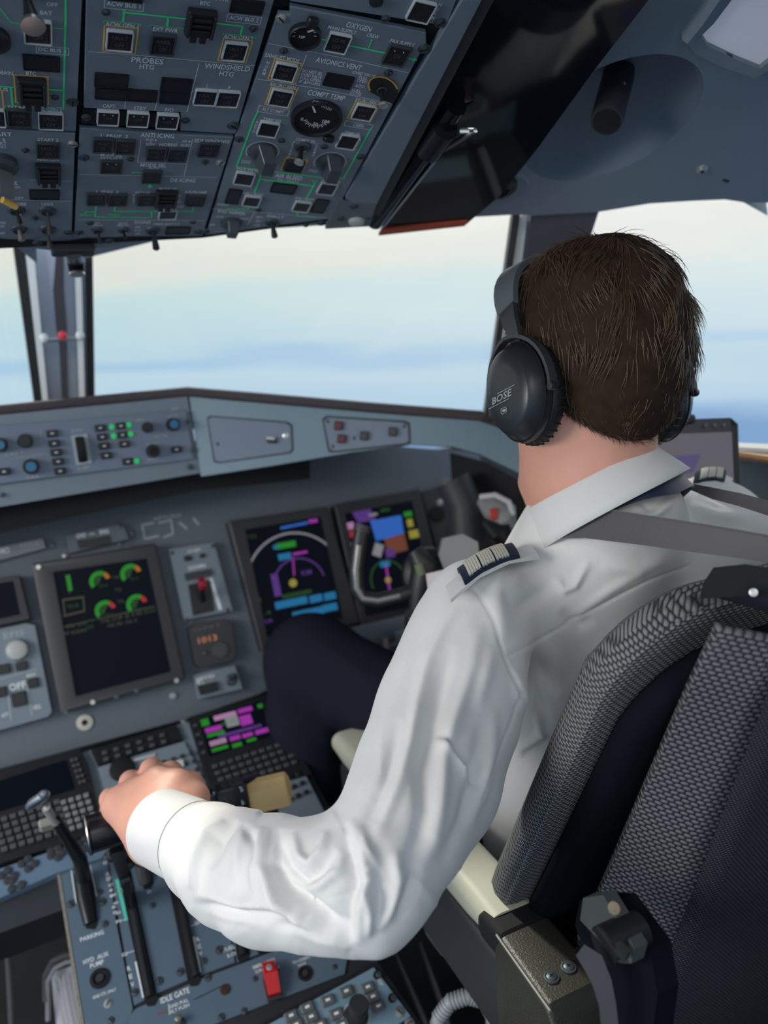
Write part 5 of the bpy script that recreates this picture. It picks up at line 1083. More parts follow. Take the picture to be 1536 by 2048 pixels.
def nets(fn, lo, hi, h):
    """surface nets of fn over a box; returns vertices and quads"""
    lo = V3(lo); hi = V3(hi); n = np.ceil((hi - lo) / h).astype(int) + 1
    ax = [lo[i] + h * np.arange(n[i], dtype=np.float32) for i in range(3)]
    g = np.empty(tuple(n), np.float32); Y, Z = np.meshgrid(ax[1], ax[2], indexing='ij')
    for s0 in range(0, n[0], 16):
        xs = ax[0][s0:s0 + 16]; P_ = np.empty((len(xs), n[1], n[2], 3), np.float32)
        P_[..., 0] = xs[:, None, None]; P_[..., 1] = Y; P_[..., 2] = Z; g[s0:s0 + 16] = fn(P_)
    ins = g < 0; c = [n[i] - 1 for i in range(3)]
    acc = np.zeros(tuple(c) + (3,), np.float32); cnt = np.zeros(tuple(c), np.float32)
    for axis in range(3):
        o1, o2 = [i for i in range(3) if i != axis]
        for d1 in (0, 1):
            for d2 in (0, 1):
                sl0 = [None] * 3; sl1 = [None] * 3
                sl0[axis] = slice(0, c[axis]); sl1[axis] = slice(1, c[axis] + 1)
                for o, d in ((o1, d1), (o2, d2)): sl0[o] = sl1[o] = slice(d, d + c[o])
                a = g[tuple(sl0)]; b = g[tuple(sl1)]; cr_ = (a < 0) != (b < 0)
                t = np.where(cr_, a / np.where(a == b, 1, a - b), 0)
                cnt += cr_; acc[..., axis] += t; acc[..., o1] += cr_ * d1; acc[..., o2] += cr_ * d2
    act = cnt > 0; idx = -np.ones(tuple(c), np.int64); idx[act] = np.arange(act.sum())
    ijk = np.argwhere(act); verts = lo + h * (ijk + acc[act] / cnt[act][:, None])
    faces = []
    for axis in range(3):
        o1, o2 = [(1, 2), (2, 0), (0, 1)][axis]
        sl0 = [slice(1, c[i]) for i in range(3)]; sl0[axis] = slice(0, c[axis]); sl1 = list(sl0); sl1[axis] = slice(1, c[axis] + 1)
        a = ins[tuple(sl0)]; b = ins[tuple(sl1)]; off = np.array([1, 1, 1]); off[axis] = 0
        for cond, flip in ((a & ~b, False), (~a & b, True)):
            e = np.argwhere(cond) + off
            def at(d1, d2):
                q = e.copy(); q[:, o1] -= d1; q[:, o2] -= d2; return idx[q[:, 0], q[:, 1], q[:, 2]]
            q = np.stack([at(0, 0), at(1, 0), at(1, 1), at(0, 1)], 1)
            if flip: q = q[:, ::-1]
            faces.append(q)
    return verts.astype(np.float64), np.concatenate(faces)
def np_mesh(name, v, f, smooth=True):
    me = bpy.data.meshes.new(name); me.vertices.add(len(v)); me.vertices.foreach_set('co', v.astype(np.float32).ravel())
    k = f.shape[1]; me.loops.add(len(f) * k); me.loops.foreach_set('vertex_index', f.astype(np.int32).ravel())
    me.polygons.add(len(f)); me.polygons.foreach_set('loop_start', np.arange(0, len(f) * k, k, dtype=np.int32))
    me.update(calc_edges=True); me.validate()
    if smooth: me.polygons.foreach_set('use_smooth', [True] * len(me.polygons))
    return me
def vnormals(v, f):
    a, b, c = v[f[:, 0]], v[f[:, 1]], v[f[:, 2]]; n = np.cross(b - a, c - a)
    if f.shape[1] == 4: n = n + np.cross(c - a, v[f[:, 3]] - a)
    o = np.zeros_like(v)
    for k in range(f.shape[1]): np.add.at(o, f[:, k], n)
    return o / (np.linalg.norm(o, axis=1, keepdims=True) + 1e-12)
def relax(v, f, it=2, w=.5):
    e = np.concatenate([f[:, [i, (i + 1) % f.shape[1]]] for i in range(f.shape[1])]); e = np.concatenate([e, e[:, ::-1]])
    deg = np.bincount(e[:, 0], minlength=len(v))[:, None]
    for _ in range(it):
        s = np.stack([np.bincount(e[:, 0], weights=v[e[:, 1], k], minlength=len(v)) for k in range(3)], 1); v = v + w * (s / np.maximum(deg, 1) - v)
    return v
CAMN = np.array(CAM); RT = np.array(rt); DN = np.array(dn); FW = np.array(fw)
def proj(v):
    q = v - CAMN; w = q @ FW; return 768 + F_PX * (q @ RT) / w, 1024 + F_PX * (q @ DN) / w, w
def polydist(x, y, pts):
    """distance from points to a polyline, signed offset to its left, and the position along it 0..1"""
    best = np.full(x.shape, 1e9); along = np.zeros(x.shape); side = np.zeros(x.shape)
    pts = np.array(pts, float); seg = np.linalg.norm(np.diff(pts, axis=0), axis=1); tot = seg.sum(); acc = 0
    for a, b, L_ in zip(pts, pts[1:], seg):
        d = (b - a) / L_; rx = x - a[0]; ry = y - a[1]; t = np.clip(rx * d[0] + ry * d[1], 0, L_)
        dx = rx - d[0] * t; dy = ry - d[1] * t; r = np.hypot(dx, dy); s = np.sign(d[0] * ry - d[1] * rx); m = r < best
        best = np.where(m, r, best); along = np.where(m, (acc + t) / tot, along); side = np.where(m, s, side); acc += L_
    return best, side, along
def folds(v, f, lst, facing=-.15):
    """sculpt folds into cloth: each = (points surveyed on the photograph, width, height in mm, kind)"""
    n = vnormals(v, f); x, y, w = proj(v); view = CAMN - v; view /= np.linalg.norm(view, axis=1, keepdims=True)
    msk = np.clip(((n * view).sum(1) - facing) / .3, 0, 1); disp = np.zeros(len(v))
    for pts, wd, h, kind in lst:
        d, s, t = polydist(x, y, pts); env = np.sin(np.pi * np.clip(t, 0, 1)) ** .8 if kind != 'seam' else 1.
        env = np.where(d > wd * 4, 0, env)
        if kind == 'ridge': g = np.exp(-(d / wd) ** 2)
        elif kind == 'seam': g = -np.exp(-(d / wd) ** 2)
        elif kind == 'step': g = np.where(s > 0, 1, -1) * (1 - np.exp(-(d / (wd * .35)) ** 2)) * np.exp(-(d / (wd * 1.6)) ** 2)   # overlap: one side raised
        else: g = 0
        disp += g * env * h * .001
    return v + n * (disp * msk)[:, None], n
def noise3(v, seed, freq, octs=3):
    r = np.random.RandomState(seed); o = np.zeros(len(v)); a = 1.
    for k in range(octs):
        for _ in range(4):
            d = r.normal(size=3); d /= np.linalg.norm(d); o += a * np.sin(v @ (d * freq * (1.0 + r.rand())) + r.rand() * 7 + 1.2 * np.sin(v @ (r.normal(size=3) * freq * .5)))
        freq *= 2; a *= .5
    return o / 4
# ================================================================== copilot seat
SX = Vector((1, 0, 0)); SU = Vector((0, -.447, .894)).normalized(); SN = SX.cross(SU) * -1      # SN points forward
if SN.y < 0: SN = -SN
B0 = rel(.37, .62, -.57)
SM = Matrix(((SX.x, -SN.x, SU.x, B0.x), (SX.y, -SN.y, SU.y, B0.y), (SX.z, -SN.z, SU.z, B0.z), (0, 0, 0, 1)))   # local: x across, y backwards, z up the back
def weave(name, lo, hi, k, bumpd=.0012, rough=.85, dirn=(1, 1, 0)):
    m = bpy.data.materials.new(name); m.use_nodes = True; t = m.node_tree; b = t.nodes['Principled BSDF']; b.inputs['Roughness'].default_value = rough; b.inputs['Specular IOR Level'].default_value = .25
    c = t.nodes.new('ShaderNodeTexCoord'); sp = t.nodes.new('ShaderNodeSeparateXYZ'); t.links.new(c.outputs['Object'], sp.inputs[0])
    def ma(op, a, bb=None, v=None):
        n = t.nodes.new('ShaderNodeMath'); n.operation = op
        if hasattr(a, 'links'): t.links.new(a, n.inputs[0])
        else: n.inputs[0].default_value = a
        if bb is not None:
            if hasattr(bb, 'links'): t.links.new(bb, n.inputs[1])
            else: n.inputs[1].default_value = bb
        return n.outputs[0]
    s1 = ma('ADD', sp.outputs[0], sp.outputs[1]); s1 = ma('MULTIPLY', s1, k); z = ma('MULTIPLY', sp.outputs[2], k * 1.15)
    zz = ma('FRACT', ma('MULTIPLY', z, .5)); row = ma('GREATER_THAN', zz, .5); off = ma('MULTIPLY', row, .5)
    fx = ma('FRACT', ma('ADD', ma('MULTIPLY', s1, .5), off)); fz = ma('FRACT', z)
    hx = ma('SINE', ma('MULTIPLY', fx, math.pi)); hz = ma('SINE', ma('MULTIPLY', fz, math.pi)); h = ma('MULTIPLY', hx, hz); h = ma('POWER', h, .8)
    fine = t.nodes.new('ShaderNodeTexNoise'); fine.inputs['Scale'].default_value = 1800; t.links.new(c.outputs['Object'], fine.inputs['Vector'])
    hh = ma('ADD', h, ma('MULTIPLY', fine.outputs[0], .35))
    r = t.nodes.new('ShaderNodeValToRGB'); r.color_ramp.elements[0].position = .25; r.color_ramp.elements[0].color = (*lo, 1); r.color_ramp.elements[1].position = 1.0; r.color_ramp.elements[1].color = (*hi, 1)
    t.links.new(hh, r.inputs[0]); t.links.new(r.outputs[0], b.inputs['Base Color'])
    u = t.nodes.new('ShaderNodeBump'); u.inputs['Strength'].default_value = .9; u.inputs['Distance'].default_value = bumpd; t.links.new(hh, u.inputs['Height']); t.links.new(u.outputs[0], b.inputs['Normal'])
    return m
FAB = weave('seat_weave', (.018, .020, .024), (.26, .265, .27), 290)
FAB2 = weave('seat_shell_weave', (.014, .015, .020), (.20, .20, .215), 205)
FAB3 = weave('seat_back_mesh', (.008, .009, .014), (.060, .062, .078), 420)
CORE = mat('seat_core_black', (.004, .006, .010), .85, spec=.1)
seat = thing('copilot_seat', 'grey woven copilot seat with black frame and cream armrest', 'seat', B0 - Vector((-.2, 0, B0.z)))
def seat_outline(w0, w1, h0, h1, r, x0=0., taper=0.):
    """outline in local x (across) and z (up): left side, rounded top corners, right side"""
    pts = [(x0 - taper, h0)]
    for k in range(9): a = math.pi - k * math.pi / 16; pts.append((x0 + r + r * math.cos(a), h1 - r + r * math.sin(a)))
    for k in range(9): a = math.pi / 2 - k * math.pi / 16; pts.append((w1 - r + r * math.cos(a), h1 - r + r * math.sin(a)))
    pts.append((w1 + taper, h0)); return pts
def seat_slab(name, layers, m, fr=SM):
    """layers: (y, inset, outline)"""
    rings = []
    for y, ins, o in layers:
        c = Vector((sum(p[0] for p in o) / len(o), sum(p[1] for p in o) / len(o)))
        rr = []
        for p in o:
            d = c - Vector(p); q = Vector(p) + Vector((math.copysign(min(abs(d.x), ins), d.x), math.copysign(min(abs(d.y), ins), d.y))); rr.append((q.x, y, q.y))
        # crown of the top edge sags to the middle like a bolster
        rings.append(rr)
    return part(name, MB().loft(rings), m, seat, fr, smooth=80)
o1 = seat_outline(0, .50, -.11, .415, .085, 0, .004)
seat_slab('back_cushion', [(-.018, .045, o1), (-.010, .022, o1), (.004, .006, o1), (.018, .0, o1), (.030, .0, o1), (.036, .003, o1), (.038, .012, o1)], FAB)
part('piping', MB().tube([(p[0] + (.003 if p[0] < .2 else -.003), .0335, p[1] - (.002 if p[1] > .3 else 0)) for p in o1], .0028, 8), FAB, seat, SM)
o2 = seat_outline(0, .48, -.13, .385, .080, .020, .002)
seat_slab('back_core', [(.034, .012, o2), (.045, .0, o2), (.060, .002, o2), (.066, .012, o2)], CORE)
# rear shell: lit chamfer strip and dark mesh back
sh = []
tops = [(.052, .098, .385), (.098, .165, .385)]
def shellrow(z):
    g = min(1., max(0., (.42 - z) / .46)); a = .066 + .034 * g; b = .094 + .078 * g
    return [(.042, a), (.040, a + .004), (.050, a + (b - a) * .35), (.068, a + (b - a) * .78), (.082, b), (.10, b + .010), (.30, b + .03), (.50, b + .01)]
rows = [(-.50 + .940 * i / 16) for i in range(17)]
mbA = MB(); mbA.loft([[(x, y, z) for x, y in shellrow(z)[:5]] for z in rows], closed=False, cap=False)
oA = part('shell_edge', mbA, FAB2, seat, SM); s_ = oA.modifiers.new('t', 'SOLIDIFY'); s_.thickness = .006; s_.offset = 0
mbB = MB(); mbB.loft([[(x, y, z) for x, y in shellrow(z)[4:]] for z in rows], closed=False, cap=False)
oB = part('shell_back', mbB, FAB3, seat, SM); s_ = oB.modifiers.new('t', 'SOLIDIFY'); s_.thickness = .006; s_.offset = 0
part('shell_seam', MB().tube([(shellrow(z)[4][0], shellrow(z)[4][1], z) for z in rows], .0022, 8), FAB3, seat, SM)
# harness guide bracket on top of the shell
hb = part('harness_guide', MB().prism([P(*p) for p in ((1492, 1128, .555), (1536, 1136, .54), (1640, 1150, .50), (1640, 1230, .50), (1500, 1192, .545), (1462, 1194, .56), (1470, 1160, .56))], (0, .6, -.2), .03), mat('guide_black', (.006, .007, .010), .35, spec=.25), seat)
part('guide_rivet', MB().lathe([(.0030, 0), (.0028, .0010), (.0016, .0012), (.0014, .0002), (.0001, .0002)], Matrix.Translation(P(1507, 1185, .536)) @ (-(ray(1507, 1185))).to_track_quat('Z', 'Y').to_matrix().to_4x4(), 18), BSCREW, seat)
# seat pan and pedestal
part('seat_pan', MB().box(rel(.62, .80, -.74), (.46, .46, .10), None, .03), FAB, seat)
part('seat_column', MB().prism([Vector((.40, .55, 0)), Vector((.66, .55, 0)), Vector((.66, .85, 0)), Vector((.40, .85, 0))], (0, 0, 1), .42), DARK2, seat)
# armrest: cream pad, black cuff, olive leather housing
CREAM = mat('armrest_cream', (.60, .59, .47), .5, bump=.15, bscale=220, noise=.04, nscale=15)
OLIVE = mat('armrest_leatherette', (.036, .035, .027), .40, bump=.5, bscale=500)
def soft_bar(y0, y1, xa0, xa1, xb0, xb1, zt, zb, r, ends=.02):
    """rounded bar along y from (xa) at y0 to (xb) at y1; heights relative to the camera"""
    rings = []
    for k in range(11):
        f = k / 10; e = min(f, 1 - f) * abs(y1 - y0) * 1.0; sft = 1 if e > ends else .80 + .20 * math.sqrt(max(0, 1 - (1 - e / ends) ** 2))
        f2 = f if True else f; x0 = xa0 + (xb0 - xa0) * f; x1 = xa1 + (xb1 - xa1) * f; cx = (x0 + x1) / 2; w = (x1 - x0) / 2 * (.9 + .1 * sft); zc = (zt + zb) / 2; h = (zt - zb) / 2 * sft
        rings.append([rel(cx + px, y0 + (y1 - y0) * f, zc + pz) for px, pz in rounded(2 * w, 2 * h, min(r, w * .9, h * .9))])
    return MB().loft(rings)
part('armrest_pad', soft_bar(.572, 1.0, .343, .402, .345, .408, -.562, -.600, .014), CREAM, seat)
part('armrest_side', soft_bar(.50, .985, .340, .400, .350, .404, -.594, -.70, .010, .004), mat('armrest_shell', (.030, .031, .034), .5), seat)
part('armrest_cuff', soft_bar(.548, .590, .342, .401, .342, .401, -.568, -.60, .008, .003), BLACK, seat)
part('armrest_housing', soft_bar(.452, .555, .330, .392, .339, .400, -.566, -.72, .007, .003), OLIVE, seat)
AR = Frame(rel(.36, .48, -.5655), (1, -.02, 0), (0, 1, 0))
for x, y in ((1103, 1955), (1137, 1935)):
    s_ = part('screw', MB().lathe([(.0072, 0), (.0070, .0012), (.0056, .0014), (.0052, .0004), (.0046, .0018), (.003, .0026), (.0001, .0026)], AR.mat(x, y), 24, cap=False), SCREWM, seat)
    for rr in (0, 1): part('screw_slot', MB().box((0, 0, .0026), (.0044, .0010, .0008)), BLACK, s_, AR.mat(x, y, 0, rr * math.pi / 2 + .4))
part('housing_stitching', MB().tube([rel(.3325, .458, -.569), rel(.3405, .553, -.569)], .0012, 6), mat('stitch_pale', (.30, .30, .26), .6), seat)
# recline hinge between core and shell
HG = mat('hinge_grey', (.060, .070, .072), .45)
part('hinge_plate', MB().prism([P(*p) for p in ((1166, 1796, .60), (1206, 1790, .60), (1270, 1898, .56), (1262, 1928, .56), (1238, 1926, .56), (1190, 1872, .58), (1160, 1840, .60))], SX, .012), HG, seat)
part('hinge_plate_lip', MB().prism([P(*p) for p in ((1192, 1856, .575), (1210, 1858, .575), (1255, 1906, .555), (1248, 1922, .555), (1236, 1916, .555))], SX, .004), mat('hinge_grey_lip', (.03, .036, .038), .5), seat)
hc = P(1216, 1888, .575); part('hinge_axle', MB().tube([hc - Vector((.004, 0, 0)), hc + Vector((.03, 0, 0))], .014, 24), DARK, seat)
part('hinge_cover', MB().prism([P(*p) for p in ((1160, 1800, .62), (1232, 1805, .60), (1300, 1900, .57), (1315, 1990, .55), (1300, 2100, .55), (1225, 2100, .56), (1190, 1960, .58), (1150, 1850, .61))], SX, .02), CORE, seat)
q_ = P(1229, 1816, .565); part('hinge_screw', MB().lathe([(.0050, 0), (.0045, .0014), (.0001, .002)], Matrix.Translation(q_) @ (-(ray(1229, 1816)) + Vector((-.6, 0, 0))).to_track_quat('Z', 'Y').to_matrix().to_4x4(), 20), mat('screw_brass', (.16, .13, .09), .6, .3), seat)
# pale plastic strap hanging from the armrest, grey webbing, seat rails, hose loop
t = thing('plastic_strap', 'translucent grey plastic strip hanging behind the armrest', 'strap', P(1210, 2040, .56))
part('strip', MB().ribbon([P(1160, 1900, .565), P(1186, 1925, .56), P(1204, 1965, .555), P(1215, 2010, .55), P(1222, 2080, .545)], [.010, .016, .014, .012, .012], .0012, rt), mat('strip_grey', (.05, .05, .062), .5), t)
t = thing('grey_webbing', 'slack grey webbing hanging beside the left armrest', 'strap', P(900, 1890, .95))
part('web', MB().ribbon([P(850, 1795, .98), P(884, 1850, .97), P(905, 1895, .95), P(942, 1920, .93), P(965, 1975, .92), P(1000, 2010, .92), P(1010, 2060, .92)], [.03, .045, .034, .02, .02, .022, .02], .002, rt), mat('web_grey', (.085, .09, .10), .7), t)
part('buckle', MB().box(P(968, 1990, .915), (.018, .03, .012), Matrix.Rotation(R(35), 3, 'Y'), .004), STEEL, t)
t = thing('hose_loop', 'pale grey corrugated hose looping up from the floor at the bottom edge', 'hose', P(930, 2048, .95))
hp = [P(868, 2090, .93), P(878, 2035, .93), P(900, 2004, .93), P(935, 1992, .93), P(968, 2000, .93), P(985, 2030, .93), P(994, 2090, .93)]
part('hose', MB().tube(hp, .0085, 14), mat('hose_grey', (.30, .32, .34), .45), t)
for i in range(len(hp) - 1):
    for j in range(5):
        c = hp[i].lerp(hp[i + 1], j / 5); d = (hp[i + 1] - hp[i]).normalized(); part('hose_ring', MB().tube([c - d * .0012, c + d * .0012], .0096, 14), MATS['hose_grey'], t)
t = thing('seat_rail', 'dark steel floor rail beside the copilot seat', 'rail', rel(.33, .9, -1.18))
part('rail', MB().box(rel(.36, .85, -1.10), (.03, .9, .03), None, .003), mat('rail_steel', (.07, .075, .08), .4, .5), t); part('rail_groove', MB().box(rel(.36, .85, -1.084), (.008, .88, .004)), BLACK, t)
t = thing('foot_guard', 'slim dark guard strip running along the floor between quadrant and seat', 'guard strip', rel(.26, .8, -1.0))
part('strip', MB().tube([P(840, 1885, 1.25), P(885, 2010, 1.2), P(905, 2080, 1.18)], .006, 10), mat('strip_steel', (.12, .12, .13), .4, .4), t)
part('strip', MB().tube([P(790, 1905, 1.25), P(850, 2040, 1.2), P(870, 2090, 1.18)], .005, 10), MATS['strip_steel'], t)
# ================================================================== the copilot
HC = P(1174, 730, .80)                     # middle of the head
ha = R(-4); pt_ = R(-12); rl = R(7)
HM3 = (Matrix.Rotation(-ha, 3, 'Z') @ Matrix.Rotation(rl, 3, 'Y') @ Matrix.Rotation(pt_, 3, 'X'))
HM = Matrix.Translation(HC) @ HM3.to_4x4()          # head space: x right, y to the nose, z up
HI = np.array(HM3, dtype=np.float32)
def hw(x, y, z): return HM @ Vector((x, y, z))
CC_ = P(1178, 957, .82); CA = Vector((-.22, .40, .86)).normalized()      # middle and axis of the collar
NB = CC_ - CA * .045
SKIN = mat('skin', (.76, .38, .275), .48, noise=.10, nscale=40, bump=.15, bscale=900, sss=.15)
def to_head(p): return (p - V3(HC)) @ HI
def head_core(q, p):
    d = sd_ell(q, (0, -.014, .022), (.0700, .089, .080))
    d = smin(d, sd_ell(q, (0, .030, -.020), (.064, .066, .090)), .03)
    d = smin(d, sd_cone(q, (-.052, .004, -.070), (-.014, .078, -.112), .018, .016), .028)
    d = smin(d, sd_cone(q, (.052, .004, -.070), (.014, .078, -.112), .018, .016), .028)
    d = smin(d, sd_cone(q, (0, .060, -.094), (0, .080, -.112), .024, .017), .02)
    d = smin(d, sd_cone(q, (0, .094, .020), (0, .112, -.026), .007, .0125), .012)         # nose
    d = smin(d, sd_cone(q, (-.012, .098, -.030), (.012, .098, -.030), .008, .008), .008)
    d = smin(d, sd_cone(q, (-.020, .084, -.060), (.020, .084, -.060), .008, .008), .010)   # lips
    d = smin(d, sd_cone(q, (-.034, .084, .024), (.034, .084, .024), .010, .010), .018)     # brow
    for s in (-1, 1):
        d = smax(d, -sd_ell(q, (s * .031, .100, .006), (.017, .016, .011)), .010)           # eye sockets
        d = smin(d, sd_ell(q, (s * .031, .082, .005), (.0125, .0125, .0125)), .003)
        d = smin(d, sd_ell(q, (s * .079, -.004, -.005), (.006, .017, .030)), .006)          # ears, under the cups
    return d
NB_n = V3(NB)
def f_head(p):
    q = to_head(p); d = head_core(q, p)
    d = smin(d, sd_cone(p, hw(0, -.020, -.040), CC_ - CA * .01, .054, .058), .030)
    d = smin(d, sd_cone(p, CC_ - CA * .01, rel(.56, .68, -.33), .058, .07), .03)
    d = smin(d, sd_cone(p, hw(0, .02, -.085), NB + Vector((0, .045, .0)), .030, .04), .03)
    return d
hv, hf = nets(f_head, HC + Vector((-.14, -.15, -.36)), HC + Vector((.17, .17, .15)), .0042)
hv = relax(hv, hf, 1, .4)
# left arm and hand
SLV = [(P(956, 1226, .775), .047), (P(926, 1315, .75), .055), (P(893, 1430, .72), .060), (P(852, 1560, .665), .057), (P(800, 1662, .612), .0455), (P(748, 1762, .576), .0405)]
FRM = [(P(748, 1762, .576), .0405), (P(695, 1772, .584), .0420), (P(620, 1766, .605), .0435), (P(540, 1758, .645), .0465), (P(470, 1734, .690), .0450), (P(420, 1705, .735), .0405)]
WR_ = P(342, 1666, .795); CUF = P(412, 1700, .742)
K = {'i': P(356, 1572, .845), 'm': P(316, 1562, .855), 'r': P(276, 1582, .860), 'p': P(240, 1610, .858)}
def finger(p, pts, k=.005): return chain(p, pts, k)
FING = [
    [(K['i'], .0135), (P(342, 1546, .880), .0125), (P(325, 1578, .925), .0105), (P(318, 1640, .915), .0095)],
    [(K['m'], .0140), (P(304, 1540, .890), .0130), (P(288, 1580, .935), .0110), (P(285, 1645, .920), .0100)],
    [(K['r'], .0135), (P(262, 1564, .892), .0125), (P(250, 1600, .935), .0105), (P(250, 1660, .920), .0095)],
    [(K['p'], .0125), (P(222, 1598, .885), .0120), (P(216, 1630, .925), .0098), (P(222, 1676, .910), .0085)],
]
THB = [(P(372, 1640, .80), .018), (P(386, 1598, .835), .0165), (P(380, 1570, .868), .0135), (P(352, 1590, .905), .0115), (P(322, 1624, .900), .0100)]
def f_arm(p):
    d = None
    for (a, ra), (b, rb) in zip([(K['i'], .0155), (K['m'], .0160), (K['r'], .0155), (K['p'], .0145)], [(P(352, 1652, .80), .020)] * 4):
        e = sd_cone(p, a, b, ra, rb); d = e if d is None else smin(d, e, .018)
    d = smin(d, sd_cone(p, K['p'], P(300, 1680, .815), .0150, .024), .02)
    d = smin(d, sd_cone(p, K['i'], K['p'], .0135, .0125), .012)
    for f_ in FING: d = smin(d, finger(p, f_), .0042)
    d = smin(d, finger(p, THB, .008), .008)
    for k in ('i', 'm', 'r', 'p'): d = smin(d, sd_ell(p, K[k] - Vector(ray(300, 1580)) * .008, (.0095, .0095, .0095)), .010)      # knuckles
    d = smin(d, sd_cone(p, P(330, 1668, .808), P(440, 1716, .735), .0270, .031), .022)
    return d
av, af = nets(f_arm, P(300, 1620, .84) + Vector((-.12, -.16, -.13)), P(300, 1620, .84) + Vector((.15, .13, .10)), .0024)
av = relax(av, af, 1, .3)
# one body mesh: core inside the clothes joins head, arm and hand
def f_core(p):
    d = sd_ell(p, rel(.585, .68, -.40), (.09, .045, .12)); d = smin(d, sd_cone(p, rel(.57, .68, -.36), rel(.58, .72, -.60), .05, .06), .04)
    d = smin(d, chain(p, [(rel(.46, .67, -.30), .040)] + [(a, r * .66) for a, r in SLV]), .04)
    d = smin(d, chain(p, [(a, r * .62) for a, r in FRM] + [(P(380, 1688, .765), .026)]), .02)
    d = smin(d, chain(p, [(rel(.66, .70, -.28), .036), (rel(.765, .70, -.28), .038), (rel(.83, .775, -.47), .032), (rel(.785, .95, -.46), .026), (rel(.72, 1.03, -.42), .024)]), .04)
    return d
cv, cf = nets(f_core, rel(-.02, .36, -.78), rel(.92, 1.06, -.16), .010)
# right hand, closed on the yoke side
RW = rel(.715, 1.045, -.415); fx_ = Vector((-.45, .85, .12)).normalized(); sx_ = Vector((.85, .45, 0)).normalized(); dz_ = fx_.cross(sx_); dz_ = dz_ if dz_.z < 0 else -dz_
def f_rhand(p):
    d = sd_cone(p, RW - fx_ * .03, RW + fx_ * .03, .025, .024)
    for i, o_x in enumerate((-.030, -.010, .010, .028)):
        k0 = RW + fx_ * (.075 - .004 * i) + sx_ * o_x; k1 = k0 + fx_ * .030 + dz_ * .012; k2 = k1 + dz_ * .026 + fx_ * .004; k3 = k2 - fx_ * .022 + dz_ * .004
        d = smin(d, sd_cone(p, RW + sx_ * o_x * .4, k0, .020, .0125), .014); d = smin(d, chain(p, [(k0, .0125), (k1, .0112), (k2, .0098), (k3, .0085)], .004), .0045)
    d = smin(d, chain(p, [(RW + fx_ * .01 - sx_ * .018, .018), (RW + fx_ * .04 - sx_ * .045 + dz_ * .012, .0135), (RW + fx_ * .065 - sx_ * .042 + dz_ * .032, .0110), (RW + fx_ * .085 - sx_ * .03 + dz_ * .04, .0095)], .006), .010)
    return d
rv_, rf_ = nets(f_rhand, RW - Vector((.13, .08, .10)), RW + Vector((.13, .17, .08)), .0032)
allv = np.concatenate([hv, av, cv, rv_]); allf = np.concatenate([hf, af + len(hv), cf + len(hv) + len(av), rf_ + len(hv) + len(av) + len(cv)])
person = thing('person', 'person with short brown hair in a white pilot shirt, one hand on a lever', 'person', rel(.56, .66, -1.2))
me = np_mesh('body', allv, allf)
part('body', me, SKIN, person)

# ---- trousers and shoes
NAVY = mat('navy_trousers', (.014, .016, .028), .9, bump=.2, bscale=600, spec=.1)
KN = rel(.366, 1.125, -.50)
def f_leg(p):
    d = chain(p, [(rel(.57, .68, -.70), .10), (rel(.530, .93, -.605), .080), (KN, .070), (rel(.36, 1.145, -.60), .064), (rel(.33, 1.14, -.86), .056), (rel(.33, 1.15, -1.08), .050)], .03)
    e = chain(p, [(rel(.68, .68, -.68), .105), (rel(.72, .90, -.60), .092), (rel(.74, 1.08, -.56), .070), (rel(.74, 1.14, -.80), .055), (rel(.74, 1.16, -1.08), .050)], .03)
    return smin(smin(d, e, .05), sd_cone(p, rel(.52, .64, -.68), rel(.68, .66, -.68), .11, .11), .04)
lv_, lf_ = nets(f_leg, rel(.20, .48, -1.16), rel(.88, 1.28, -.40), .009)
lv_, _ = folds(lv_, lf_, [([(760, 1390), (720, 1400), (690, 1420)], 9, 4, 'ridge'), ([(700, 1340), (660, 1420), (650, 1500)], 12, 3, 'ridge'), ([(560, 1330), (600, 1420), (640, 1500)], 12, -3, 'ridge'), ([(620, 1270), (700, 1330), (780, 1370)], 8, 2.5, 'ridge')])
part('trousers', np_mesh('trousers', lv_, lf_), NAVY, person)
for x in (.33, .74):
    part('shoe', MB().loft([[rel(x + a * w, 1.10 + y, -1.2 + .002 + max(0, b) * h) for a, b in ((-1, 0), (-1, .4), (-.6, 1), (.6, 1), (1, .4), (1, 0))] for y, w, h in ((-.03, .03, .06), (0, .04, .10), (.06, .042, .09), (.14, .045, .06), (.20, .04, .045), (.235, .02, .03))]), DARK, person)

# ---- shirt
SHIRT = mat('white_cotton', (.76, .75, .73), .75, noise=.015, nscale=400, bump=.12, bscale=1500, sheen=.2)
def f_shirt(p):
    d = sd_ell(p, rel(.585, .665, -.40), (.165, .105, .19))
    d = smin(d, sd_cone(p, rel(.450, .650, -.290), rel(.535, .645, -.235), .058, .068), .04)
    d = smin(d, sd_cone(p, rel(.535, .645, -.235), rel(.735, .680, -.262), .072, .064), .04)
    d = smin(d, sd_ell(p, rel(.60, .72, -.60), (.160, .110, .20)), .06)
    d = smin(d, chain(p, [(rel(.465, .655, -.295), .052)] + SLV, .03), .022)
    d = smin(d, sd_cone(p, P(735, 1850, .570), P(712, 1888, .580), .020, .006), .016)
    d = smin(d, chain(p, FRM + [(P(398, 1694, .755), .0360)], .02), .018)
    d = smin(d, chain(p, [(rel(.70, .68, -.27), .062), (rel(.775, .69, -.275), .057), (rel(.84, .77, -.47), .056), (rel(.78, .95, -.46), .044), (rel(.72, 1.02, -.42), .034)], .03), .04)
    # neck opening and cuff opening
    d = smin(d, sd_cone(p, NB - CA * .01, CC_ - CA * .030, .074, .068), .025)
    d = smax(d, -sd_cone(p, CC_ - CA * .015, CC_ + CA * .12, .063, .07), .006)
    return d
sv, sf = nets(f_shirt, rel(-.01, .36, -.80), rel(.93, 1.08, -.13), .0044)
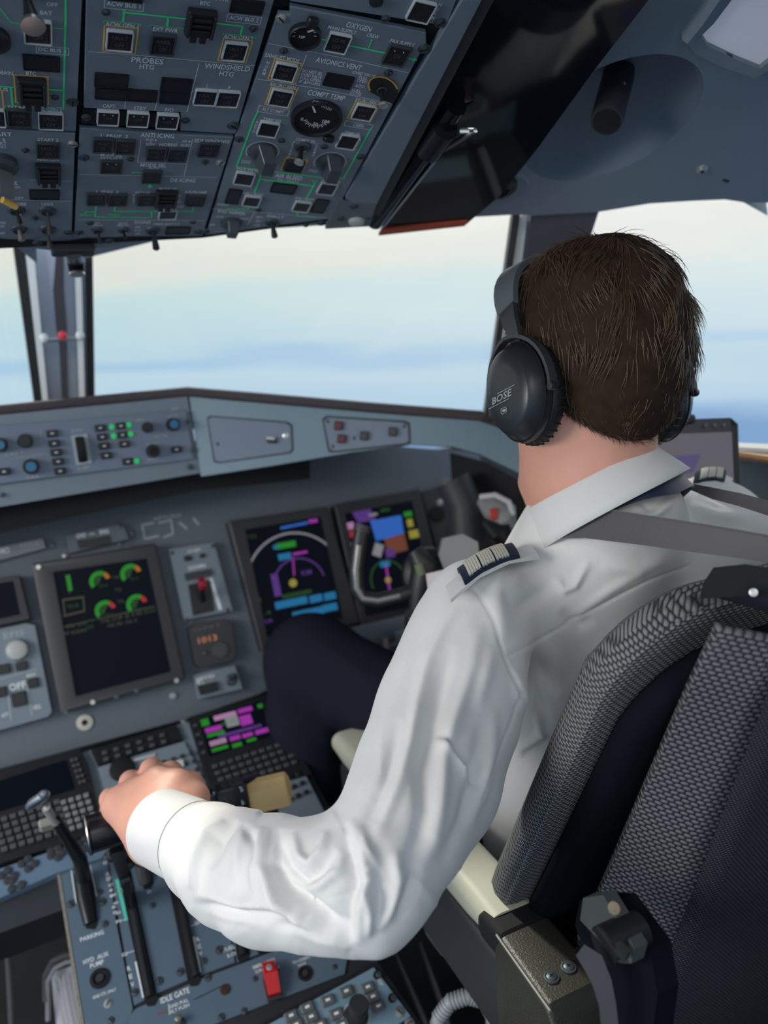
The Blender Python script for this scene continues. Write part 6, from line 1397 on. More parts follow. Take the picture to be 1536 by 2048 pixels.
# fine resolution of folds: split each quad once where the arm and back face us
def refine(v, f):
    e = np.sort(np.concatenate([f[:, [i, (i + 1) % 4]] for i in range(4)]), axis=1); u, inv = np.unique(e, axis=0, return_inverse=True); inv = inv.ravel()
    mid = (v[u[:, 0]] + v[u[:, 1]]) / 2; fc = v[f].mean(1); n = len(v); m = len(f); k = n + len(u); E = [n + inv[i * m:(i + 1) * m] for i in range(4)]; c = k + np.arange(m)
    return np.concatenate([v, mid, fc]), np.concatenate([np.stack([f[:, i], E[i], c, E[(i + 3) % 4]], 1) for i in range(4)])
sv = relax(sv, sf, 3, .5); sv, sf = refine(sv, sf); sv = relax(sv, sf, 3, .5)
FOLDS = [
    # seams: armhole, yoke, sleeve, placket
    ([(925, 1160), (958, 1190), (985, 1240), (1005, 1300), (1030, 1365), (1050, 1420), (1082, 1475)], 3.2, 1.6, 'seam'),
    ([(1018, 1312), (1060, 1290), (1110, 1262), (1180, 1222), (1240, 1190), (1300, 1160), (1380, 1132)], 3.0, 1.4, 'seam'),
    ([(1040, 1385), (1025, 1440), (1000, 1500), (975, 1560), (960, 1600)], 3, 1.3, 'seam'),
    # back
    ([(1010, 1190), (1040, 1140), (1100, 1110)], 16, 4, 'ridge'), ([(1020, 1230), (1075, 1190), (1110, 1165)], 14, -5, 'ridge'), ([(1000, 1130), (990, 1200), (1010, 1280)], 18, 5, 'ridge'),
    ([(1110, 1150), (1128, 1180), (1150, 1170), (1180, 1120)], 8, 5, 'ridge'), ([(1060, 1300), (1080, 1340), (1120, 1390)], 16, -5, 'ridge'), ([(1090, 1270), (1115, 1330), (1120, 1400)], 14, 4, 'ridge'),
    ([(1030, 1330), (1045, 1400), (1075, 1450)], 12, 5, 'ridge'), ([(1060, 1350), (1085, 1420), (1098, 1470)], 9, -4, 'ridge'), ([(1240, 1010), (1262, 1040), (1310, 1030), (1350, 1000)], 8, 5, 'ridge'), ([(1270, 1000), (1300, 1015), (1340, 990)], 7, -4, 'ridge'),
    ([(1380, 1010), (1430, 1030), (1500, 1035)], 12, 4, 'ridge'), ([(1400, 985), (1450, 1000), (1520, 1020)], 8, -4, 'ridge'), ([(1200, 1130), (1280, 1140), (1340, 1115)], 14, 3, 'ridge'), ([(1150, 1230), (1220, 1180), (1290, 1140)], 10, 3, 'ridge'),
    ([(1120, 1220), (1160, 1250), (1190, 1240)], 12, -4, 'ridge'), ([(1070, 1420), (1085, 1470), (1045, 1495), (1040, 1515)], 8, 7, 'ridge'),
    # upper sleeve
    ([(925, 1190), (890, 1250), (860, 1313), (836, 1413), (824, 1483), (801, 1565), (766, 1647), (731, 1706)], 12, 6, 'ridge'),
    ([(905, 1290), (880, 1380), (856, 1470), (842, 1530), (848, 1618), (836, 1677), (806, 1750)], 15, -7, 'ridge'), ([(955, 1250), (945, 1330), (915, 1420), (888, 1500), (880, 1600), (868, 1680), (838, 1750)], 15, 6, 'ridge'),
    ([(870, 1470), (906, 1500), (936, 1535), (950, 1580)], 9, 5, 'step'), ([(965, 1440), (950, 1540), (925, 1640), (880, 1730)], 13, -5, 'ridge'), ([(990, 1420), (985, 1500), (965, 1580), (935, 1660)], 11, 4, 'ridge'),
    ([(800, 1440), (778, 1530), (750, 1610), (722, 1670)], 10, -4, 'ridge'), ([(985, 1290), (968, 1360), (950, 1420)], 16, 4, 'ridge'),
    # elbow
    ([(707, 1893), (710, 1811), (725, 1764), (710, 1706), (696, 1640)], 16, 8, 'step'), ([(725, 1764), (742, 1823), (737, 1876)], 8, 6, 'ridge'), ([(752, 1740), (764, 1800), (756, 1850)], 9, -6, 'ridge'),
    ([(790, 1700), (796, 1760), (780, 1820), (752, 1862)], 12, 6, 'ridge'), ([(830, 1730), (818, 1790), (790, 1840)], 11, -5, 'ridge'), ([(722, 1650), (735, 1700), (760, 1740)], 10, 4, 'ridge'),
    # forearm
    ([(548, 1655), (546, 1680), (540, 1729), (561, 1782), (602, 1823), (649, 1860), (707, 1888)], 20, 11, 'step'), ([(572, 1760), (606, 1800), (655, 1838), (700, 1860)], 12, -5, 'ridge'),
    ([(560, 1680), (576, 1730), (606, 1762), (640, 1745), (672, 1700)], 9, -6, 'ridge'), ([(585, 1665), (598, 1712), (622, 1730), (646, 1700), (655, 1662)], 9, 6, 'ridge'), ([(600, 1780), (640, 1770), (680, 1740), (692, 1700)], 10, 5, 'ridge'),
    ([(600, 1822), (555, 1820), (485, 1820), (426, 1803), (384, 1800)], 16, 8, 'step'), ([(400, 1818), (450, 1835), (520, 1850)], 8, 3, 'ridge'),
    ([(450, 1640), (418, 1668), (396, 1716), (386, 1780)], 9, 7, 'ridge'), ([(475, 1640), (440, 1680), (418, 1740)], 10, -6, 'ridge'), ([(500, 1640), (478, 1700), (470, 1780)], 12, 4, 'ridge'),
    ([(480, 1640), (508, 1682), (520, 1740)], 10, -4, 'ridge'), ([(520, 1650), (522, 1700), (512, 1760), (520, 1800)], 10, 4, 'ridge'), ([(640, 1800), (690, 1790), (740, 1770), (790, 1755)], 4, -1.5, 'ridge'), ([(540, 1855), (600, 1850), (670, 1870)], 9, -4, 'ridge'),
]
def vnoise(x, y, seed):
    r = np.random.RandomState(seed); tb = r.rand(64, 64); xi = np.floor(x).astype(int); yi = np.floor(y).astype(int); fx = x - xi; fy = y - yi; fx = fx * fx * (3 - 2 * fx); fy = fy * fy * (3 - 2 * fy)
    g = lambda a, b: tb[a % 64, b % 64]
    return (g(xi, yi) * (1 - fx) + g(xi + 1, yi) * fx) * (1 - fy) + (g(xi, yi + 1) * (1 - fx) + g(xi + 1, yi + 1) * fx) * fy
def arm_folds(v, f):
    n = vnormals(v, f); x, y, w = proj(v); path = [(938, 1200), (893, 1430), (852, 1560), (812, 1675), (766, 1778), (700, 1782), (620, 1768), (540, 1758), (470, 1734), (412, 1700)]
    d, s, t = polydist(x, y, path); u = t * 1010; q = d * s
    on = (d < 170) & (w < .86) & (x < 1075); up = np.clip((560 - u) / 90, 0, 1); fo = 1 - up
    a = vnoise(q / 46 + .9 * vnoise(u / 150, q / 200, 3), u / 380, 1); a = 1 - np.abs(2 * a - 1) ** .8
    b = vnoise(u / 52 + q / 150 + 1.1 * vnoise(u / 120, q / 90, 5), q / 190 + u / 600, 2); b = 1 - np.abs(2 * b - 1) ** .8
    env = np.clip(u / 140, 0, 1) * np.clip((1000 - u) / 60, 0, 1)
    return v + n * (on * env * (up * (a - .5) * .0022 + fo * (b - .5) * .0026))[:, None]
fine = noise3(sv, 5, 26, 3)
sv = arm_folds(sv, sf)
sv, sn = folds(sv, sf, FOLDS)
sv = relax(sv, sf, 1, .35) + sn * (fine * .0009)[:, None]
me = np_mesh('shirt', sv, sf)
shirt = part('shirt', me, SHIRT, person)
# cuff
ax_ = (CUF - WR_).normalized(); cu = ax_.cross(fw).normalized(); cv2 = ax_.cross(cu)
def cuffring(c, r, f=1.0, n=40, tilt=0.): return [c + cu * (r * math.cos(2 * math.pi * k / n)) + cv2 * (r * f * math.sin(2 * math.pi * k / n)) + ax_ * tilt * math.cos(2 * math.pi * k / n) for k in range(n)]
c0 = P(324, 1656, .800); c1 = P(402, 1692, .752)
mb = MB(); mb.loft([cuffring(c1, .0365), cuffring(c1.lerp(c0, .1), .0395), cuffring(c1.lerp(c0, .5), .0392), cuffring(c0, .0385), cuffring(c0 + ax_ * -.0012, .0375), cuffring(c0 + ax_ * .002, .0360), cuffring(c1.lerp(c0, .3), .0355)], cap=False)
part('cuff', mb, SHIRT, shirt)
part('cuff_stitching', MB().tube(cuffring(c1.lerp(c0, .12), .0397) + [cuffring(c1.lerp(c0, .12), .0397)[0]], .0005, 6), mat('stitch_grey', (.42, .42, .42), .8), shirt)
# collar: stand and fold-over leaf following the neck, lower in front
def neckc(h): return NB.lerp(hw(0, -.024, -.075), h)
NA = CA; nx = Vector((1, .03, 0)); nx = (nx - NA * nx.dot(NA)).normalized(); ny = NA.cross(nx) ; ny = ny if ny.y > 0 else -ny
def collar_ring(h, r, drop, spread=1., gap=.55, n=48, lift=0.):
    o = []
    for k in range(n + 1):
        a = math.pi / 2 + gap / 2 + (2 * math.pi - gap) * k / n; s = (1 + math.sin(a)) / 2                 # s = 1 in front, 0 behind
        o.append(CC_ + NA * (h - drop * s ** 1.3 + lift) + nx * (r * math.cos(a) * 1.02) + ny * (r * math.sin(a) * 1.08 * spread))
    return o
CB = .036
rings = [collar_ring(-.040, .069, .004), collar_ring(-.006, .0665, .004), collar_ring(-.001, .0665, .004), collar_ring(.002, .0680, .004), collar_ring(.000, .0705, .005), collar_ring(-.012, .0770, .008, 1.0), collar_ring(-.024, .0835, .013, 1.0), collar_ring(-.034, .0885, .020, 1.0)]
CF = NB + Vector((0, -.01, 0))
part('collar', MB().loft(rings, closed=False, cap=False), SHIRT, shirt)
bpy.data.objects['collar'].modifiers.new('t', 'SOLIDIFY').thickness = .0014
# lanyard under the collar
LNY = mat('navy_lanyard', (.012, .020, .055), .45, sheen=.2)
o_ = [CC_ + NA * (-.0425 - .040 * ((1 + math.sin(a)) / 2) ** 1.2) + nx * (.0835 * math.cos(a)) + ny * (.088 * math.sin(a)) + NA * (.020 * max(0, -math.cos(a) + .10)) + nx * (.017 * max(0, -math.cos(a) + .10)) for a in [math.pi / 2 + .5 + (2 * math.pi - 1.0) * k / 40 for k in range(41)]]
t = thing('lanyard', 'navy lanyard with a black clip peeking out under the shirt collar', 'lanyard', o_[20])
part('band', MB().ribbon(o_, .015, .0014, [(NA + (p - NB).normalized() * -.3) for p in o_]), LNY, t)
cl = P(1262, 985, .735); cx2 = (P(1290, 978, .74) - cl).normalized()
def surf_at(px, py, lift=0.):
    """point on the shirt under a pixel, lifted towards the camera"""
    x, y, w = proj(sv); m = np.hypot(x - px, y - py) < 9
    if not m.any(): return None
    return P(px, py, float(w[m].min()) - lift)
def lay(pts, lift=.002):
    o = []
    for px, py in pts:
        s_ = surf_at(px, py, lift); o.append(s_ if s_ is not None else (o[-1] if o else P(px, py, .75)))
    return o

# ---- epaulettes
CRM = mat('stripe_cream', (.66, .64, .54), .6); NV = mat('epaulette_navy', (.012, .018, .050), .7, bump=.3, bscale=900)
def epaulette(a, b, wv, up, n_st=3):
    """slider laid from a to b (points on the shoulder), wv = vector across, up = outwards"""
    ax = b - a; rings = []
    def pt(f, g, h): return a + ax * f + wv * g + up * (h - .006 * (2 * g) ** 2 * 1.0 - .004 * (2 * f - 1) ** 2)
    def bandm(f0, f1, h, th=.0012):
        rr = []
        for i in range(4):
            f = f0 + (f1 - f0) * i / 3; rr.append([pt(f, -.5 + k / 8, h) for k in range(9)] + [pt(f, .5 - k / 8, h - th - .002) for k in range(9)])
        return MB().loft(rr)
    part('shoulder_strap', bandm(-.28, 1.32, .001, .001), SHIRT, shirt)
    e = part('epaulette', bandm(0, 1, .006, .003), NV, shirt, label='navy epaulette with three cream stripes')
    for i in range(n_st):
        c = .22 + i * .25
        for j in range(5): part('stripe_rib', bandm(c - .112 + j * .0455, c - .112 + j * .0455 + .039, .0075, .001), CRM, e)
    return e
ea = P(918, 1142, .728); eb = P(1026, 1090, .765)
wv_ = (P(960, 1100, .79) - P(985, 1128, .715)) * .62
up_ = (eb - ea).cross(wv_).normalized(); up_ = up_ if up_.z > 0 else -up_
epaulette(ea, eb, wv_, up_)
ea2 = P(1452, 944, .955); eb2 = P(1390, 948, .92)
wv2 = Vector((.05, .045, 0)) * .7; up2 = (eb2 - ea2).cross(wv2).normalized(); up2 = up2 if up2.z > 0 else -up2
epaulette(ea2, eb2, wv2, up2)

# ---- hair: short dark cap and strands combed back from the forehead
HAIRM = mat('hair_brown', (.040, .024, .016), .8, noise=.5, nscale=90, spec=.1)
HAIRS = mat('hair_strand', (.115, .066, .038), .38, noise=.7, nscale=160, spec=.7)
def hair_depth(q):
    z = q[..., 2]; y = q[..., 1]
    t = np.clip((z + .085) / .16, 0, 1); return .0012 + .011 * t ** 1.2 + .008 * np.clip((z - .05) / .06, 0, 1)
def f_hair(p):
    q = to_head(p); d = sd_ell(q, (0, -.014, .022), (.0700, .089, .080)); d = smin(d, sd_ell(q, (0, -.038, -.020), (.064, .062, .070)), .03)
    d = d - hair_depth(q) - .0018 * np.sin(q[..., 0] * 170 + 3 * np.sin(q[..., 2] * 60)) * np.clip((q[..., 2] + .02) / .05, 0, 1)
    # hairline: nape, around the ears, forehead
    line = -.088 + .052 * np.clip((q[..., 1] + .055) / .05, 0, 1) + .075 * np.clip((q[..., 1] - .02) / .06, 0, 1)
    return smax(d, line - q[..., 2], .006)
v_, f_ = nets(f_hair, HC + Vector((-.14, -.16, -.15)), HC + Vector((.14, .16, .17)), .0036)
v_ = relax(v_, f_, 1, .4); hair = part('hair', np_mesh('hair', v_, f_), HAIRM, person)
rs = np.random.RandomState(3)
hn = vnormals(v_, f_); q_ = (v_ - np.array(HC)) @ np.array(HM3)
def strands(n, lo_z, hi_z, l0, l1, wdt, lift, name, m, seed, curl=.3):
    r = np.random.RandomState(seed); c = np.where((q_[:, 2] > lo_z) & (q_[:, 2] < hi_z))[0]; idx = c[r.randint(0, len(c), n)]
    p = v_[idx] + r.normal(size=(n, 3)) * .0015 - hn[idx] * .004; nn = hn[idx].copy(); q = q_[idx]
    HMn = np.array(HM3)
    # combing field in head space: from a whorl at the crown, downwards and a little backwards
    crown = np.array((.015, -.045, .125)); d = q - crown; d[:, 2] -= .08 + r.rand(n) * .03; d += r.normal(size=(n, 3)) * .009
    swirl = np.cross(np.array((0, 0, 1.)), q - crown) * .5; rk = np.random.RandomState(11); nz = np.zeros_like(d)
    for _ in range(10): nz += np.sin(q @ (rk.normal(size=3) * 55) + rk.rand() * 7)[:, None] * rk.normal(size=3)
    d = d + swirl + nz * .014; d = d @ HMn.T
    d -= nn * (d * nn).sum(1, keepdims=True); d /= np.linalg.norm(d, axis=1, keepdims=True) + 1e-9
    L_ = (l0 + (l1 - l0) * r.rand(n))[:, None]; segs = 6; pts = [p]; cur = p.copy(); dirn = d + nn * (lift * (.3 + r.rand(n)))[:, None]
    cdir = (nz @ HMn.T) * .12 + r.normal(size=(n, 3)) * curl * .5
    for s in range(segs):
        dirn = dirn / (np.linalg.norm(dirn, axis=1, keepdims=True) + 1e-9); cur = cur + dirn * L_ / segs; pts.append(cur.copy())
        hq = (cur - np.array(HC)); rad = hq / np.linalg.norm(hq, axis=1, keepdims=True)
        dirn = dirn + cdir * .18 - rad * .20 * (lift + .3) + np.array((0, 0, -.06))
    pts = np.stack(pts, 1); tan = np.gradient(pts, axis=1); tan /= np.linalg.norm(tan, axis=2, keepdims=True) + 1e-9
    a = np.cross(tan, np.broadcast_to(nn[:, None], tan.shape) + .01); a /= np.linalg.norm(a, axis=2, keepdims=True) + 1e-9; b = np.cross(tan, a)
    w = wdt * np.array([1, 1, .95, .85, .7, .45, .12])[None, :, None]; vs = []
    for k in range(3):
        an = 2 * math.pi * k / 3; vs.append(pts + (a * math.cos(an) + b * math.sin(an) * .7) * w)
    V = np.stack(vs, 2).reshape(-1, 3); S1 = segs + 1; base = (np.arange(n) * S1 * 3)[:, None, None, None]; sg = (np.arange(segs) * 3)[None, :, None, None]
    k = np.arange(3)[None, None, :, None]; k2 = (k + 1) % 3
    F = np.concatenate([base + sg + k, base + sg + k2, base + sg + 3 + k2, base + sg + 3 + k], 3).reshape(-1, 4)
    o = part(name, np_mesh(name, V, F), m, hair); o['kind'] = 'stuff'
strands(9000, -.01, .2, .020, .042, .00060, .24, 'hair_strands', HAIRS, 1)
strands(7000, -.07, .03, .010, .022, .00048, .10, 'hair_strands', HAIRS, 2)
strands(7000, -.12, -.03, .008, .017, .00034, .08, 'short_hair_strands', HAIRS, 4)
strands(420, .085, .2, .022, .040, .0004, .80, 'loose_hair_strands', HAIRS, 5, .8)
# eyebrows and eyes
for s in (-1, 1):
    e = part('eye', MB().lathe([(.0005, -.011), (.008, -.008), (.0112, 0), (.008, .008), (.0045, .0102), (.0005, .011)], HM @ Matrix.Translation((s * .031, .0840, .005)) @ Matrix.Rotation(R(-90), 4, 'X'), 20), mat('eye_white', (.75, .72, .70), .2), person)
    part('iris', MB().lathe([(.0050, .0100), (.0040, .0108), (.0003, .0113)], HM @ Matrix.Translation((s * .031, .0840, .005)) @ Matrix.Rotation(R(-90), 4, 'X'), 18), mat('iris_brown', (.05, .025, .012), .2), e)
    part('eyebrow', MB().tube([hw(s * .016, .0945, .024), hw(s * .030, .0935, .029), hw(s * .046, .083, .026)], [.003, .0035, .0015], 8, flat=.6), HAIRM, person)

# ================================================================== headphones
t = thing('headphones', 'black over-ear headphones on the head, with pale lettering on the left cup', 'headphones', hw(0, .01, .13))
HPB = mat('headphone_black', (.020, .023, .027), .33); HPP = mat('headphone_pad', (.006, .007, .009), .55, bump=.3, bscale=500); HPS = mat('headphone_band', (.040, .044, .050), .38)
for s in (-1, 1):
    cM = HM @ Matrix.Translation((s * .0845, -.006, -.032)) @ Matrix.Rotation(R(-8), 4, 'X') @ Matrix.Rotation(R(90 * s), 4, 'Y')      # local z points outwards
    # oval outline: local x is down, local y forward
    part('ear_pad', MB().lathe([(.030, -.012), (.044, -.012), (.0485, -.006), (.0485, .000), (.046, .004), (.020, .004)], cM, 40, sx=1.06, sy=.86), HPP, t)
    for k in range(36):
        a = 2 * math.pi * k / 36; part('pad_pleat', shared(('pad_pleat',), lambda: MB().box((0, 0, 0), (.0036, .0016, .011), None, .0007), HPP), None, t, cM @ Matrix.Translation((.0475 * 1.06 * math.cos(a), .0475 * .86 * math.sin(a), -.004)) @ Matrix.Rotation(a, 4, 'Z'))
    cup = part('ear_cup', MB().lathe([(.0445, .003), (.0455, .006), (.0440, .013), (.0400, .021), (.0370, .0255), (.0340, .0275), (.022, .0290), (.0005, .0296)], cM, 48, sx=1.08, sy=.86), HPB, t)
    part('cup_seam', MB().tube([cM @ Vector((.0448 * 1.08 * math.cos(2 * math.pi * k / 40), .0448 * .86 * math.sin(2 * math.pi * k / 40), .0125)) for k in range(41)], .0006, 6), BLACK, cup)
    # fork arm: from the slider over the top of the cup, down both sides
    us = 1 if s < 0 else -1
    arc_ = [(us * .0530 * math.cos(R(a)), .0455 * math.sin(R(a)), .016 - .006 * abs(math.sin(R(a)))) for a in range(-100, 101, 10)]
    part('fork_arm', MB().ribbon([cM @ Vector(p) for p in arc_], .0085, .0034, [cM.to_3x3() @ Vector((0, 0, 1)) for p in arc_]), HPS, t)
    for a in (-100, 100): part('fork_pivot', MB().lathe([(.004, -.003), (.0045, 0), (.0038, .003), (.0005, .0035)], cM @ Matrix.Translation((us * .0530 * math.cos(R(a)), .0455 * math.sin(R(a)), .011)), 14), HPB, t)
    if s < 0:
        # lettering and port on the left cup
        q = cM @ Matrix.Translation((-.004, .004, .0302)) @ Matrix.Rotation(R(90), 4, 'Z') @ Matrix.Rotation(R(180), 4, 'Z')
        vs, fs = text_mesh('BOSE')
        me = bpy.data.meshes.new('cup_lettering'); lm = mat('cup_print', (.35, .37, .39), .4)
        xx = []
        for x, y in vs: xx.append((x * .030 + y * .002, y * .0065, -((x * .030) ** 2 + (y * .0065) ** 2) * 1.2))
        k = len(xx); xx += [(-.022, -.0052, -.0005), (.010, -.0052, -.0002), (.010, -.0046, -.0002), (-.022, -.0046, -.0005), (-.006, .0046, -.0002), (.021, .0046, -.0005), (.021, .0052, -.0005), (-.006, .0052, -.0002)]
        fs = list(fs) + [(k, k + 1, k + 2, k + 3), (k + 4, k + 5, k + 6, k + 7)]
        me.from_pydata(xx, [], fs); part('cup_lettering', me, lm, cup, q)
        part('cup_port', frame_ring(.0088, .0056, .0005, .0016, 0, .0006), lm, cup, q @ Matrix.Translation((.000, -.0135, -.0006))); part('port_symbol', plate(.0050, .0024, .0008, 0, .0004), lm, cup, q @ Matrix.Translation((.0005, -.0135, -.0004)))
        for i in range(5):
            for j in range(9): part('mic_hole', shared(('mic_hole',), lambda: MB().lathe([(.00045, 0), (.0004, .0003)], None, 6), BLACK), None, cup, q @ Matrix.Translation((.0205 + i * .0011, .010 + j * .0016 - .005, -.0022 - i * .0004)))
def bandp(k):   # over the head
    a = math.pi * k; return (math.cos(a) * -.0925, -.004 + .050 * math.sin(a) ** .9, .018 + .104 * math.sin(a) ** .8)
bp = [bandp(k / 24) for k in range(25)]
part('headband', MB().ribbon([hw(*p) for p in bp[2:-2]], [.0245 + .0085 * math.sin(math.pi * k / 20) ** .5 for k in range(21)], .0065, [HM3 @ Vector((0, 1, 0))] * 21), mat('band_cover', (.13, .145, .155), .33), t)
part('headband_cushion', MB().ribbon([hw(p[0] * .95, p[1], p[2] - .006) for p in bp[5:-5]], .030, .008, [HM3 @ Vector((0, 1, 0))] * 15), HPP, t)
for s in (-1, 1):
    part('slider_arm', MB().ribbon([hw(s * .0925, -.006, .010), hw(s * .0925, -.001, .026), hw(s * .0912, .006, .040), hw(s * .0885, .012, .055), hw(s * .0845, .018, .068)], [.011, .015, .019, .022, .024], .0050, HM3 @ Vector((0, 1, 0))), HPS, t)

# ================================================================== harness straps
WEBM = mat('harness_webbing', (.105, .095, .105), .6, sheen=.3)
wt_ = WEBM.node_tree; wv3 = wt_.nodes.new('ShaderNodeTexWave'); wv3.inputs['Scale'].default_value = 520; wv3.bands_direction = 'DIAGONAL'; wc = wt_.nodes.new('ShaderNodeTexCoord'); wb = wt_.nodes.new('ShaderNodeBump'); wb.inputs['Distance'].default_value = .0005; wb.inputs['Strength'].default_value = .6
wt_.links.new(wc.outputs['Object'], wv3.inputs['Vector']); wt_.links.new(wv3.outputs['Fac'], wb.inputs['Height']); wt_.links.new(wb.outputs[0], wt_.nodes['Principled BSDF'].inputs['Normal'])
t = thing('harness_strap', 'wide grey harness strap running from the left side of the collar to the seat top', 'seat belt', P(1300, 1070, .69), 'shoulder harness straps')
def strap(t, rows, th=.0016):
    """rows of (upper pixel, lower pixel, depth upper, depth lower)"""
    r = []
    for (x0, y0, d0, x1, y1, d1) in rows:
        a = P(x0, y0, d0); b = P(x1, y1, d1); n = (CAM - a).normalized() * th; m_ = a.lerp(b, .5) + n * .6; r.append([a, m_, b, b - n, m_ - n, a - n])
    part('webbing', MB().loft(r), WEBM, t)
def dep(px, py, fallback, lift=.006):
    x, y, w = proj(sv); m = np.hypot(x - px, y - py) < 7; return (float(np.median(w[m & (w < w[m].min() + .03)])) - lift) if m.any() else fallback
rows = []
for (x0, y0, x1, y1, fb) in ((1150, 1024, 1112, 1077, .74), (1180, 1020, 1170, 1076, .72), (1230, 1022, 1226, 1083, .70), (1290, 1032, 1285, 1090, .68), (1360, 1042, 1352, 1100, .65), (1440, 1055, 1430, 1110, .61), (1536, 1072, 1530, 1124, .565), (1620, 1086, 1610, 1136, .53)):
    lf = .0015 if x0 < 1150 else .005; d0 = min(dep(x0, y0, fb, lf), fb + .03); d1 = min(dep(x1, y1, fb, lf), fb + .02)
    rows.append((x0, y0, d0, x1, y1, d1))
D_ = np.array([(r[2], r[5]) for r in rows]); D2 = D_.copy(); D2[1:-1] = (D_[:-2] + D_[1:-1] * 2 + D_[2:]) / 4; rows = [(r[0], r[1], float(d[0]), r[3], r[4], float(d[1])) for r, d in zip(rows, D2)]
strap(t, rows)
part('webbing_edge', MB().tube([P(r[0], r[1], r[2] - .001) for r in rows], .0011, 6), WEBM, t)
t = thing('harness_strap', 'narrow-looking grey harness strap over the right shoulder, behind the tablet side of the collar', 'seat belt', P(1440, 990, .80), 'shoulder harness straps')
rows = []
for (x0, y0, x1, y1, fb) in ((1346, 962, 1352, 972, .82), (1376, 966, 1386, 982, .81), (1420, 974, 1424, 998, .79), (1480, 986, 1480, 1013, .76), (1540, 1002, 1538, 1032, .73), (1620, 1026, 1612, 1060, .68)):
    d0 = min(dep(x0, y0, fb), fb); d1 = min(dep(x1, y1, fb), fb); rows.append((x0, y0, d0, x1, y1, d1))
strap(t, rows)
clp = thing('lanyard_clip', 'small black clip on the navy lanyard at the back of the neck', 'clip', cl)
xc = dep(1262, 985, .74, .004); cc_ = P(1262, 984, xc)
part('clip_body', MB().box(cc_, (.011, .004, .011), HM3, .001), DARK, clp); part('clip_bar', MB().box(P(1300, 976, dep(1300, 976, .74, .004)), (.012, .003, .010), HM3, .001), mat('clip_navy_steel', (.06, .08, .12), .25, .6), clp)
# ================================================================== control yoke, papers, tablet and side clutter
YD = 1.10
t = thing('control_yoke', 'dark control yoke with a worn steel-grey handle in front of the right display', 'control yoke', P(780, 1210, YD))
YM = mat('yoke_black', (.014, .015, .017), .45); YS = mat('yoke_worn', (.22, .22, .22), .35, .6)
hp_ = [P(724, 1056, YD), P(718, 1090, YD), P(712, 1140, YD), P(714, 1175, YD), P(726, 1196, YD), P(756, 1200, YD), P(800, 1190, YD), P(842, 1178, YD)]
part('handle', MB().tube(hp_, .0105, 16), YM, t)
part('handle_wear', MB().tube([p - fw * .006 for p in hp_[1:-1]], .0055, 12), YS, t)
part('handle_top', MB().tube([P(726, 1050, YD), P(722, 1062, YD)], .012, 16), DARK2, t)
part('hub', MB().lathe([(.020, -.03), (.036, -.02), (.040, 0), (.036, .018), (.020, .028), (.0005, .03)], Matrix.Translation(P(858, 1148, YD + .03)) @ ((CAM - P(858, 1148, YD)).normalized()).to_track_quat('Z', 'Y').to_matrix().to_4x4(), 28), YM, t)
part('hub_grip', MB().tube([P(830, 1100, YD), P(850, 1130, YD), P(842, 1178, YD), P(834, 1220, YD)], [.012, .020, .018, .012], 16), YM, t)
part('trim_button', MB().tube([P(836, 1128, YD - .03), P(844, 1150, YD - .03)], .006, 10), mat('trim_olive', (.14, .16, .08), .5), t)
part('column', MB().tube([P(850, 1230, YD + .05), P(846, 1330, YD + .08), P(840, 1420, YD + .12)], [.03, .026, .024], 18), DARK, t)
part('yoke_box', MB().prism([P(*p, YD - .02) for p in ((886, 1078), (926, 1068), (956, 1084), (960, 1130), (930, 1150), (890, 1144), (878, 1110))], fw, .03), mat('yoke_box_grey', (.22, .23, .24), .5), t)
t = thing('checklist_paper', 'white folded checklist paper clipped beside the control yoke', 'paper', P(880, 1180, YD))
part('sheet', MB().prism([P(*p, YD - .05) for p in ((852, 1148), (905, 1136), (915, 1160), (890, 1230), (862, 1226))], fw, .004), mat('paper_pinkish', (.62, .56, .58), .8), t)
part('sheet', MB().prism([P(*p, YD - .06) for p in ((846, 1200), (880, 1196), (890, 1240), (856, 1244))], fw, .003), mat('paper_grey', (.30, .27, .28), .8), t)
t = thing('oxygen_mask', 'crumpled grey and black oxygen mask with a red tab on the right side console', 'oxygen mask', P(1000, 1040, 1.25))
part('mask_body', MB().tube([P(962, 1000, 1.25), P(985, 1012, 1.24), P(1010, 1030, 1.24), P(1024, 1060, 1.25)], [.012, .030, .030, .012], 14, flat=.7), mat('mask_grey', (.28, .29, .30), .4), t)
part('mask_lower', MB().tube([P(975, 1040, 1.24), P(1000, 1062, 1.23), P(1016, 1090, 1.24)], [.016, .028, .014], 14, flat=.7), DARK, t)
part('mask_edge', MB().tube([P(960, 994, 1.23), P(990, 990, 1.22), P(1018, 1004, 1.22), P(1026, 1030, 1.22)], .0045, 8), EDGEW, t)
part('red_tab', MB().box(P(988, 1028, 1.21), (.014, .006, .018), None, .002), mat('tab_red', (.55, .05, .04), .4), t)
part('mask_hose', MB().tube([P(1000, 1090, 1.26), P(985, 1150, 1.28), P(960, 1210, 1.3)], .012, 12), DARK2, t)
t = thing('side_console', 'dark right side console with a slate panel under the glareshield end', 'console', P(1000, 1100, 1.35))
part('console_shell', MB().loft([[at_y(900, 905, 1.16), at_y(975, 925, 1.10), at_y(1090, 990, 1.02), at_y(1120, 1000, 1.0)], [at_y(905, 1000, 1.20), at_y(960, 1060, 1.18), at_y(1060, 1120, 1.14), at_y(1110, 1150, 1.10)], [at_y(860, 1240, 1.25), at_y(960, 1260, 1.22), at_y(1060, 1290, 1.2), at_y(1110, 1300, 1.16)]], closed=False, cap=False), mat('console_slate', (.018, .022, .028), .7), t)
part('duct', MB().tube([P(905, 960, 1.30), P(930, 1010, 1.30), P(935, 1080, 1.30)], .03, 16), DARK2, t)
t = thing('rudder_linkage', 'pale steel foot-rest linkage in the dark gap under the right display', 'linkage', P(775, 1330, 1.35))
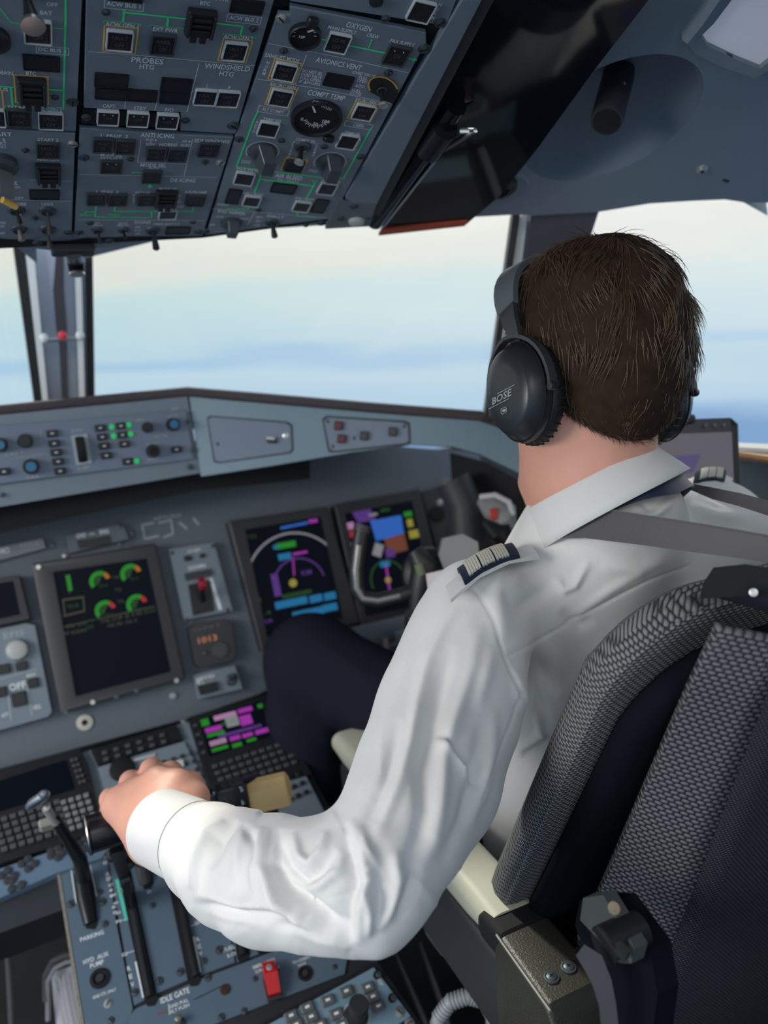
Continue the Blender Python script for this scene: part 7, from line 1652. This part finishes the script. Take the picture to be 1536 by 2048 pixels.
part('rod', MB().tube([P(768, 1275, 1.36), P(772, 1310, 1.36), P(778, 1340, 1.35)], [.007, .010, .012], 12), mat('linkage_steel', (.30, .29, .26), .45, .4), t)
part('ball', MB().lathe([(.001, -.012), (.010, -.008), (.013, 0), (.010, .008), (.001, .012)], Matrix.Translation(P(774, 1330, 1.34)), 16), MATS['linkage_steel'], t)
part('shelf', MB().prism([IP.pt(*p, -.01) for p in ((668, 1262), (810, 1228), (815, 1262), (740, 1290), (700, 1300))], IP.n, .04), PANEL2, t)
part('shelf_leg', MB().prism([IP.pt(*p, -.05) for p in ((700, 1300), (800, 1290), (850, 1260), (850, 1420), (780, 1400))], IP.n, .03), PANEL, t)
part('drop_plate', MB().prism([P(*p, 1.36) for p in ((790, 1262), (850, 1250), (850, 1420), (800, 1380))], fw, .01), PANEL2, t)
# tablet on a clamp by the side window
TD = 1.02
t = thing('tablet', 'tablet in a black case showing a pale map, mounted by the side window', 'tablet', P(1390, 960, TD))
tc_ = [P(1296, 852, TD + .02), P(1462, 836, TD), P(1476, 848, TD), P(1480, 985, TD), P(1280, 1010, TD + .03), P(1284, 866, TD + .02)]
part('case', MB().prism(tc_, fw, .012), mat('case_black', (.014, .014, .018), .45), t)
part('screen', MB().prism([p - fw * .001 for p in (P(1300, 868, TD + .016), P(1462, 862, TD), P(1468, 1000, TD), P(1290, 1000, TD + .02))], -fw, .0012), glow('tablet_map', (.33, .31, .37), .62), t)
part('status_bar', MB().prism([p - fw * .0025 for p in (P(1300, 842, TD + .016), P(1458, 836, TD), P(1462, 864, TD), P(1300, 870, TD + .016))], -fw, .0008), mat('bar_dark', (.02, .02, .028), .4, emit=(.03, .03, .04), estr=.4), t)
part('map_area', MB().prism([p - fw * .003 for p in (P(1318, 915, TD + .01), P(1400, 908, TD), P(1384, 945, TD), P(1330, 955, TD + .01))], -fw, .0006), glow('map_violet', (.22, .18, .42), .7), t)
for x in (1412, 1430, 1448): part('status_icon', MB().box(P(x, 850, TD - .006), (.005, .001, .004)), mat('icon_grey', (.2, .2, .22), .5), t)
t = thing('tablet_clamp', 'black clamp with a red tag gripping the top of the tablet', 'clamp', P(1350, 830, TD))
part('clamp_body', MB().box(P(1352, 826, TD + .01), (.022, .02, .034), None, .004), DARK, t); part('clamp_jaw', MB().box(P(1362, 840, TD), (.040, .016, .012), None, .003), DARK, t)
part('red_tag', MB().prism([P(*p, TD - .01) for p in ((1334, 806), (1350, 804), (1346, 842), (1322, 858), (1326, 836))], fw, .006), mat('tag_red', (.62, .03, .08), .5), t)
t = thing('window_ledge_strap', 'tan and white trim strip on the ledge under the side window', 'trim strip', P(1510, 915, 1.1))
part('strip', MB().tube([P(1470, 905, 1.12), P(1540, 915, 1.05), P(1600, 925, 1.0)], .008, 10), mat('trim_tan', (.42, .22, .10), .5), t)
part('strip_white', MB().tube([P(1470, 896, 1.12), P(1540, 900, 1.05), P(1600, 906, 1.0)], .008, 10), mat('trim_white', (.65, .66, .66), .5), t)
